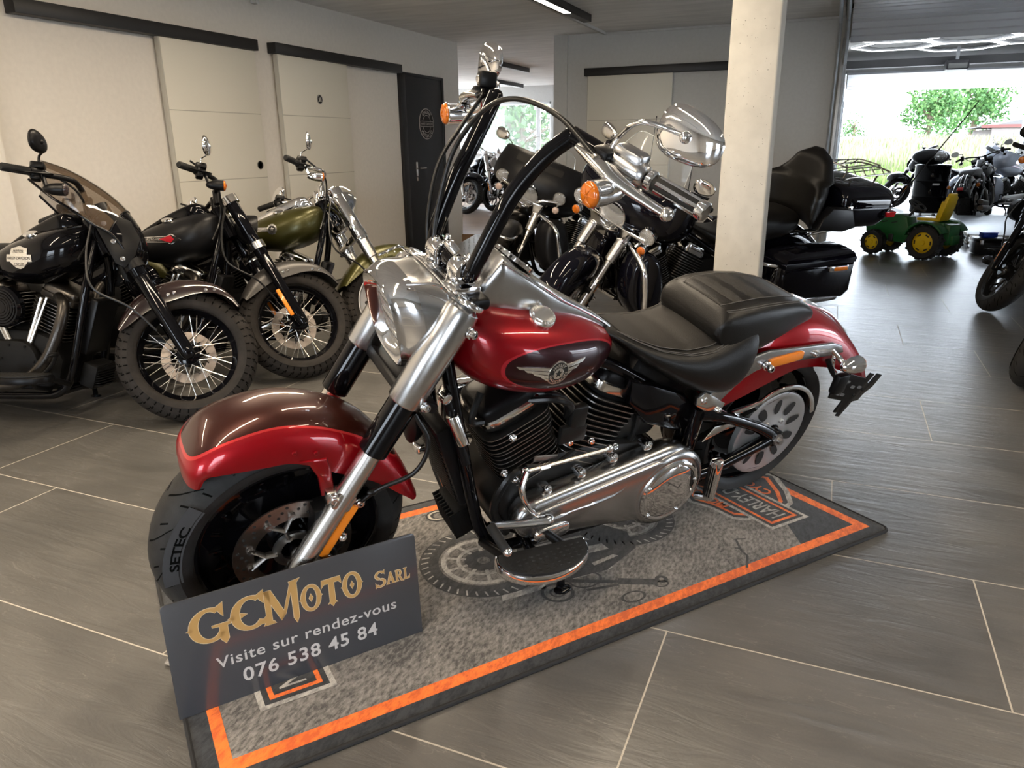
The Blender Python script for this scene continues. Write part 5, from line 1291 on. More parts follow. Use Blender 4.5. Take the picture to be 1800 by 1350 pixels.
# rear showroom through the opening
FZ = .15
struct(box('floor', (-9.2, YF, .0), (-3.3, 16.2, FZ), wood_floor()))
box('ceiling', (-9.2, YF + .2, ZC), (-.32, 16.2, ZC + .2), CEIL); box('wall_left', (-9.2, YF + .2, FZ), (-9.0, 16.2, 1.0), WALL2); box('wall_left', (-9.2, YF + .2, 2.3), (-9.0, 16.2, ZC), WALL2); box('wall_left', (-9.2, YF + .2, 1.0), (-9.0, 11.0, 2.3), WALL2)  # gap in the unseen left wall added to brighten this ceiling
box('wall_front', (-9.2, YF, 0), (XL - .2, YF + .2, ZC), WALL2); box('wall_right', (-.5, YF + .2, 0), (-.32, 16.2, ZC), WALL2); box('floor', (-3.3, YF + .2, -.02), (-.5, 16.2, FZ), wood_floor())
for k, (x0, x1, z0, z1) in enumerate(((-9.2, -7.9, FZ, ZC), (-7.9, -5.88, FZ, 1.15), (-7.9, -5.88, 2.19, ZC), (-5.88, -.32, FZ, ZC))): box('wall_far', (x0, 16.0, z0), (x1, 16.2, z1), WALL2)
mb = MB()
for x0, x1 in ((-7.9, -6.19), (-6.19, -5.88)):
    for lo, hi in (((x0, 1.15), (x0 + .045, 2.19)), ((x1 - .045, 1.15), (x1, 2.19)), ((x0, 1.15), (x1, 1.20)), ((x0, 2.14), (x1, 2.19))):
        mb.box(((lo[0] + hi[0]) / 2, 16.06, (lo[1] + hi[1]) / 2), (hi[0] - lo[0], .06, hi[1] - lo[1]), None, .004)
wf = struct(mb.build('window_1', mat('window_frame', (.75, .76, .76), .4)))
for x0, x1 in ((-7.855, -6.235), (-6.145, -5.925)):
    mb = MB(); mb.box(((x0 + x1) / 2, 16.06, 1.67), (x1 - x0, .012, .94)); mb.build('pane', GLASS, wf)
mb = MB(); mb.box((-6.9, 15.95, 1.14), (2.2, .22, .03), None, .004); mb.build('sill', WALL2, wf)
# dark edge of the step and the chequer-plate ramp
struct(box('trim_3', (XL, YF - .03, 0), (-3.3, YF, FZ), mat('step_edge', (.25, .15, .08), .5)))
mb = MB(); mb.prism([(8.05, .002), (YF - .035, .145), (YF - .035, .155), (8.05, .012)], (-3.95, 0, 0), (0, 1, 0), (0, 0, 1), -.45, .45)
for i in range(13):
    for j in range(14):
        y = 8.10 + j * .070; x = -4.36 + i * .068 + (.034 if j % 2 else 0); z = .010 + (y - 8.05) / (YF - .035 - 8.05) * .143
        mb.box((x, y, z + .003), (.030, .010, .004), Matrix.Rotation(rad(45 if (i + j) % 2 else -45), 3, 'Z'))
tag(mb.build('ramp', mat('chequer_plate', (.55, .56, .56), .38, .7)), 'chequer plate metal ramp up to the rear showroom step', 'ramp')
# garage hall beyond
box('wall_left', (-.32, YF + .2, 0), (-.12, 18.2, 2.8), WALL2); box('wall_right', (3.32, YF + .2, 0), (3.5, 18.2, 2.8), WALL2)
box('ceiling', (-.32, YF + .2, 2.80), (3.5, 18.2, 3.0), CEIL2); box('wall_far', (-.12, 18.0, 2.34), (3.32, 18.2, 2.80), WALL2)
box('trim_4', (-.12, 15.6, 2.53), (3.32, 15.8, 2.66), mat('dark_beam', (.10, .10, .105), .6))
def garage_door(name, y, x0, x1, z0, run, label, drops):
    """sectional door standing open: panels run back under the ceiling from the opening"""
    pts = drops; o = None; mb = MB()
    for i in range(len(pts) - 1):
        (ya, za), (yb, zb) = pts[i], pts[i + 1]; d = unit(np.array([yb - ya, zb - za])); n_ = np.array([-d[1], d[0]]); L_ = math.hypot(yb - ya, zb - za); k = max(int(L_ / .11), 2)
        for j in range(k):
            t0, t1 = j / k + .006, (j + 1) / k - .20 / k
            q = [np.array([ya + (yb - ya) * t, za + (zb - za) * t]) for t in (t0, t1)]
            P = [q[0], q[1], q[1] + n_ * .035, q[0] + n_ * .035]
            mb.prism([(p[0], p[1]) for p in P], ((x0 + x1) / 2, 0, 0), (0, 1, 0), (0, 0, 1), -(x1 - x0) / 2, (x1 - x0) / 2, .003)
    o = mb.build(name, PANEL); struct(o, label)
    mb = MB(); mb.box(((x0 + x1) / 2, pts[0][0], pts[0][1] - .01), (x1 - x0, .05, .035), None, .01); mb.build('bottom_seal', RUBBER, o)
    for (ya, za) in pts[1:-1]:
        for t in np.linspace(.02, .98, 4):
            mb = MB(); mb.box((x0 + (x1 - x0) * t, ya, za - .006), (.06, .09, .012), None, .003)
            for dx in (-.02, .02): mb.cyl((x0 + (x1 - x0) * t + dx, ya - .03, za - .016), (x0 + (x1 - x0) * t + dx, ya + .03, za - .016), .006, 8)
            mb.build('hinge', RAILB, o)
    for x in (x0 - .035, x1 + .035):
        mb = MB()
        path = [(x, y - .03, 0), (x, y - .03, z0 - .25)] + [(x, p[0] - .02, p[1] + .0) for p in pts[1:]]
        mb.tube(path, .022, 8); mb.build('track', GALV, o)
    return o
garage_door('door_4', YF, -.05, 3.25, 2.29, 2, 'open sectional garage door, ribbed panels under the ceiling', [(9.08, 2.28), (8.78, 2.44), (8.36, 2.50), (7.9, 2.53), (7.4, 2.54), (6.9, 2.545)])
garage_door('door_5', 18.0, -.06, 3.22, 2.30, 2, 'far open sectional garage door onto the field', [(17.95, 2.30), (17.4, 2.42), (16.9, 2.46), (16.4, 2.48), (15.95, 2.49)])
for nm, (lo, hi) in dict(trim_5=((-.12, YF - .05, 0), (-.06, YF + .25, 2.30)), trim_6=((-.12, 17.9, 0), (-.07, 18.25, 2.32)), trim_7=((3.22, 17.85, 0), (3.32, 18.25, 2.34)), trim_8=((3.24, YF - .05, 0), (3.30, YF + .25, 2.3))).items(): box(nm, lo, hi, GALV, bevel=.004)
mb = MB(); mb.tube([(-.155, YF - .06, 0), (-.155, YF - .06, 2.1), (-.155, 8.8, 2.42), (-.155, 8.2, 2.50), (-.155, 6.9, 2.54)], .018, 8); struct(mb.build('trim_9', GALV))
mb = MB(); mb.cyl((-.11, 9.0, 2.585), (3.3, 9.0, 2.585), .022, 12); struct(mb.build('trim_10', RAILB))
mb = MB(); mb.box((1.62, 15.45, 2.50), (.34, .36, .16), None, .02); op = mb.build('door_opener', mat('opener_dark', (.04, .04, .045), .4)); tag(op, 'dark box of the garage door opener under the hall beam', 'opener')
mb = MB(); mb.box((1.62, 15.268, 2.48), (.28, .01, .08), None, .004); mb.build('cover', mat('opener_cover', (.3, .31, .3), .3), op); mb = MB(); mb.box((1.62, 15.5, 2.69), (.05, .05, .22)); mb.build('bracket', GALV, op)
# hexagon light frames on the hall ceiling
HEX = mat('led_tube', (.9, .92, 1.0), .4, emit=(.9, .95, 1.0), estr=7.0); HG = mat('hex_backing', (.13, .13, .135), .7)
for k, (cx, cy) in enumerate(((.61, 14.75), (1.63, 14.16), (2.65, 14.75), (2.65, 13.57), (.61, 13.57), (1.63, 15.34))):
    o = MB(); V = [(cx + .655 * math.cos(a), cy + .655 * math.sin(a), 2.775) for a in np.arange(7) * PI / 3]
    for i in range(6): o.tube([V[i], V[i + 1]], .008, 6)
    h = o.build('hexagon_light', HEX); tag(h, ['hexagon LED tube light by the left hall wall, nearer the dark beam', 'hexagon LED tube light in the middle column of the hall ceiling, nearer one', 'hexagon LED tube light in the column by the right hall wall, farther one', 'hexagon LED tube light in the column by the right hall wall, nearer one', 'hexagon LED tube light by the left hall wall, nearer the showroom', 'hexagon LED tube light in the middle column, beside the dark beam'][k], 'ceiling light', 'hexagon lights on the hall ceiling')
    b = MB(); b.rings([[(cx + r * math.cos(a), cy + r * math.sin(a), 2.795) for a in np.arange(6) * PI / 3] for r in (.66, .42)], caps=False); b.build('backing', HG, h)
# pillar
mb = MB(); mb.box((-.502, 4.68, 1.26), (.262, .262, 2.51), None, .012, 3); rp = random.Random(3)
for i in range(150):
    f = rp.random(); x, z = -.502 + (rp.random() - .5) * .24, rp.uniform(.2, 2.45)
    mb.ell((x, 4.5492, z), (rp.uniform(.0010, .0028), .0006, rp.uniform(.0010, .0026)), None, 6, 4, mi=1)
struct(mb.build('pillar', [CONC, HOLE]), 'white concrete pillar with small blow holes')
# sliding doors on the left wall and far wall
def sliding_door(name, o0, U, width, h, rail0, rail1, label, grooves=3, side=1):
    """U: direction along the wall as seen from the room; the rail runs rail0..rail1 along it"""
    U = unit(U); Nn = np.array([U[1], -U[0], 0]); P0 = np.array(o0, float); R_ = np.stack([U, Nn, np.array([0, 0, 1.0])], 1)
    mb = MB(); mb.box(P0 + U * width / 2 + Nn * .045 + np.array([0, 0, h / 2 + .005]), (width, .04, h - .01), R_, .002)
    d = mb.build(name, DOORW); struct(d, label)
    mb = MB()
    for i in range(grooves): mb.box(P0 + U * width / 2 + Nn * .0652 + np.array([0, 0, h * (i + 1) / (grooves + 1) + .02]), (width - .004, .0012, .006), R_)
    mb.build('groove', mat('door_groove', (.42, .40, .34), .6), d)
    mb = MB(); mb.box(P0 + U * .004 + Nn * .045 + np.array([0, 0, h / 2 + .005]), (.010, .043, h - .012), R_, .001); mb.build('edge_strip', mat('door_edge', (.48, .46, .40), .4), d)
    mb = MB(); mb.box(P0 + U * (rail0 + rail1) / 2 + Nn * .045 + np.array([0, 0, h + .045]), (rail1 - rail0, .09, .085), R_, .004); mb.build('rail', RAILB, d)
    return d
d1 = sliding_door('door_1', (XL, 4.30, 0), (0, 1, 0), .98, 2.035, 3.255 - 4.30, 5.305 - 4.30, 'cream sliding door with a round black pull')
mb = MB(); mb.lathe([(0, .034), (.003, .034), (.003, .026), (.0, .024), (0, .001)], (XL + .066, 5.202, 1.138), (1, 0, 0), 28); mb.build('pull', RAILB, d1)
d2 = sliding_door('door_2', (XL, 5.55, 0), (0, 1, 0), 1.02, 2.040, 5.515 - 5.55, 7.58 - 5.55, 'cream sliding door with a small washroom sign')
mb = MB(); mb.cyl((XL + .066, 6.10, 1.703), (XL + .0685, 6.10, 1.703), .042, 28); s = mb.build('washroom_sign', BLACK, d2)
mb = MB()
for dy in (-.012, .012): mb.cyl((XL + .0686, 6.10 + dy, 1.723), (XL + .0692, 6.10 + dy, 1.723), .005, 10); mb.box((XL + .0689, 6.10 + dy, 1.700), (.0006, .013, .034))
mb.lathe([(0, .040), (.0004, .040), (.0004, .037), (0, .037)], (XL + .0685, 6.10, 1.703), (1, 0, 0), 28, caps=False); mb.build('figure', WHITETXT, s)
d3 = sliding_door('door_3', (-2.865, YF, 0), (1, 0, 0), 1.005, 2.045, -.035, 1.68, 'grey lit cream sliding door on the far wall')
# black hinged door with a round sign
mb = MB(); mb.box((XL + .012, 7.66, 1.03), (.05, .11, 2.07), None, .003); mb.box((XL + .012, 8.595, 1.03), (.05, .05, 2.07), None, .003); mb.box((XL + .012, 8.11, 2.052), (.05, .97, .03), None, .003)
d6 = mb.build('door_6', RAILB); struct(d6, 'black hinged door in a black frame')
mb = MB(); mb.box((XL + .006, 8.15, 1.02), (.04, .86, 2.03), None, .003); mb.build('leaf', mat('anthracite_door', (.016, .017, .020), .5), d6)
mb = MB(); mb.box((XL + .030, 7.90, 1.0), (.008, .038, .215), None, .003); mb.tube([(XL + .03, 7.90, 1.035), (XL + .075, 7.90, 1.035), (XL + .08, 7.915, 1.035), (XL + .08, 8.03, 1.035)], .009, 10); mb.cyl((XL + .034, 7.90, .94), (XL + .036, 7.90, .94), .007, 10, mi=1); mb.build('handle', [ALU, HOLE], d6)
mb = MB(); o = np.array([XL + .026, 8.17, 1.532])
for r0, r1, d, mi in ((0, .172, .006, 0), (0, .164, .0068, 1), (0, .100, .0074, 0), (0, .094, .008, 1)):
    mb.lathe([(0, r1), (d, r1), (d, .001)], o, (1, 0, 0), 48, caps=False, mi=mi)
mb.box(o + np.array([.0075, 0, 0]), (.004, .30, .062), None, .001, mi=0); mb.box(o + np.array([.0085, 0, 0]), (.003, .29, .052), None, .001, mi=1)
put_text(mb, 'HARLEY-DAVIDSON', .04, o + np.array([.0102, 0, -.013]), (0, 1, 0), (0, 0, 1), fit=.27, mi=0)
def ring_text(t, r, top):
    vs, fs = text2d(t, .05, .001); x0, x1 = min(q[0] for q in vs), max(q[0] for q in vs); out = []
    for x, y in vs:
        s_ = (x - (x0 + x1) / 2) / (r + .02); a = PI / 2 - s_ if top else -PI / 2 + s_; rr = r + y if top else r + .036 - y
        out.append(o + np.array([.0072, rr * math.cos(a), rr * math.sin(a)]))
    mb.add(out, fs, 0)
ring_text('GENUINE', .115, True); ring_text('MOTOR CO', .115, False)
rs = mb.build('round_sign', [mat('sign_silver', (.50, .45, .42), .4, .4), HOLE]); tag(rs, 'round black and silver motorcycle sign on the black door', 'sign')
mb = MB(); mb.box((XL + .03, 5.389, 2.44), (.06, .055, .075), None, .012); mb.ell((XL + .06, 5.389, 2.42), (.008, .02, .022)); tag(mb.build('motion_sensor', WALL2), 'small white motion sensor high on the left wall', 'sensor')
# linear lamps; those out of view are added to light the showroom
LAMP_ON = mat('lamp_diffuser', (.95, .93, .88), .5, emit=(1.0, .94, .84), estr=9.0)
LAMP_DIM = mat('lamp_diffuser_off', (.75, .75, .74), .5)
def linear_lamp(x, y0, y1, z, label, power, on=True, group=None, lit=None):
    r = empty('linear_lamp', (x, (y0 + y1) / 2, z)); tag(r, label, 'ceiling light', group); L_ = y1 - y0
    mb = MB(); mb.box((0, 0, -.035), (.085, L_, .07), None, .003); mb.build('housing', RAILB, r)
    a, b = lit or (-.5, .5)
    mb = MB(); mb.box((0, (a + b) / 2 * L_, -.0705), (.066, (b - a) * L_ - .02, .004)); mb.build('diffuser', LAMP_ON if on else LAMP_DIM, r)
    if power:
        l = bpy.data.lights.new('lamp_light', 'AREA'); l.shape = 'RECTANGLE'; l.size = .07; l.size_y = L_ * (b - a); l.energy = power; l.color = (1.0, .82, .60)
        o = bpy.data.objects.new('lamp_light', l); COL.objects.link(o); o.parent = r; o.location = (0, (a + b) / 2 * L_, -.08)
    return r
linear_lamp(-2.50, 5.95, 7.85, ZC, 'black linear lamp on the main ceiling, its lit strip cut by the top edge', 12, lit=(-.5, .18))
linear_lamp(-2.50, 2.2, 4.6, ZC, 'added black linear lamp above the left row of motorcycles', 62, group='linear lamps added out of view to light the showroom')
linear_lamp(-3.4, -1.0, 1.4, ZC, 'added black linear lamp near the shop front on the left', 55, group='linear lamps added out of view to light the showroom')
linear_lamp(-1.1, -1.2, 1.2, ZC, 'added black linear lamp above the camera side of the floor', 55, group='linear lamps added out of view to light the showroom')
linear_lamp(-1.0, 2.0, 4.2, ZC, 'added black linear lamp above the red motorcycle', 34, group='linear lamps added out of view to light the showroom')
linear_lamp(1.4, 1.0, 3.4, 2.6, 'added black linear lamp on the right of the showroom', 36, group='linear lamps added out of view to light the showroom')
linear_lamp(-5.00, 10.85, 12.45, ZC, 'black linear lamp on the rear showroom ceiling, nearer of the two', 0, False)
linear_lamp(-6.35, 13.9, 15.5, ZC, 'grey looking linear lamp on the rear showroom ceiling, farther of the two', 0, False)
# ------------------------------------------------------------------ printed floor mat
MU = np.array([math.cos(.9184), math.sin(.9184), 0]); MW = np.array([-MU[1], MU[0], 0]); MNL = np.array([.2914, 2.5775, 0]) - MU * 2.2039
def carpet(name, c1, c2, sc=60, lo=.4, hi=.6):
    m, nt, b = principled(name); N, L = nodes(m); tc = N('ShaderNodeTexCoord')
    mp = N('ShaderNodeMapping'); mp.inputs['Rotation'].default_value = (0, 0, .9); mp.inputs['Scale'].default_value = (1, .45, 1); L(tc.outputs['Object'], mp.inputs[0])
    n = N('ShaderNodeTexNoise'); n.inputs['Scale'].default_value = sc; n.inputs['Detail'].default_value = 6; n.inputs['Roughness'].default_value = .7; L(mp.outputs[0], n.inputs['Vector'])
    n2 = N('ShaderNodeTexNoise'); n2.inputs['Scale'].default_value = 4; n2.inputs['Detail'].default_value = 3; L(tc.outputs['Object'], n2.inputs['Vector'])
    ad = N('ShaderNodeMath'); ad.operation = 'MULTIPLY_ADD'; L(n2.outputs[0], ad.inputs[0]); ad.inputs[1].default_value = .35; ad.inputs[2].default_value = -.175
    a2 = N('ShaderNodeMath'); a2.operation = 'ADD'; L(ad.outputs[0], a2.inputs[0]); L(n.outputs[0], a2.inputs[1])
    r = N('ShaderNodeValToRGB'); r.color_ramp.elements[0].position = lo; r.color_ramp.elements[0].color = (*c1, 1); r.color_ramp.elements[1].position = hi; r.color_ramp.elements[1].color = (*c2, 1); L(a2.outputs[0], r.inputs[0]); L(r.outputs[0], b.inputs['Base Color'])
    b.inputs['Roughness'].default_value = .95; b.inputs['Sheen Weight'].default_value = .25
    bp = N('ShaderNodeBump'); bp.inputs['Strength'].default_value = .4; bp.inputs['Distance'].default_value = .003; L(n.outputs[0], bp.inputs['Height']); L(bp.outputs[0], b.inputs['Normal'])
    return m
C_BORD = carpet('mat_border', (.007, .008, .010), (.030, .032, .036)); C_GREY = carpet('mat_grey', (.050, .047, .044), (.27, .252, .235), 100, .37, .65)
C_ORNG = carpet('mat_orange', (.62, .10, .008), (.95, .20, .018)); C_CREAM = carpet('mat_cream', (.38, .35, .30), (.72, .68, .58)); C_INK = carpet('mat_ink', (.010, .010, .011), (.030, .030, .032)); C_FADE = carpet('mat_faded_ink', (.012, .012, .013), (.048, .047, .046)); C_LGREY = carpet('mat_light_grey', (.24, .23, .22), (.50, .48, .45))
def mpt(a, b, z): return MNL + MU * a + MW * b + np.array([0, 0, z])
def mpoly(mb, P, z, mi=0): mb.add([mpt(a, b, z) for a, b in P], [tuple(range(len(P)))], mi)
mb = MB(); rr = .03; P = []
for cx, cy, a0 in ((rr, rr, PI), (2.204 - rr, rr, 1.5 * PI), (2.204 - rr, 1 - rr, 0), (rr, 1 - rr, .5 * PI)): P += [(cx + rr * math.cos(a), cy + rr * math.sin(a)) for a in np.linspace(a0, a0 + PI / 2, 7)]
mb.prism(P, MNL, MU, MW, .0005, .0075, .003, mi=0)
mb.tube([mpt(a, b, .0045) for a, b in P], .0058, 8, loop=True, mi=1)
fm = mb.build('floor_mat', [C_BORD, mat('mat_edging', (.015, .015, .016), .85)]); tag(fm, 'large grey printed floor mat with orange frame under the red motorcycle', 'mat')
Z0 = .0078
def mlayer(name, build, m):
    b = MB(); build(b); o = b.build(name, m, fm); return o
def frame_band(b):
    x0, x1, y0, y1, w_ = .046, 2.158, .045, .958, .038
    for P in ([(x0, y0), (x1, y0), (x1 - w_, y0 + w_), (x0 + w_ * .75, y0 + w_)], [(x1, y0), (x1, y1), (x1 - w_, y1 - w_), (x1 - w_, y0 + w_)], [(x1, y1), (x0, y1), (x0 + w_ * .75, y1 - w_), (x1 - w_, y1 - w_)], [(x0, y1), (x0, y0), (x0 + w_ * .75, y0 + w_), (x0 + w_ * .75, y1 - w_)]): mpoly(b, P, Z0)
mlayer('orange_frame', frame_band, C_ORNG)
mlayer('grey_field', lambda b: mpoly(b, [(.074, .083), (1.86, .083), (1.93, .20), (1.93, .80), (1.86, .92), (.074, .92)], Z0), C_GREY)
def logo(ca, cb, up):
    """bar-and-shield print; up = +1 / -1 along the mat's length"""
    r = -up
    def T(u, v): return (ca + v * up, cb + u * (-up))
    def sc(P, k): return [(u * k, v * k) for u, v in P]
    SH = [(-.20, .10), (-.17, .135), (-.07, .145), (0, .175), (.07, .145), (.17, .135), (.20, .10), (.185, .02), (.205, -.06), (.19, -.115), (.12, -.175), (.0, -.245), (-.12, -.175), (-.19, -.115), (-.205, -.06), (-.185, .02)]
    BAR = [(-.29, .078), (.29, .078), (.29, -.078), (-.29, -.078)]
    def g(s, extra): return [(u * s + (0 if abs(u) < .01 else math.copysign(extra, u)), v * s + (0 if abs(v) < .01 else math.copysign(extra, v))) for u, v in s_]
    def draw(b, P, off, z, mi): mpoly(b, [T(u * (1 + off * 4), v * (1 + off * 5)) for u, v in P], z, mi)
    def dr(b):
        for k, (P, e) in enumerate(((SH, .020), (SH, 0), (SH, -.018), (SH, -.034))): draw(b, P, e, Z0 + .0003 * (k + 1), (1, 0, 2, 0)[k])
        for k, (P, ex) in enumerate(((BAR, .014), (BAR, 0), (BAR, -.014), (BAR, -.026))): mpoly(b, [T(u + ex * (1 if u > 0 else -1), v + ex * (1 if v > 0 else -1)) for u, v in P], Z0 + .0015 + .0003 * k, (1, 0, 2, 0)[k])
        def tx(t, size, fit, v0, mi, z): put_text(b, t, size, (0, 0, 0), (1, 0, 0), (0, 1, 0), bold=.0015, fit=fit, fn=lambda u, v: mpt(*T(u, v0 + v * hs), z), mi=mi)
        hs = 1.0; tx('HARLEY-DAVIDSON', .092, .50, -.034, 1, Z0 + .0028)
        hs = 1.0; tx('MOTOR', .058, .20, .088, 2, Z0 + .0016); tx('CYCLES', .062, .21, -.135, 2, Z0 + .0016)
    mlayer('bar_and_shield_print', dr, [C_INK, C_LGREY, C_ORNG])
logo(1.945, .50, -1); logo(.248, .50, 1)
def big_text(b):
    put_text(b, 'OT', .125, (0, 0, 0), (1, 0, 0), (0, 1, 0), bold=.008, fit=.180, fn=lambda u, v: mpt(.957 + u, .838 + v * .85, Z0 + .0004), mi=0)
    put_text(b, 'OT', .125, (0, 0, 0), (1, 0, 0), (0, 1, 0), bold=-.001, fit=.164, fn=lambda u, v: mpt(.957 + u, .842 + v * .80, Z0 + .0008), mi=1)
mlayer('letter_print', big_text, [C_INK, C_CREAM])
def bike_print(b):
    def ring(cx, cy, r0, r1, z, mi=0, n=48, a0=0, a1=2 * PI, sx=1.0):
        A = np.linspace(a0, a1, n); b.rings([[mpt(cx + r * math.cos(a) * sx, cy + r * math.sin(a), z) for a in A] for r in (r0, r1)], closed=False, caps=False, mi=mi)
    z = Z0 + .0004
    for cx, cy, r in ((.915, .525, .205), (1.46, .53, .19)):
        ring(cx, cy, r * .70, r, z); ring(cx, cy, r * .58, r * .66, z, 1); ring(cx, cy, r * .10, r * .30, z, 0); ring(cx, cy, r * .36, r * .42, z, 1)
        for i in range(10):
            a = i * PI / 5; b.add([mpt(cx + r * q * math.cos(a + d), cy + r * q * math.sin(a + d), z + .0001) for q, d in ((.28, -.10), (.60, -.05), (.60, .05), (.28, .10))], [(0, 1, 2, 3)], 1)
        for i in range(40):
            a = i * PI / 20; b.add([mpt(cx + r * q * math.cos(a + d), cy + r * q * math.sin(a + d), z + .0002) for q, d in ((.86, 0), (.97, .05), (.965, .075), (.85, .03))], [(0, 1, 2, 3)], 1)
    mpoly(b, [(.98, .38), (1.05, .30), (1.22, .28), (1.38, .34), (1.42, .44), (1.36, .56), (1.18, .60), (1.05, .56)], z + .0002, 0)
    for P in ([(1.02, .36), (1.12, .34), (1.12, .36), (1.03, .38)], [(1.15, .40), (1.30, .38), (1.30, .42), (1.16, .44)], [(1.10, .48), (1.28, .46), (1.27, .50), (1.10, .52)], [(1.20, .32), (1.30, .33), (1.29, .345), (1.2, .337)]): mpoly(b, P, z + .0004, 1)
    ring(1.02, .255, .040, .050, z); ring(1.02, .255, .018, .024, z); ring(1.13, .27, .036, .042, z, sx=1.3)
    for kz, P in enumerate(([(1.05, .30), (1.28, .155), (1.29, .168), (1.06, .315)], [(1.20, .20), (1.30, .135), (1.315, .165), (1.22, .225)], [(1.10, .215), (1.20, .19), (1.20, .202), (1.10, .226)])): mpoly(b, P, z + .0003 + .00015 * kz, 0)
    ring(1.20, .125, .020, .026, z, sx=1.6); ring(1.315, .135, .012, .017, z, sx=1.4); ring(1.33, .155, .008, .020, z)
def branch_print(b):
    z = Z0 + .0004
    for p, q in (((1.70, .215), (1.66, .15)), ((1.66, .15), (1.655, .12)), ((1.655, .12), (1.60, .07)), ((1.70, .215), (1.73, .20)), ((1.67, .165), (1.655, .175))):
        d = unit(np.array(q) - np.array(p)); n_ = np.array([-d[1], d[0]]) * .004; mpoly(b, [np.array(p) + n_, np.array(q) + n_, np.array(q) - n_, np.array(p) - n_], z, 0)
mlayer('branch_print', branch_print, C_FADE)
def tread_print(b):
    z = Z0 + .0004
    mpoly(b, [(.86, .30), (1.0, .29), (1.02, .31), (.87, .325)], z, 1); mpoly(b, [(1.10, .29), (1.24, .28), (1.25, .30), (1.11, .31)], z, 1)
mlayer('tread_print', tread_print, [C_FADE, C_LGREY])
mlayer('motorcycle_print', bike_print, [C_FADE, C_LGREY])
# ------------------------------------------------------------------ sales board
SB, SE = np.array([-1.2865, .9935, .0085]) + np.array([.0235, -.0166, 0]), unit(np.array([.577, .817, 0])); SN = np.array([-SE[1], SE[0], 0]); SV = np.array([0, 0, 1]) * math.cos(.069) + SN * math.sin(.069)
SW = np.cross(SE, SV)   # faces the camera
mb = MB(); P = []
for cx, cy, a0 in ((.012, .0, None), (.604, .0, None), (.604, .280, 0), (.012, .280, PI / 2)):
    if a0 is None: P.append((0 if cx < .3 else .616, 0))
    else: P += [(cx + .012 * math.cos(a), cy + .012 * math.sin(a)) for a in np.linspace(a0, a0 + PI / 2, 6)]
mb.prism(P, SB, SE, SV, -.0035, 0, .0005)
sg = mb.build('sign_board', mat('anthracite_acrylic', (.052, .053, .058), .20, coat=.5, coat_rough=.12)); tag(sg, 'dark grey sales board with gold and white lettering leaning before the front wheel', 'sign')
GOLD = mat('gold_letter', (.42, .25, .085), .5); GOLDL = mat('gold_outline', (.62, .50, .34), .5); WLET = mat('white_letter', (.46, .44, .43), .5)
def spt(u, v, w_=.0006): return SB + SE * u + SV * v + SW * w_
def arc(cx, cy, rx, ry, tx, ty, a0, a1, n=30):
    A = np.linspace(rad(a0), rad(a1), n)
    return [(cx + rx * math.cos(a), cy + ry * math.sin(a)) for a in A] + [(cx + (rx - tx) * math.cos(a), cy + (ry - ty) * math.sin(a)) for a in A[::-1]]
LET = {
    'G': (.86, [arc(.45, .5, .45, .52, .20, .10, 52, 322), [(.50, .46), (.92, .46), (.92, .38), (.84, .36), (.84, -.04), (.76, -.18), (.66, -.02), (.66, .38), (.50, .40)], [(.62, .98), (.80, 1.10), (.78, .66), (.70, .80)], [(-.06, .5), (.08, .58), (.08, .42)]]),
    'C': (.84, [arc(.45, .5, .45, .52, .20, .10, 52, 318), [(.62, .98), (.80, 1.10), (.78, .68), (.70, .80)], [(.62, .06), (.84, .30), (.80, .02)], [(-.07, .5), (.08, .60), (.08, .40)], [(.38, .5), (.22, .58), (.22, .42)]]),
    'M': (1.20, [[(.10, 0), (.26, 0), (.26, 1), (.10, 1)], [(0, 0), (.36, 0), (.30, .08), (.06, .08)], [(-.02, 1), (.30, 1), (.66, .18), (.52, .02), (.10, .94)], [(.52, .02), (.66, .18), (.98, 1.06), (.86, 1.0)], [(.84, 1.08), (1.18, 1.12), (1.06, 1.0), (1.04, -.02), (.96, -.20), (.88, -.02), (.88, .95)]]),
    'O': (.80, [arc(.40, .5, .40, .52, .17, .10, 0, 360, 44), [(.40, .66), (.48, .5), (.40, .34), (.32, .5)], [(-.06, .5), (.06, .60), (.06, .40)], [(.86, .5), (.74, .60), (.74, .40)]]),
    'T': (.76, [[(.0, 1.02), (.76, 1.02), (.80, .70), (.68, .84), (.08, .84), (-.04, .70)], [(.27, .9), (.49, .9), (.49, .10), (.58, .02), (.18, .02), (.27, .10)], [(.28, .02), (.48, .02), (.38, -.10)]]),
    'S': (.66, [arc(.33, .75, .30, .27, .14, .09, 30, 262), arc(.33, .25, .32, .28, .14, .09, -150, 88), [(.50, .96), (.62, 1.05), (.60, .76)], [(.03, .34), (.04, -.04), (.16, .06)]]),
    'A': (.86, [[(.06, .06), (.22, .06), (.48, .86), (.52, 1.04), (.36, 1.0)], [(.36, 1.0), (.52, 1.06), (.82, .06), (.60, .06)], [(.22, .30), (.62, .30), (.62, .40), (.25, .40)], [(-.03, 0), (.30, 0), (.26, .09), (.03, .09)], [(.54, 0), (.90, 0), (.84, .09), (.58, .09)]]),
    'R': (.84, [[(.10, 0), (.28, 0), (.28, 1), (.10, 1)], [(0, 0), (.38, 0), (.32, .08), (.05, .08)], [(0, 1), (.10, 1), (.28, .92), (.05, .92)], arc(.34, .72, .34, .29, .16, .09, -90, 90), [(.10, 1.01), (.36, 1.01), (.36, .92), (.10, .92)], [(.10, .43), (.36, .43), (.36, .52), (.10, .52)], [(.36, .46), (.52, .46), (.74, .06), (.92, -.10), (.60, .0)]]),
    'L': (.70, [[(.10, 0), (.28, 0), (.28, 1), (.10, 1)], [(0, 1), (.38, 1), (.32, .92), (.05, .92)], [(0, 0), (.62, 0), (.70, .34), (.54, .12), (.0, .10)]])}
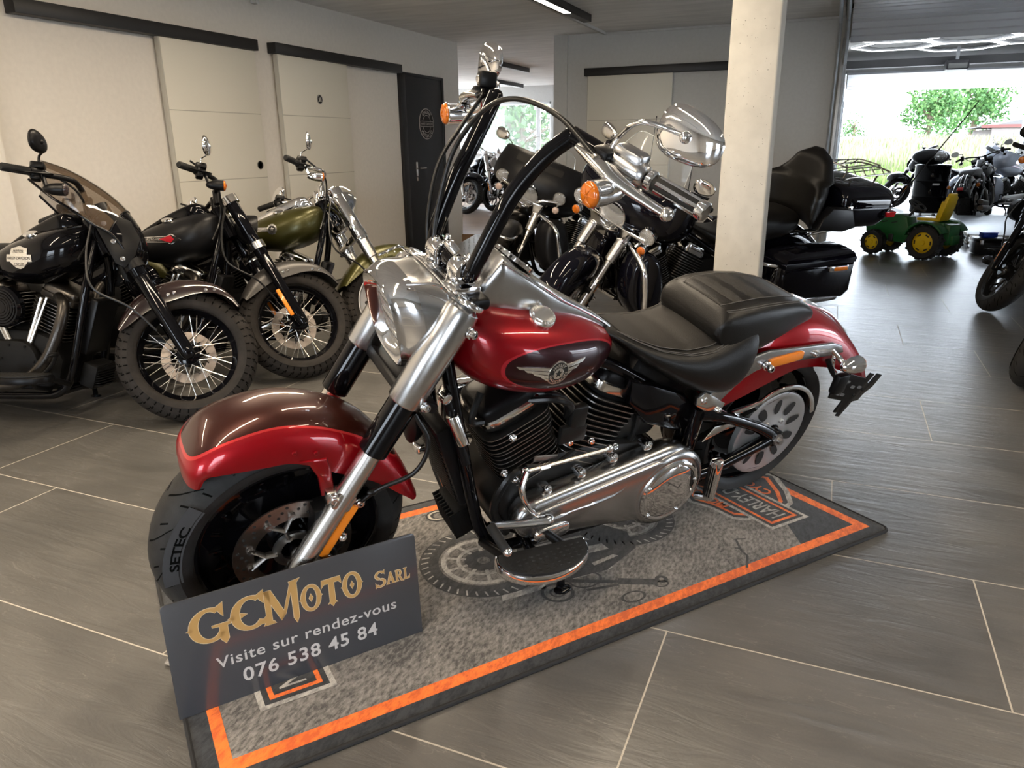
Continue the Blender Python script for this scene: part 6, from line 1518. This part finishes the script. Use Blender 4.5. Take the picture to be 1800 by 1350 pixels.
def word(b, t, u0, v0, h, fit):
    tot = sum(LET[c][0] for c in t) + .07 * (len(t) - 1); k = fit / tot; x = 0
    for c in t:
        for P in LET[c][1]:
            Q = [(u0 + (x + p) * k, v0 + q * h) for p, q in P]
            b.prism(Q, SB + SW * .0006, SE, SV, -.0001, .0003, -.0011, mi=1) if False else None
            b.add([spt(u, v, .0009) for u, v in Q], [tuple(range(len(Q)))], 0)
            A_ = np.array(Q); e = np.roll(A_, -1, 0) - A_; area = sum(A_[i][0] * A_[(i + 1) % len(A_)][1] - A_[(i + 1) % len(A_)][0] * A_[i][1] for i in range(len(A_)))
            e = e / (np.linalg.norm(e, axis=1)[:, None] + 1e-9); nr = np.stack([e[:, 1], -e[:, 0]], 1) * (1 if area > 0 else -1); vn = nr + np.roll(nr, 1, 0); vn = vn / np.maximum(np.linalg.norm(vn, axis=1)[:, None], .5)
            b.add([spt(p[0] + q[0] * .0013, p[1] + q[1] * .0013, .0005) for p, q in zip(A_, vn)], [tuple(range(len(Q)))], 1)
        x += LET[c][0] + .07
b = MB(); word(b, 'GC', .050, .170, .083, .175); word(b, 'M', .213, .165, .088, .098); word(b, 'OTO', .306, .167, .068, .155); word(b, 'S', .496, .170, .043, .030); word(b, 'ARL', .528, .170, .032, .066); b.build('gold_lettering', [GOLD, GOLDL], sg)
b = MB(); put_text(b, 'Visite sur rendez-vous', .040, spt(.322, .096), SE, SV, bold=.0004, fit=.452, mi=0, spacing=1.08); b.build('slogan_lettering', WLET, sg); b = MB(); put_text(b, '076 538 45 84', .050, spt(.320, .040), SE, SV, bold=.0009, fit=.340, mi=0, spacing=1.10); b.build('phone_lettering', WLET, sg)

# ------------------------------------------------------------------ motorcycles in place
fat_boy_main((-.3173, 2.7527, .012), 4.0745, .2815)
cruiser(bike_root('front', (-2.796, 2.521), rad(15), rad(6), 'gloss black cruiser with raked smoked windscreen and shield badge on the tank'), dict(short_fender=True, fender=mat('brown_black_paint', (.018, .010, .010), .15, coat=1.0), badge='shield', fairing=True, rs=.033, clamp=BLACK, refl=False, lever=BLACK, siglens=mat('smoked_lens', (.03, .02, .02), .15, coat=1), rocker=mat('dark_alloy', (.12, .11, .10), .35, .9)), rad(34.6))
cruiser(bike_root('front', (-2.737, 3.267), rad(19.8), rad(9.6), 'matte black cruiser with red arrow badge on its tank, beside the olive one'), dict(paint=MATTE, short_fender=True, fender=DENIM, badge='arrow', rs=.031, board_sides=(-1,), grip=(1.02, .38, 1.015), clamp=POLISH, bar=BLACK, mirror_mat=CHROME, stem_mat=CHROME, lever=BLACK, pillion=False), rad(36.6))
cruiser(bike_root('front', (-2.50, 3.90), rad(20), rad(9), 'olive green cruiser with chrome nacelle standing by the cream doors'), dict(paint=OLIVE, badge='round', metal=CHROME, clamp=CHROME, slider=ALU, cover=ALU, upper=CHROME, nac=CHROME, d1=.30, d2=.42, fork_y=.135, wheel='holes', wheelmat=mat('silver_wheel', (.55, .55, .56), .3, .9), console=CHROME, exhaust=CHROME, primary=CHROME, tyre=DUSTY, lever=BLACK, strut=CHROME, boards=False, grip=(.95, .37, 1.03)), rad(38))
touring(bike_root('front', (-1.68, 4.68), rad(226), rad(13), 'gloss black full dress touring motorcycle with top case, behind the pillar'), dict(rackmat=STEEL, mirror_y=.37), rad(35))
touring(bike_root('front', (-2.66, 5.80), rad(240), rad(3), 'matte black touring motorcycle with bare front tyre beside the glossy touring one'), dict(paint=MATTE, dusty=True, tourpak=False, bags=True, badge=False, screen_h=.16, lz=.085, bare_tyre=True, whips=True, siglens=mat('frosted_lens', (.6, .45, .38), .2, coat=1)), rad(42))
cruiser(bike_root('front', (1.19, 6.73), rad(240), rad(10), 'black cruiser with many-spoked cast front wheel and orange fork reflector, near the tool case'), dict(wheel='cast', tyre=RUBBER, short_fender=True, fork_y=.115, disc_side=1, flatbar=True, wheelmat=mat('black_cast_wheel', (.02, .02, .02), .2, .5, coat=.6)), rad(40))
cruiser(bike_root('front', (1.07, 4.60), rad(225), rad(10), 'motorcycle of which only the plain black front tyre shows, nearest the red one'), dict(wheel='dish', tyre=RUBBER, short_fender=True, mirror=False), rad(20))
cruiser(bike_root('front', (-5.95, 11.88), rad(-38), rad(7), 'chrome spoke-wheeled motorcycle in the rear showroom beside the wall end', z=FZ), dict(rim=CHROME, metal=CHROME, slider=ALU, cover=ALU, tyre=RUBBER, paint=GLOSS, lever=CHROME), rad(25))
cruiser(bike_root('front', (-5.70, 12.52), rad(-38), rad(7), 'dark motorcycle in the rear showroom, behind the spoke-wheeled one', z=FZ), dict(wheel='cast', metal=CHROME, slider=ALU, cover=ALU, tyre=RUBBER, upper=CHROME), rad(20))
cruiser(bike_root('front', (1.05, 17.25), rad(200), rad(8), 'motorcycle with a small fairing standing behind the black drum'), dict(fairing=True, metal=CHROME, tyre=RUBBER), rad(15))
cruiser(bike_root('rear', (2.0, 14.30), rad(72), rad(8), 'black motorcycle in the hall seen from behind with red tail light', z=.0), dict(rear_w=.20, tyre=RUBBER, pillion=True), rad(15))
touring(bike_root('front', (2.15, 16.6), rad(190), rad(8), 'silver blue touring motorcycle near the hall wall'), dict(paint=PALESILVER, tourpak=True, badge=False), rad(15))
cruiser(bike_root('front', (1.75, 9.0), rad(215), rad(9), 'black motorcycle with chrome pipes standing by the lift platform'), dict(wheel='cast', tyre=RUBBER, exhaust=CHROME, metal=BLACK, pillion=True), rad(25))

# ------------------------------------------------------------------ toy tractor
TG = mat('tractor_green', (.010, .10, .022), .42); TY = mat('tractor_yellow', (.80, .52, .01), .42); TB = mat('tractor_black', (.014, .014, .014), .6)
tr = empty('toy_tractor', (.86, 9.86, 0), (0, 0, rad(148))); tag(tr, 'green pedal toy tractor with yellow seat and yellow wheel hubs', 'toy tractor')
def tractor_wheel(x, y, r, w_, lugs):
    s = 1 if y > 0 else -1; mb = MB(); prof = [(-w_ / 2, r * .60), (-w_ / 2, r * .86), (-w_ * .38, r * .95), (w_ * .38, r * .95), (w_ / 2, r * .86), (w_ / 2, r * .60)]
    mb.lathe(prof, (x, y, r), AXY, 40, closed_prof=True)
    for i in range(lugs):
        for q in (1, -1):
            a = 2 * PI * (i + (.5 if q < 0 else 0)) / lugs; R_ = np.array(Matrix.Rotation(-a, 3, 'Y') @ Matrix.Rotation(rad(24 * q), 3, 'X')); mb.box((x + r * .965 * math.cos(a), y + q * w_ * .22, r + r * .965 * math.sin(a)), (r * .09, w_ * .5, r * .11), R_, .003)
    wh = mb.build('wheel', TB, tr)
    mb = MB(); mb.lathe([(-w_ * .3, r * .62), (s * w_ * .30, r * .60), (s * w_ * .34, r * .50), (s * w_ * .40, r * .46), (s * w_ * .42, r * .16), (s * w_ * .52, r * .14), (s * w_ * .52, .002)], (x, y, r), AXY, 32)
    mb.mi = 1
    for i in range(6):
        a = 2 * PI * i / 6; mb.box((x + r * .45 * math.cos(a), y + s * w_ * .415, r + r * .45 * math.sin(a)), (r * .08, .004, r * .22), Matrix.Rotation(-a, 3, 'Y'), .002)
    mb.build('hub', [TY, TB], wh)
for s in (1, -1): tractor_wheel(-.26, s * .225, .195, .13, 14); tractor_wheel(.36, s * .185, .145, .11, 12)
mb = MB(); mb.prism([(.52, .25), (.545, .40), (.50, .455), (.10, .475), (.04, .44), (.0, .30), (-.12, .26), (-.12, .20), (.05, .15), (.30, .16), (.40, .22)], (0, 0, 0), (1, 0, 0), (0, 0, 1), -.105, .105, .018); bo = mb.build('body', TG, tr)
mb = MB()
for s in (1, -1):
    for x in (.18, .30, .42): mb.box((x, s * .106, .38), (.07, .004, .012), Matrix.Rotation(.25, 3, 'Y'), .001)
mb.box((.20, 0, .20), (.06, .23, .09), None, .01); mb.build('vent', TB, bo)
mb = MB()
for s in (1, -1):
    O = [(-.26 + .235 * math.cos(a), .195 + .235 * math.sin(a)) for a in np.linspace(rad(18), rad(150), 18)]; I = [(-.26 + .212 * math.cos(a), .195 + .212 * math.sin(a)) for a in np.linspace(rad(150), rad(18), 18)]
    flat_part(mb, O + I, min(s * .14, s * .30), max(s * .14, s * .30), .004); mb.box((-.26, s * .15, .34), (.30, .02, .14), None, .006)
mb.box((-.36, 0, .28), (.20, .24, .22), None, .012); mb.box((-.46, 0, .22), (.06, .16, .10), None, .008); mb.build('rear_body', TG, tr)
mb = MB(); mb.box((-.20, 0, .435), (.26, .22, .035), None, .014); R_ = np.array(Matrix.Rotation(rad(-14), 3, 'Y')); mb.box((-.345, 0, .56), (.045, .23, .27), R_, .02); mb.box((-.375, 0, .70), (.045, .16, .05), R_, .018)
for s in (1, -1): mb.box((-.33, s * .105, .54), (.06, .03, .20), R_, .012)
mb.build('seat', TY, tr)
mb = MB(); mb.tube([(.08, 0, .44), (-.0, 0, .56)], .014, 10); c_ = np.array([-.005, 0, .575]); ax = unit((-.55, 0, .84)); u, v, _ = frame(ax); mb.tube([c_ + (u * math.cos(a) + v * math.sin(a)) * .10 for a in np.arange(24) * 2 * PI / 24], .012, 8, loop=True)
for a in (0, 2.1, 4.2): mb.tube([c_, c_ + (u * math.cos(a) + v * math.sin(a)) * .10], .009, 6)
mb.build('steering_wheel', TB, tr)
mb = MB(); mb.cyl((.36, -.19, .145), (.36, .19, .145), .016, 10); mb.cyl((-.26, -.22, .195), (-.26, .22, .195), .016, 10)
mb.box((.36, 0, .19), (.08, .14, .09), None, .01); mb.build('axle', STEEL, tr)
# ------------------------------------------------------------------ drum, lift, boxes, extinguisher
dr = empty('drum', (1.52, 15.55, 0)); tag(dr, 'black steel drum standing in the garage hall with a white label', 'drum')
mb = MB(); mb.lathe([(.06, .25), (.07, .285), (.09, .29), (.33, .285), (.345, .292), (.36, .285), (.60, .285), (.615, .292), (.63, .285), (.86, .285), (.875, .292), (.885, .285), (.882, .27), (.87, .26), (.87, .01)], (1.52 - 1.52, 0, 0), (0, 0, 1), 48); mb.build('barrel', GLOSS, dr)
mb = MB(); mb.prism(supell(.055, .017, 10, 16), (.055, -.288, .56), (1, 0, 0), (0, 0, 1), -.002, .004); mb.build('paper_label', WHITETXT, dr)
mb = MB()
for a in (.3, 1.9, 3.5, 5.1):
    mb.cyl((.24 * math.cos(a), .24 * math.sin(a), .03), (.24 * math.cos(a), .24 * math.sin(a), .09), .012, 10); mb.ell((.24 * math.cos(a), .24 * math.sin(a), .028), (.032, .014, .028))
mb.build('caster', CHROME, dr)
hd = empty('headlight_cowl', (1.46, 15.60, .875)); tag(hd, 'dark headlight cowl lying on top of the black drum', 'cowl')
mb = MB(); mb.ell((0, 0, .14), (.30, .17, .14), None, 28, 14); mb.build('shell', MATTE, hd, sharp=60)
mb = MB(); mb.ell((.12, -.13, .15), (.12, .05, .09), None, 24, 12); lens_ = mb.build('lamp', LED, hd); mb = MB(); mb.ell((.12, -.145, .15), (.11, .05, .08), None, 24, 12); mb.build('lens', GLASS, lens_)
mb = MB(); mb.prism([(1.58, .0), (2.75, .0), (2.75, .16), (1.58, .16)], (0, 10.9, 0), (1, 0, 0), (0, 0, 1), -2.9, 0, .006); lf = mb.build('lift_platform', mat('lift_steel', (.30, .32, .34), .4, .7, noise=.1, nscale=12)); tag(lf, 'low steel motorcycle lift platform on the hall floor', 'lift platform')
mb = MB(); mb.box((1.572, 12.35, .145), (.02, 2.9, .035), None, .003); mb.box((1.572, 12.35, .05), (.02, 2.9, .035), None, .003)
for y in np.linspace(11.0, 13.7, 6): mb.cyl((1.575, y, .095), (1.560, y, .095), .012, 8)
mb.build('side_rail', ALU, lf)
mb = MB(); mb.prism([(10.90, .155), (10.90, .02), (10.45, .004), (10.45, .012)], (1.58, 0, 0), (0, 1, 0), (0, 0, 1), 0, .10, .002); mb.build('side_ramp', ALU, lf)
tb_ = empty('tool_case', (1.70, 10.25, 0), (0, 0, .1)); tag(tb_, 'black plastic tool case with handle beside the lift platform', 'case')
mb = MB(); mb.box((0, 0, .085), (.34, .26, .15), None, .02); mb.box((0, 0, .175), (.33, .25, .04), None, .015); mb.build('shell', BLACK, tb_)
mb = MB(); mb.tube([(-.08, -.135, .08), (-.08, -.165, .09), (.08, -.165, .09), (.08, -.135, .08)], .010, 8); mb.build('handle', mat('case_handle', (.05, .05, .05), .4), tb_); mb = MB()
for x in (-.11, .11): mb.box((x, -.132, .15), (.04, .012, .05), None, .003)
mb.build('latch', STEEL, tb_)
bb = empty('blue_box', (1.68, 10.26, .197), (0, 0, .3)); tag(bb, 'small blue box lying on the black tool case', 'box'); mb = MB(); mb.box((0, 0, .025), (.16, .11, .05), None, .008); mb.build('tray', mat('box_blue', (.01, .045, .45), .4), bb); mb = MB(); mb.box((0, 0, .054), (.165, .115, .008), None, .003); mb.build('lid', mat('box_blue_lid', (.015, .07, .55), .35), bb)
jk = empty('tripod_jack', (1.98, 10.4, 0)); tag(jk, 'black round-headed stand beside the tool case', 'stand'); mb = MB(); mb.cyl((0, 0, .0), (0, 0, .02), .11, 24, bevel=.004); mb.cyl((0, 0, .02), (0, 0, .42), .035, 16); mb.build('post', BLACK, jk); mb = MB(); mb.lathe([(-.06, .10), (-.05, .125), (.05, .125), (.06, .10), (.06, .002)], (0, 0, .50), (.3, -1, 0), 32); mb.build('head', BLACK, jk)
fe = empty('fire_extinguisher', (3.22, 16.6, 1.0)); tag(fe, 'red fire extinguisher on the right wall of the hall', 'fire extinguisher'); mb = MB(); mb.lathe([(0, .06), (.02, .075), (.40, .075), (.46, .05), (.50, .025), (.52, .02)], (0, 0, 0), (0, 0, 1), 24); mb.build('bottle', mat('extinguisher_red', (.55, .01, .015), .25, coat=.6), fe)
mb = MB(); mb.box((-.01, 0, .55), (.03, .10, .05), None, .006); mb.tube([(0, 0, .55), (-.09, .0, .60), (-.10, -.02, .42), (-.08, -.03, .25)], .010, 8, smooth=16); mb.build('valve', BLACK, fe); mb = MB(); mb.box((.085, 0, .25), (.03, .05, .30), None, .004); mb.build('wall_bracket', STEEL, fe)
# ------------------------------------------------------------------ outside
GRAV = mat('pale_yard', (.50, .48, .46), .95, noise=.1, nscale=3); struct(box('ground_yard', (-40, 18.2, -.15), (60, 27.5, -.01), GRAV)); struct(box('ground_rear', (-40, 16.2, -.15), (-.4, 18.2, -.01), GRAV)); struct(box('ground_front', (-40, -30, -.15), (40, -3.82, -.02), GRAV)); struct(box('ground_side', (6.02, -3.8, -.15), (40, 18.2, -.02), GRAV)); struct(box('ground_left', (-40, -3.8, -.15), (-9.22, 16.2, -.02), GRAV))  # front and side ground out of view, added to bounce daylight indoors
GRS = mat('meadow', (.12, .11, .08), .95, noise=.35, nscale=.5); FB = mat('meadow_blades', (.165, .145, .10), .9, noise=.3, nscale=.35); FG = mat('meadow_green', (.085, .125, .03), .9, noise=.3, nscale=.6)
def field_z(x, y): return max(0, (y - 26)) * .026 + .12 * math.sin(x * .3) * min(1, (y - 26) / 20)
mb = MB(); xs = np.linspace(-40, 70, 60); ys = np.linspace(26, 110, 36); mb.rings([[(x, y, field_z(x, y) - .02) for x in xs] for y in ys], closed=False, caps=False); struct(mb.build('ground_field', GRS))
mb = MB(); rg = random.Random(5)
for i in range(16000):
    y = 26.5 + rg.random() ** 1.7 * 50; x = rg.uniform(-.5 - .05 * y, .12 * y + 2.0 + .05 * y); z = field_z(x, y) - .03; h_ = rg.uniform(.25, .75) * (1 if y > 32 else .55); a = rg.random() * PI; wv = .03 + y * .0006; lx, ly = rg.uniform(-.2, .2) * h_, rg.uniform(-.2, .2) * h_
    dx, dy = math.cos(a) * wv, math.sin(a) * wv; mb.add([(x - dx, y - dy, z), (x + dx, y + dy, z), (x + lx, y + ly, z + h_)], [(0, 1, 2)], 1 if (y < 33 and rg.random() < .75) or rg.random() < .15 else 0)
tag(mb.build('meadow_grass', [FB, FG]), 'tall dry pale grass of the field beyond the garage', 'grass', kind='stuff')
LEAFA = mat('leaf_green', (.035, .10, .022), .7, noise=.35, nscale=.8); LEAFB = mat('leaf_light', (.075, .16, .04), .7, noise=.3, nscale=.8); BARK = mat('bark', (.12, .09, .06), .9, noise=.3, nscale=5)
def tree(x, y, z, R, H, label, group, n=2600, m=None, seed=1):
    rg = random.Random(seed); r = empty('tree', (x, y, z)); tag(r, label, 'tree', group); mb = MB(); mb.tube([(0, 0, -.3), (.05 * R, 0, H * .35), (0, .05 * R, H * .7)], [R * .10, R * .07, R * .03], 8)
    for i in range(6):
        a = i * 1.05; mb.tube([(0, 0, H * (.30 + .04 * i)), (R * .6 * math.cos(a), R * .6 * math.sin(a), H * (.5 + .05 * i))], [R * .04, R * .012], 6)
    mb.build('trunk', BARK, r); mb = MB(); blobs = [(rg.uniform(-.6, .6) * R, rg.uniform(-.6, .6) * R, H * rg.uniform(.16, .80), R * rg.uniform(.34, .55)) for _ in range(18)]
    for i in range(n):
        bx_, by_, bz_, br_ = rg.choice(blobs); d = unit((rg.gauss(0, 1), rg.gauss(0, 1), rg.gauss(0, 1))) * br_ * rg.uniform(.55, 1.08); c = np.array((bx_, by_, bz_)) + d; s = R * rg.uniform(.035, .075); u = unit((rg.gauss(0, 1), rg.gauss(0, 1), rg.gauss(0, 1))); v = unit(np.cross(u, (rg.gauss(0, 1), 1, .3)))
        mb.add([c - u * s, c - v * s * .6, c + u * s, c + v * s * .6], [(0, 1, 2, 3)], 1 if rg.random() < .45 else 0)
    mb.build('crown', m or [LEAFA, LEAFB], r); return r
TGX = 'trees beyond the field'
tree(7.2, 84, 1.2, 3.0, 6.0, 'round green tree standing beside the low building beyond the field', TGX, 3000, seed=3); tree(14.0, 108, 1.7, 4.2, 7.6, 'broad green tree directly behind the low building roof', TGX, 2600, seed=4); tree(22.8, 108, 1.6, 3.6, 6.2, 'green tree behind the far end of the low building', TGX, 2400, seed=6); tree(1.0, 105, 1.6, 2.2, 3.2, 'small tree standing alone in the far field', TGX, 900, seed=8); tree(18.0, 76, 1.0, 1.2, 1.3, 'low green bush in the grass before the low building', TGX, 900, seed=9)
for k, (x, y, R, H) in enumerate(((-18.5, 36, 3.2, 5.2), (-12.8, 31, 2.6, 4.6), (-27.5, 41, 3.6, 6.2), (-14.5, 44, 3.0, 6.0))): tree(x, y, -.1, R, H, 'green tree seen through the rear showroom window', 'trees outside the rear window', 1700, seed=20 + k)
fb = empty('farm_building', (19.0, 90, 1.35)); tag(fb, 'long low building with a pale roof beyond the field', 'building'); RF = mat('pale_roof', (.085, .082, .08), .8); mb = MB(); mb.prism([(-7.5, 1.3), (-6.6, 1.35), (4, 3.6), (9, 3.6), (9, 1.2), (-7.5, 1.2)], (0, 0, 0), (1, 0, 0), (0, 0, 1), -6, 6); mb.build('roof', RF, fb)
mb = MB(); mb.box((1, -5.8, .55), (15, .4, 1.2)); mb.box((1, 0, .5), (15, 11, 1.1)); mb.build('wall', mat('farm_wall', (.14, .12, .11), .9), fb); mb = MB(); mb.box((.8, -6.1, 1.28), (16.4, .12, .28)); mb.build('fascia', mat('brown_fascia', (.10, .035, .03), .8), fb)
mb = MB()
for x in (-4, -1, 2, 5): mb.box((x, -6.02, .65), (1.4, .05, .5))
mb.build('window', mat('farm_window', (.25, .25, .27), .3), fb)
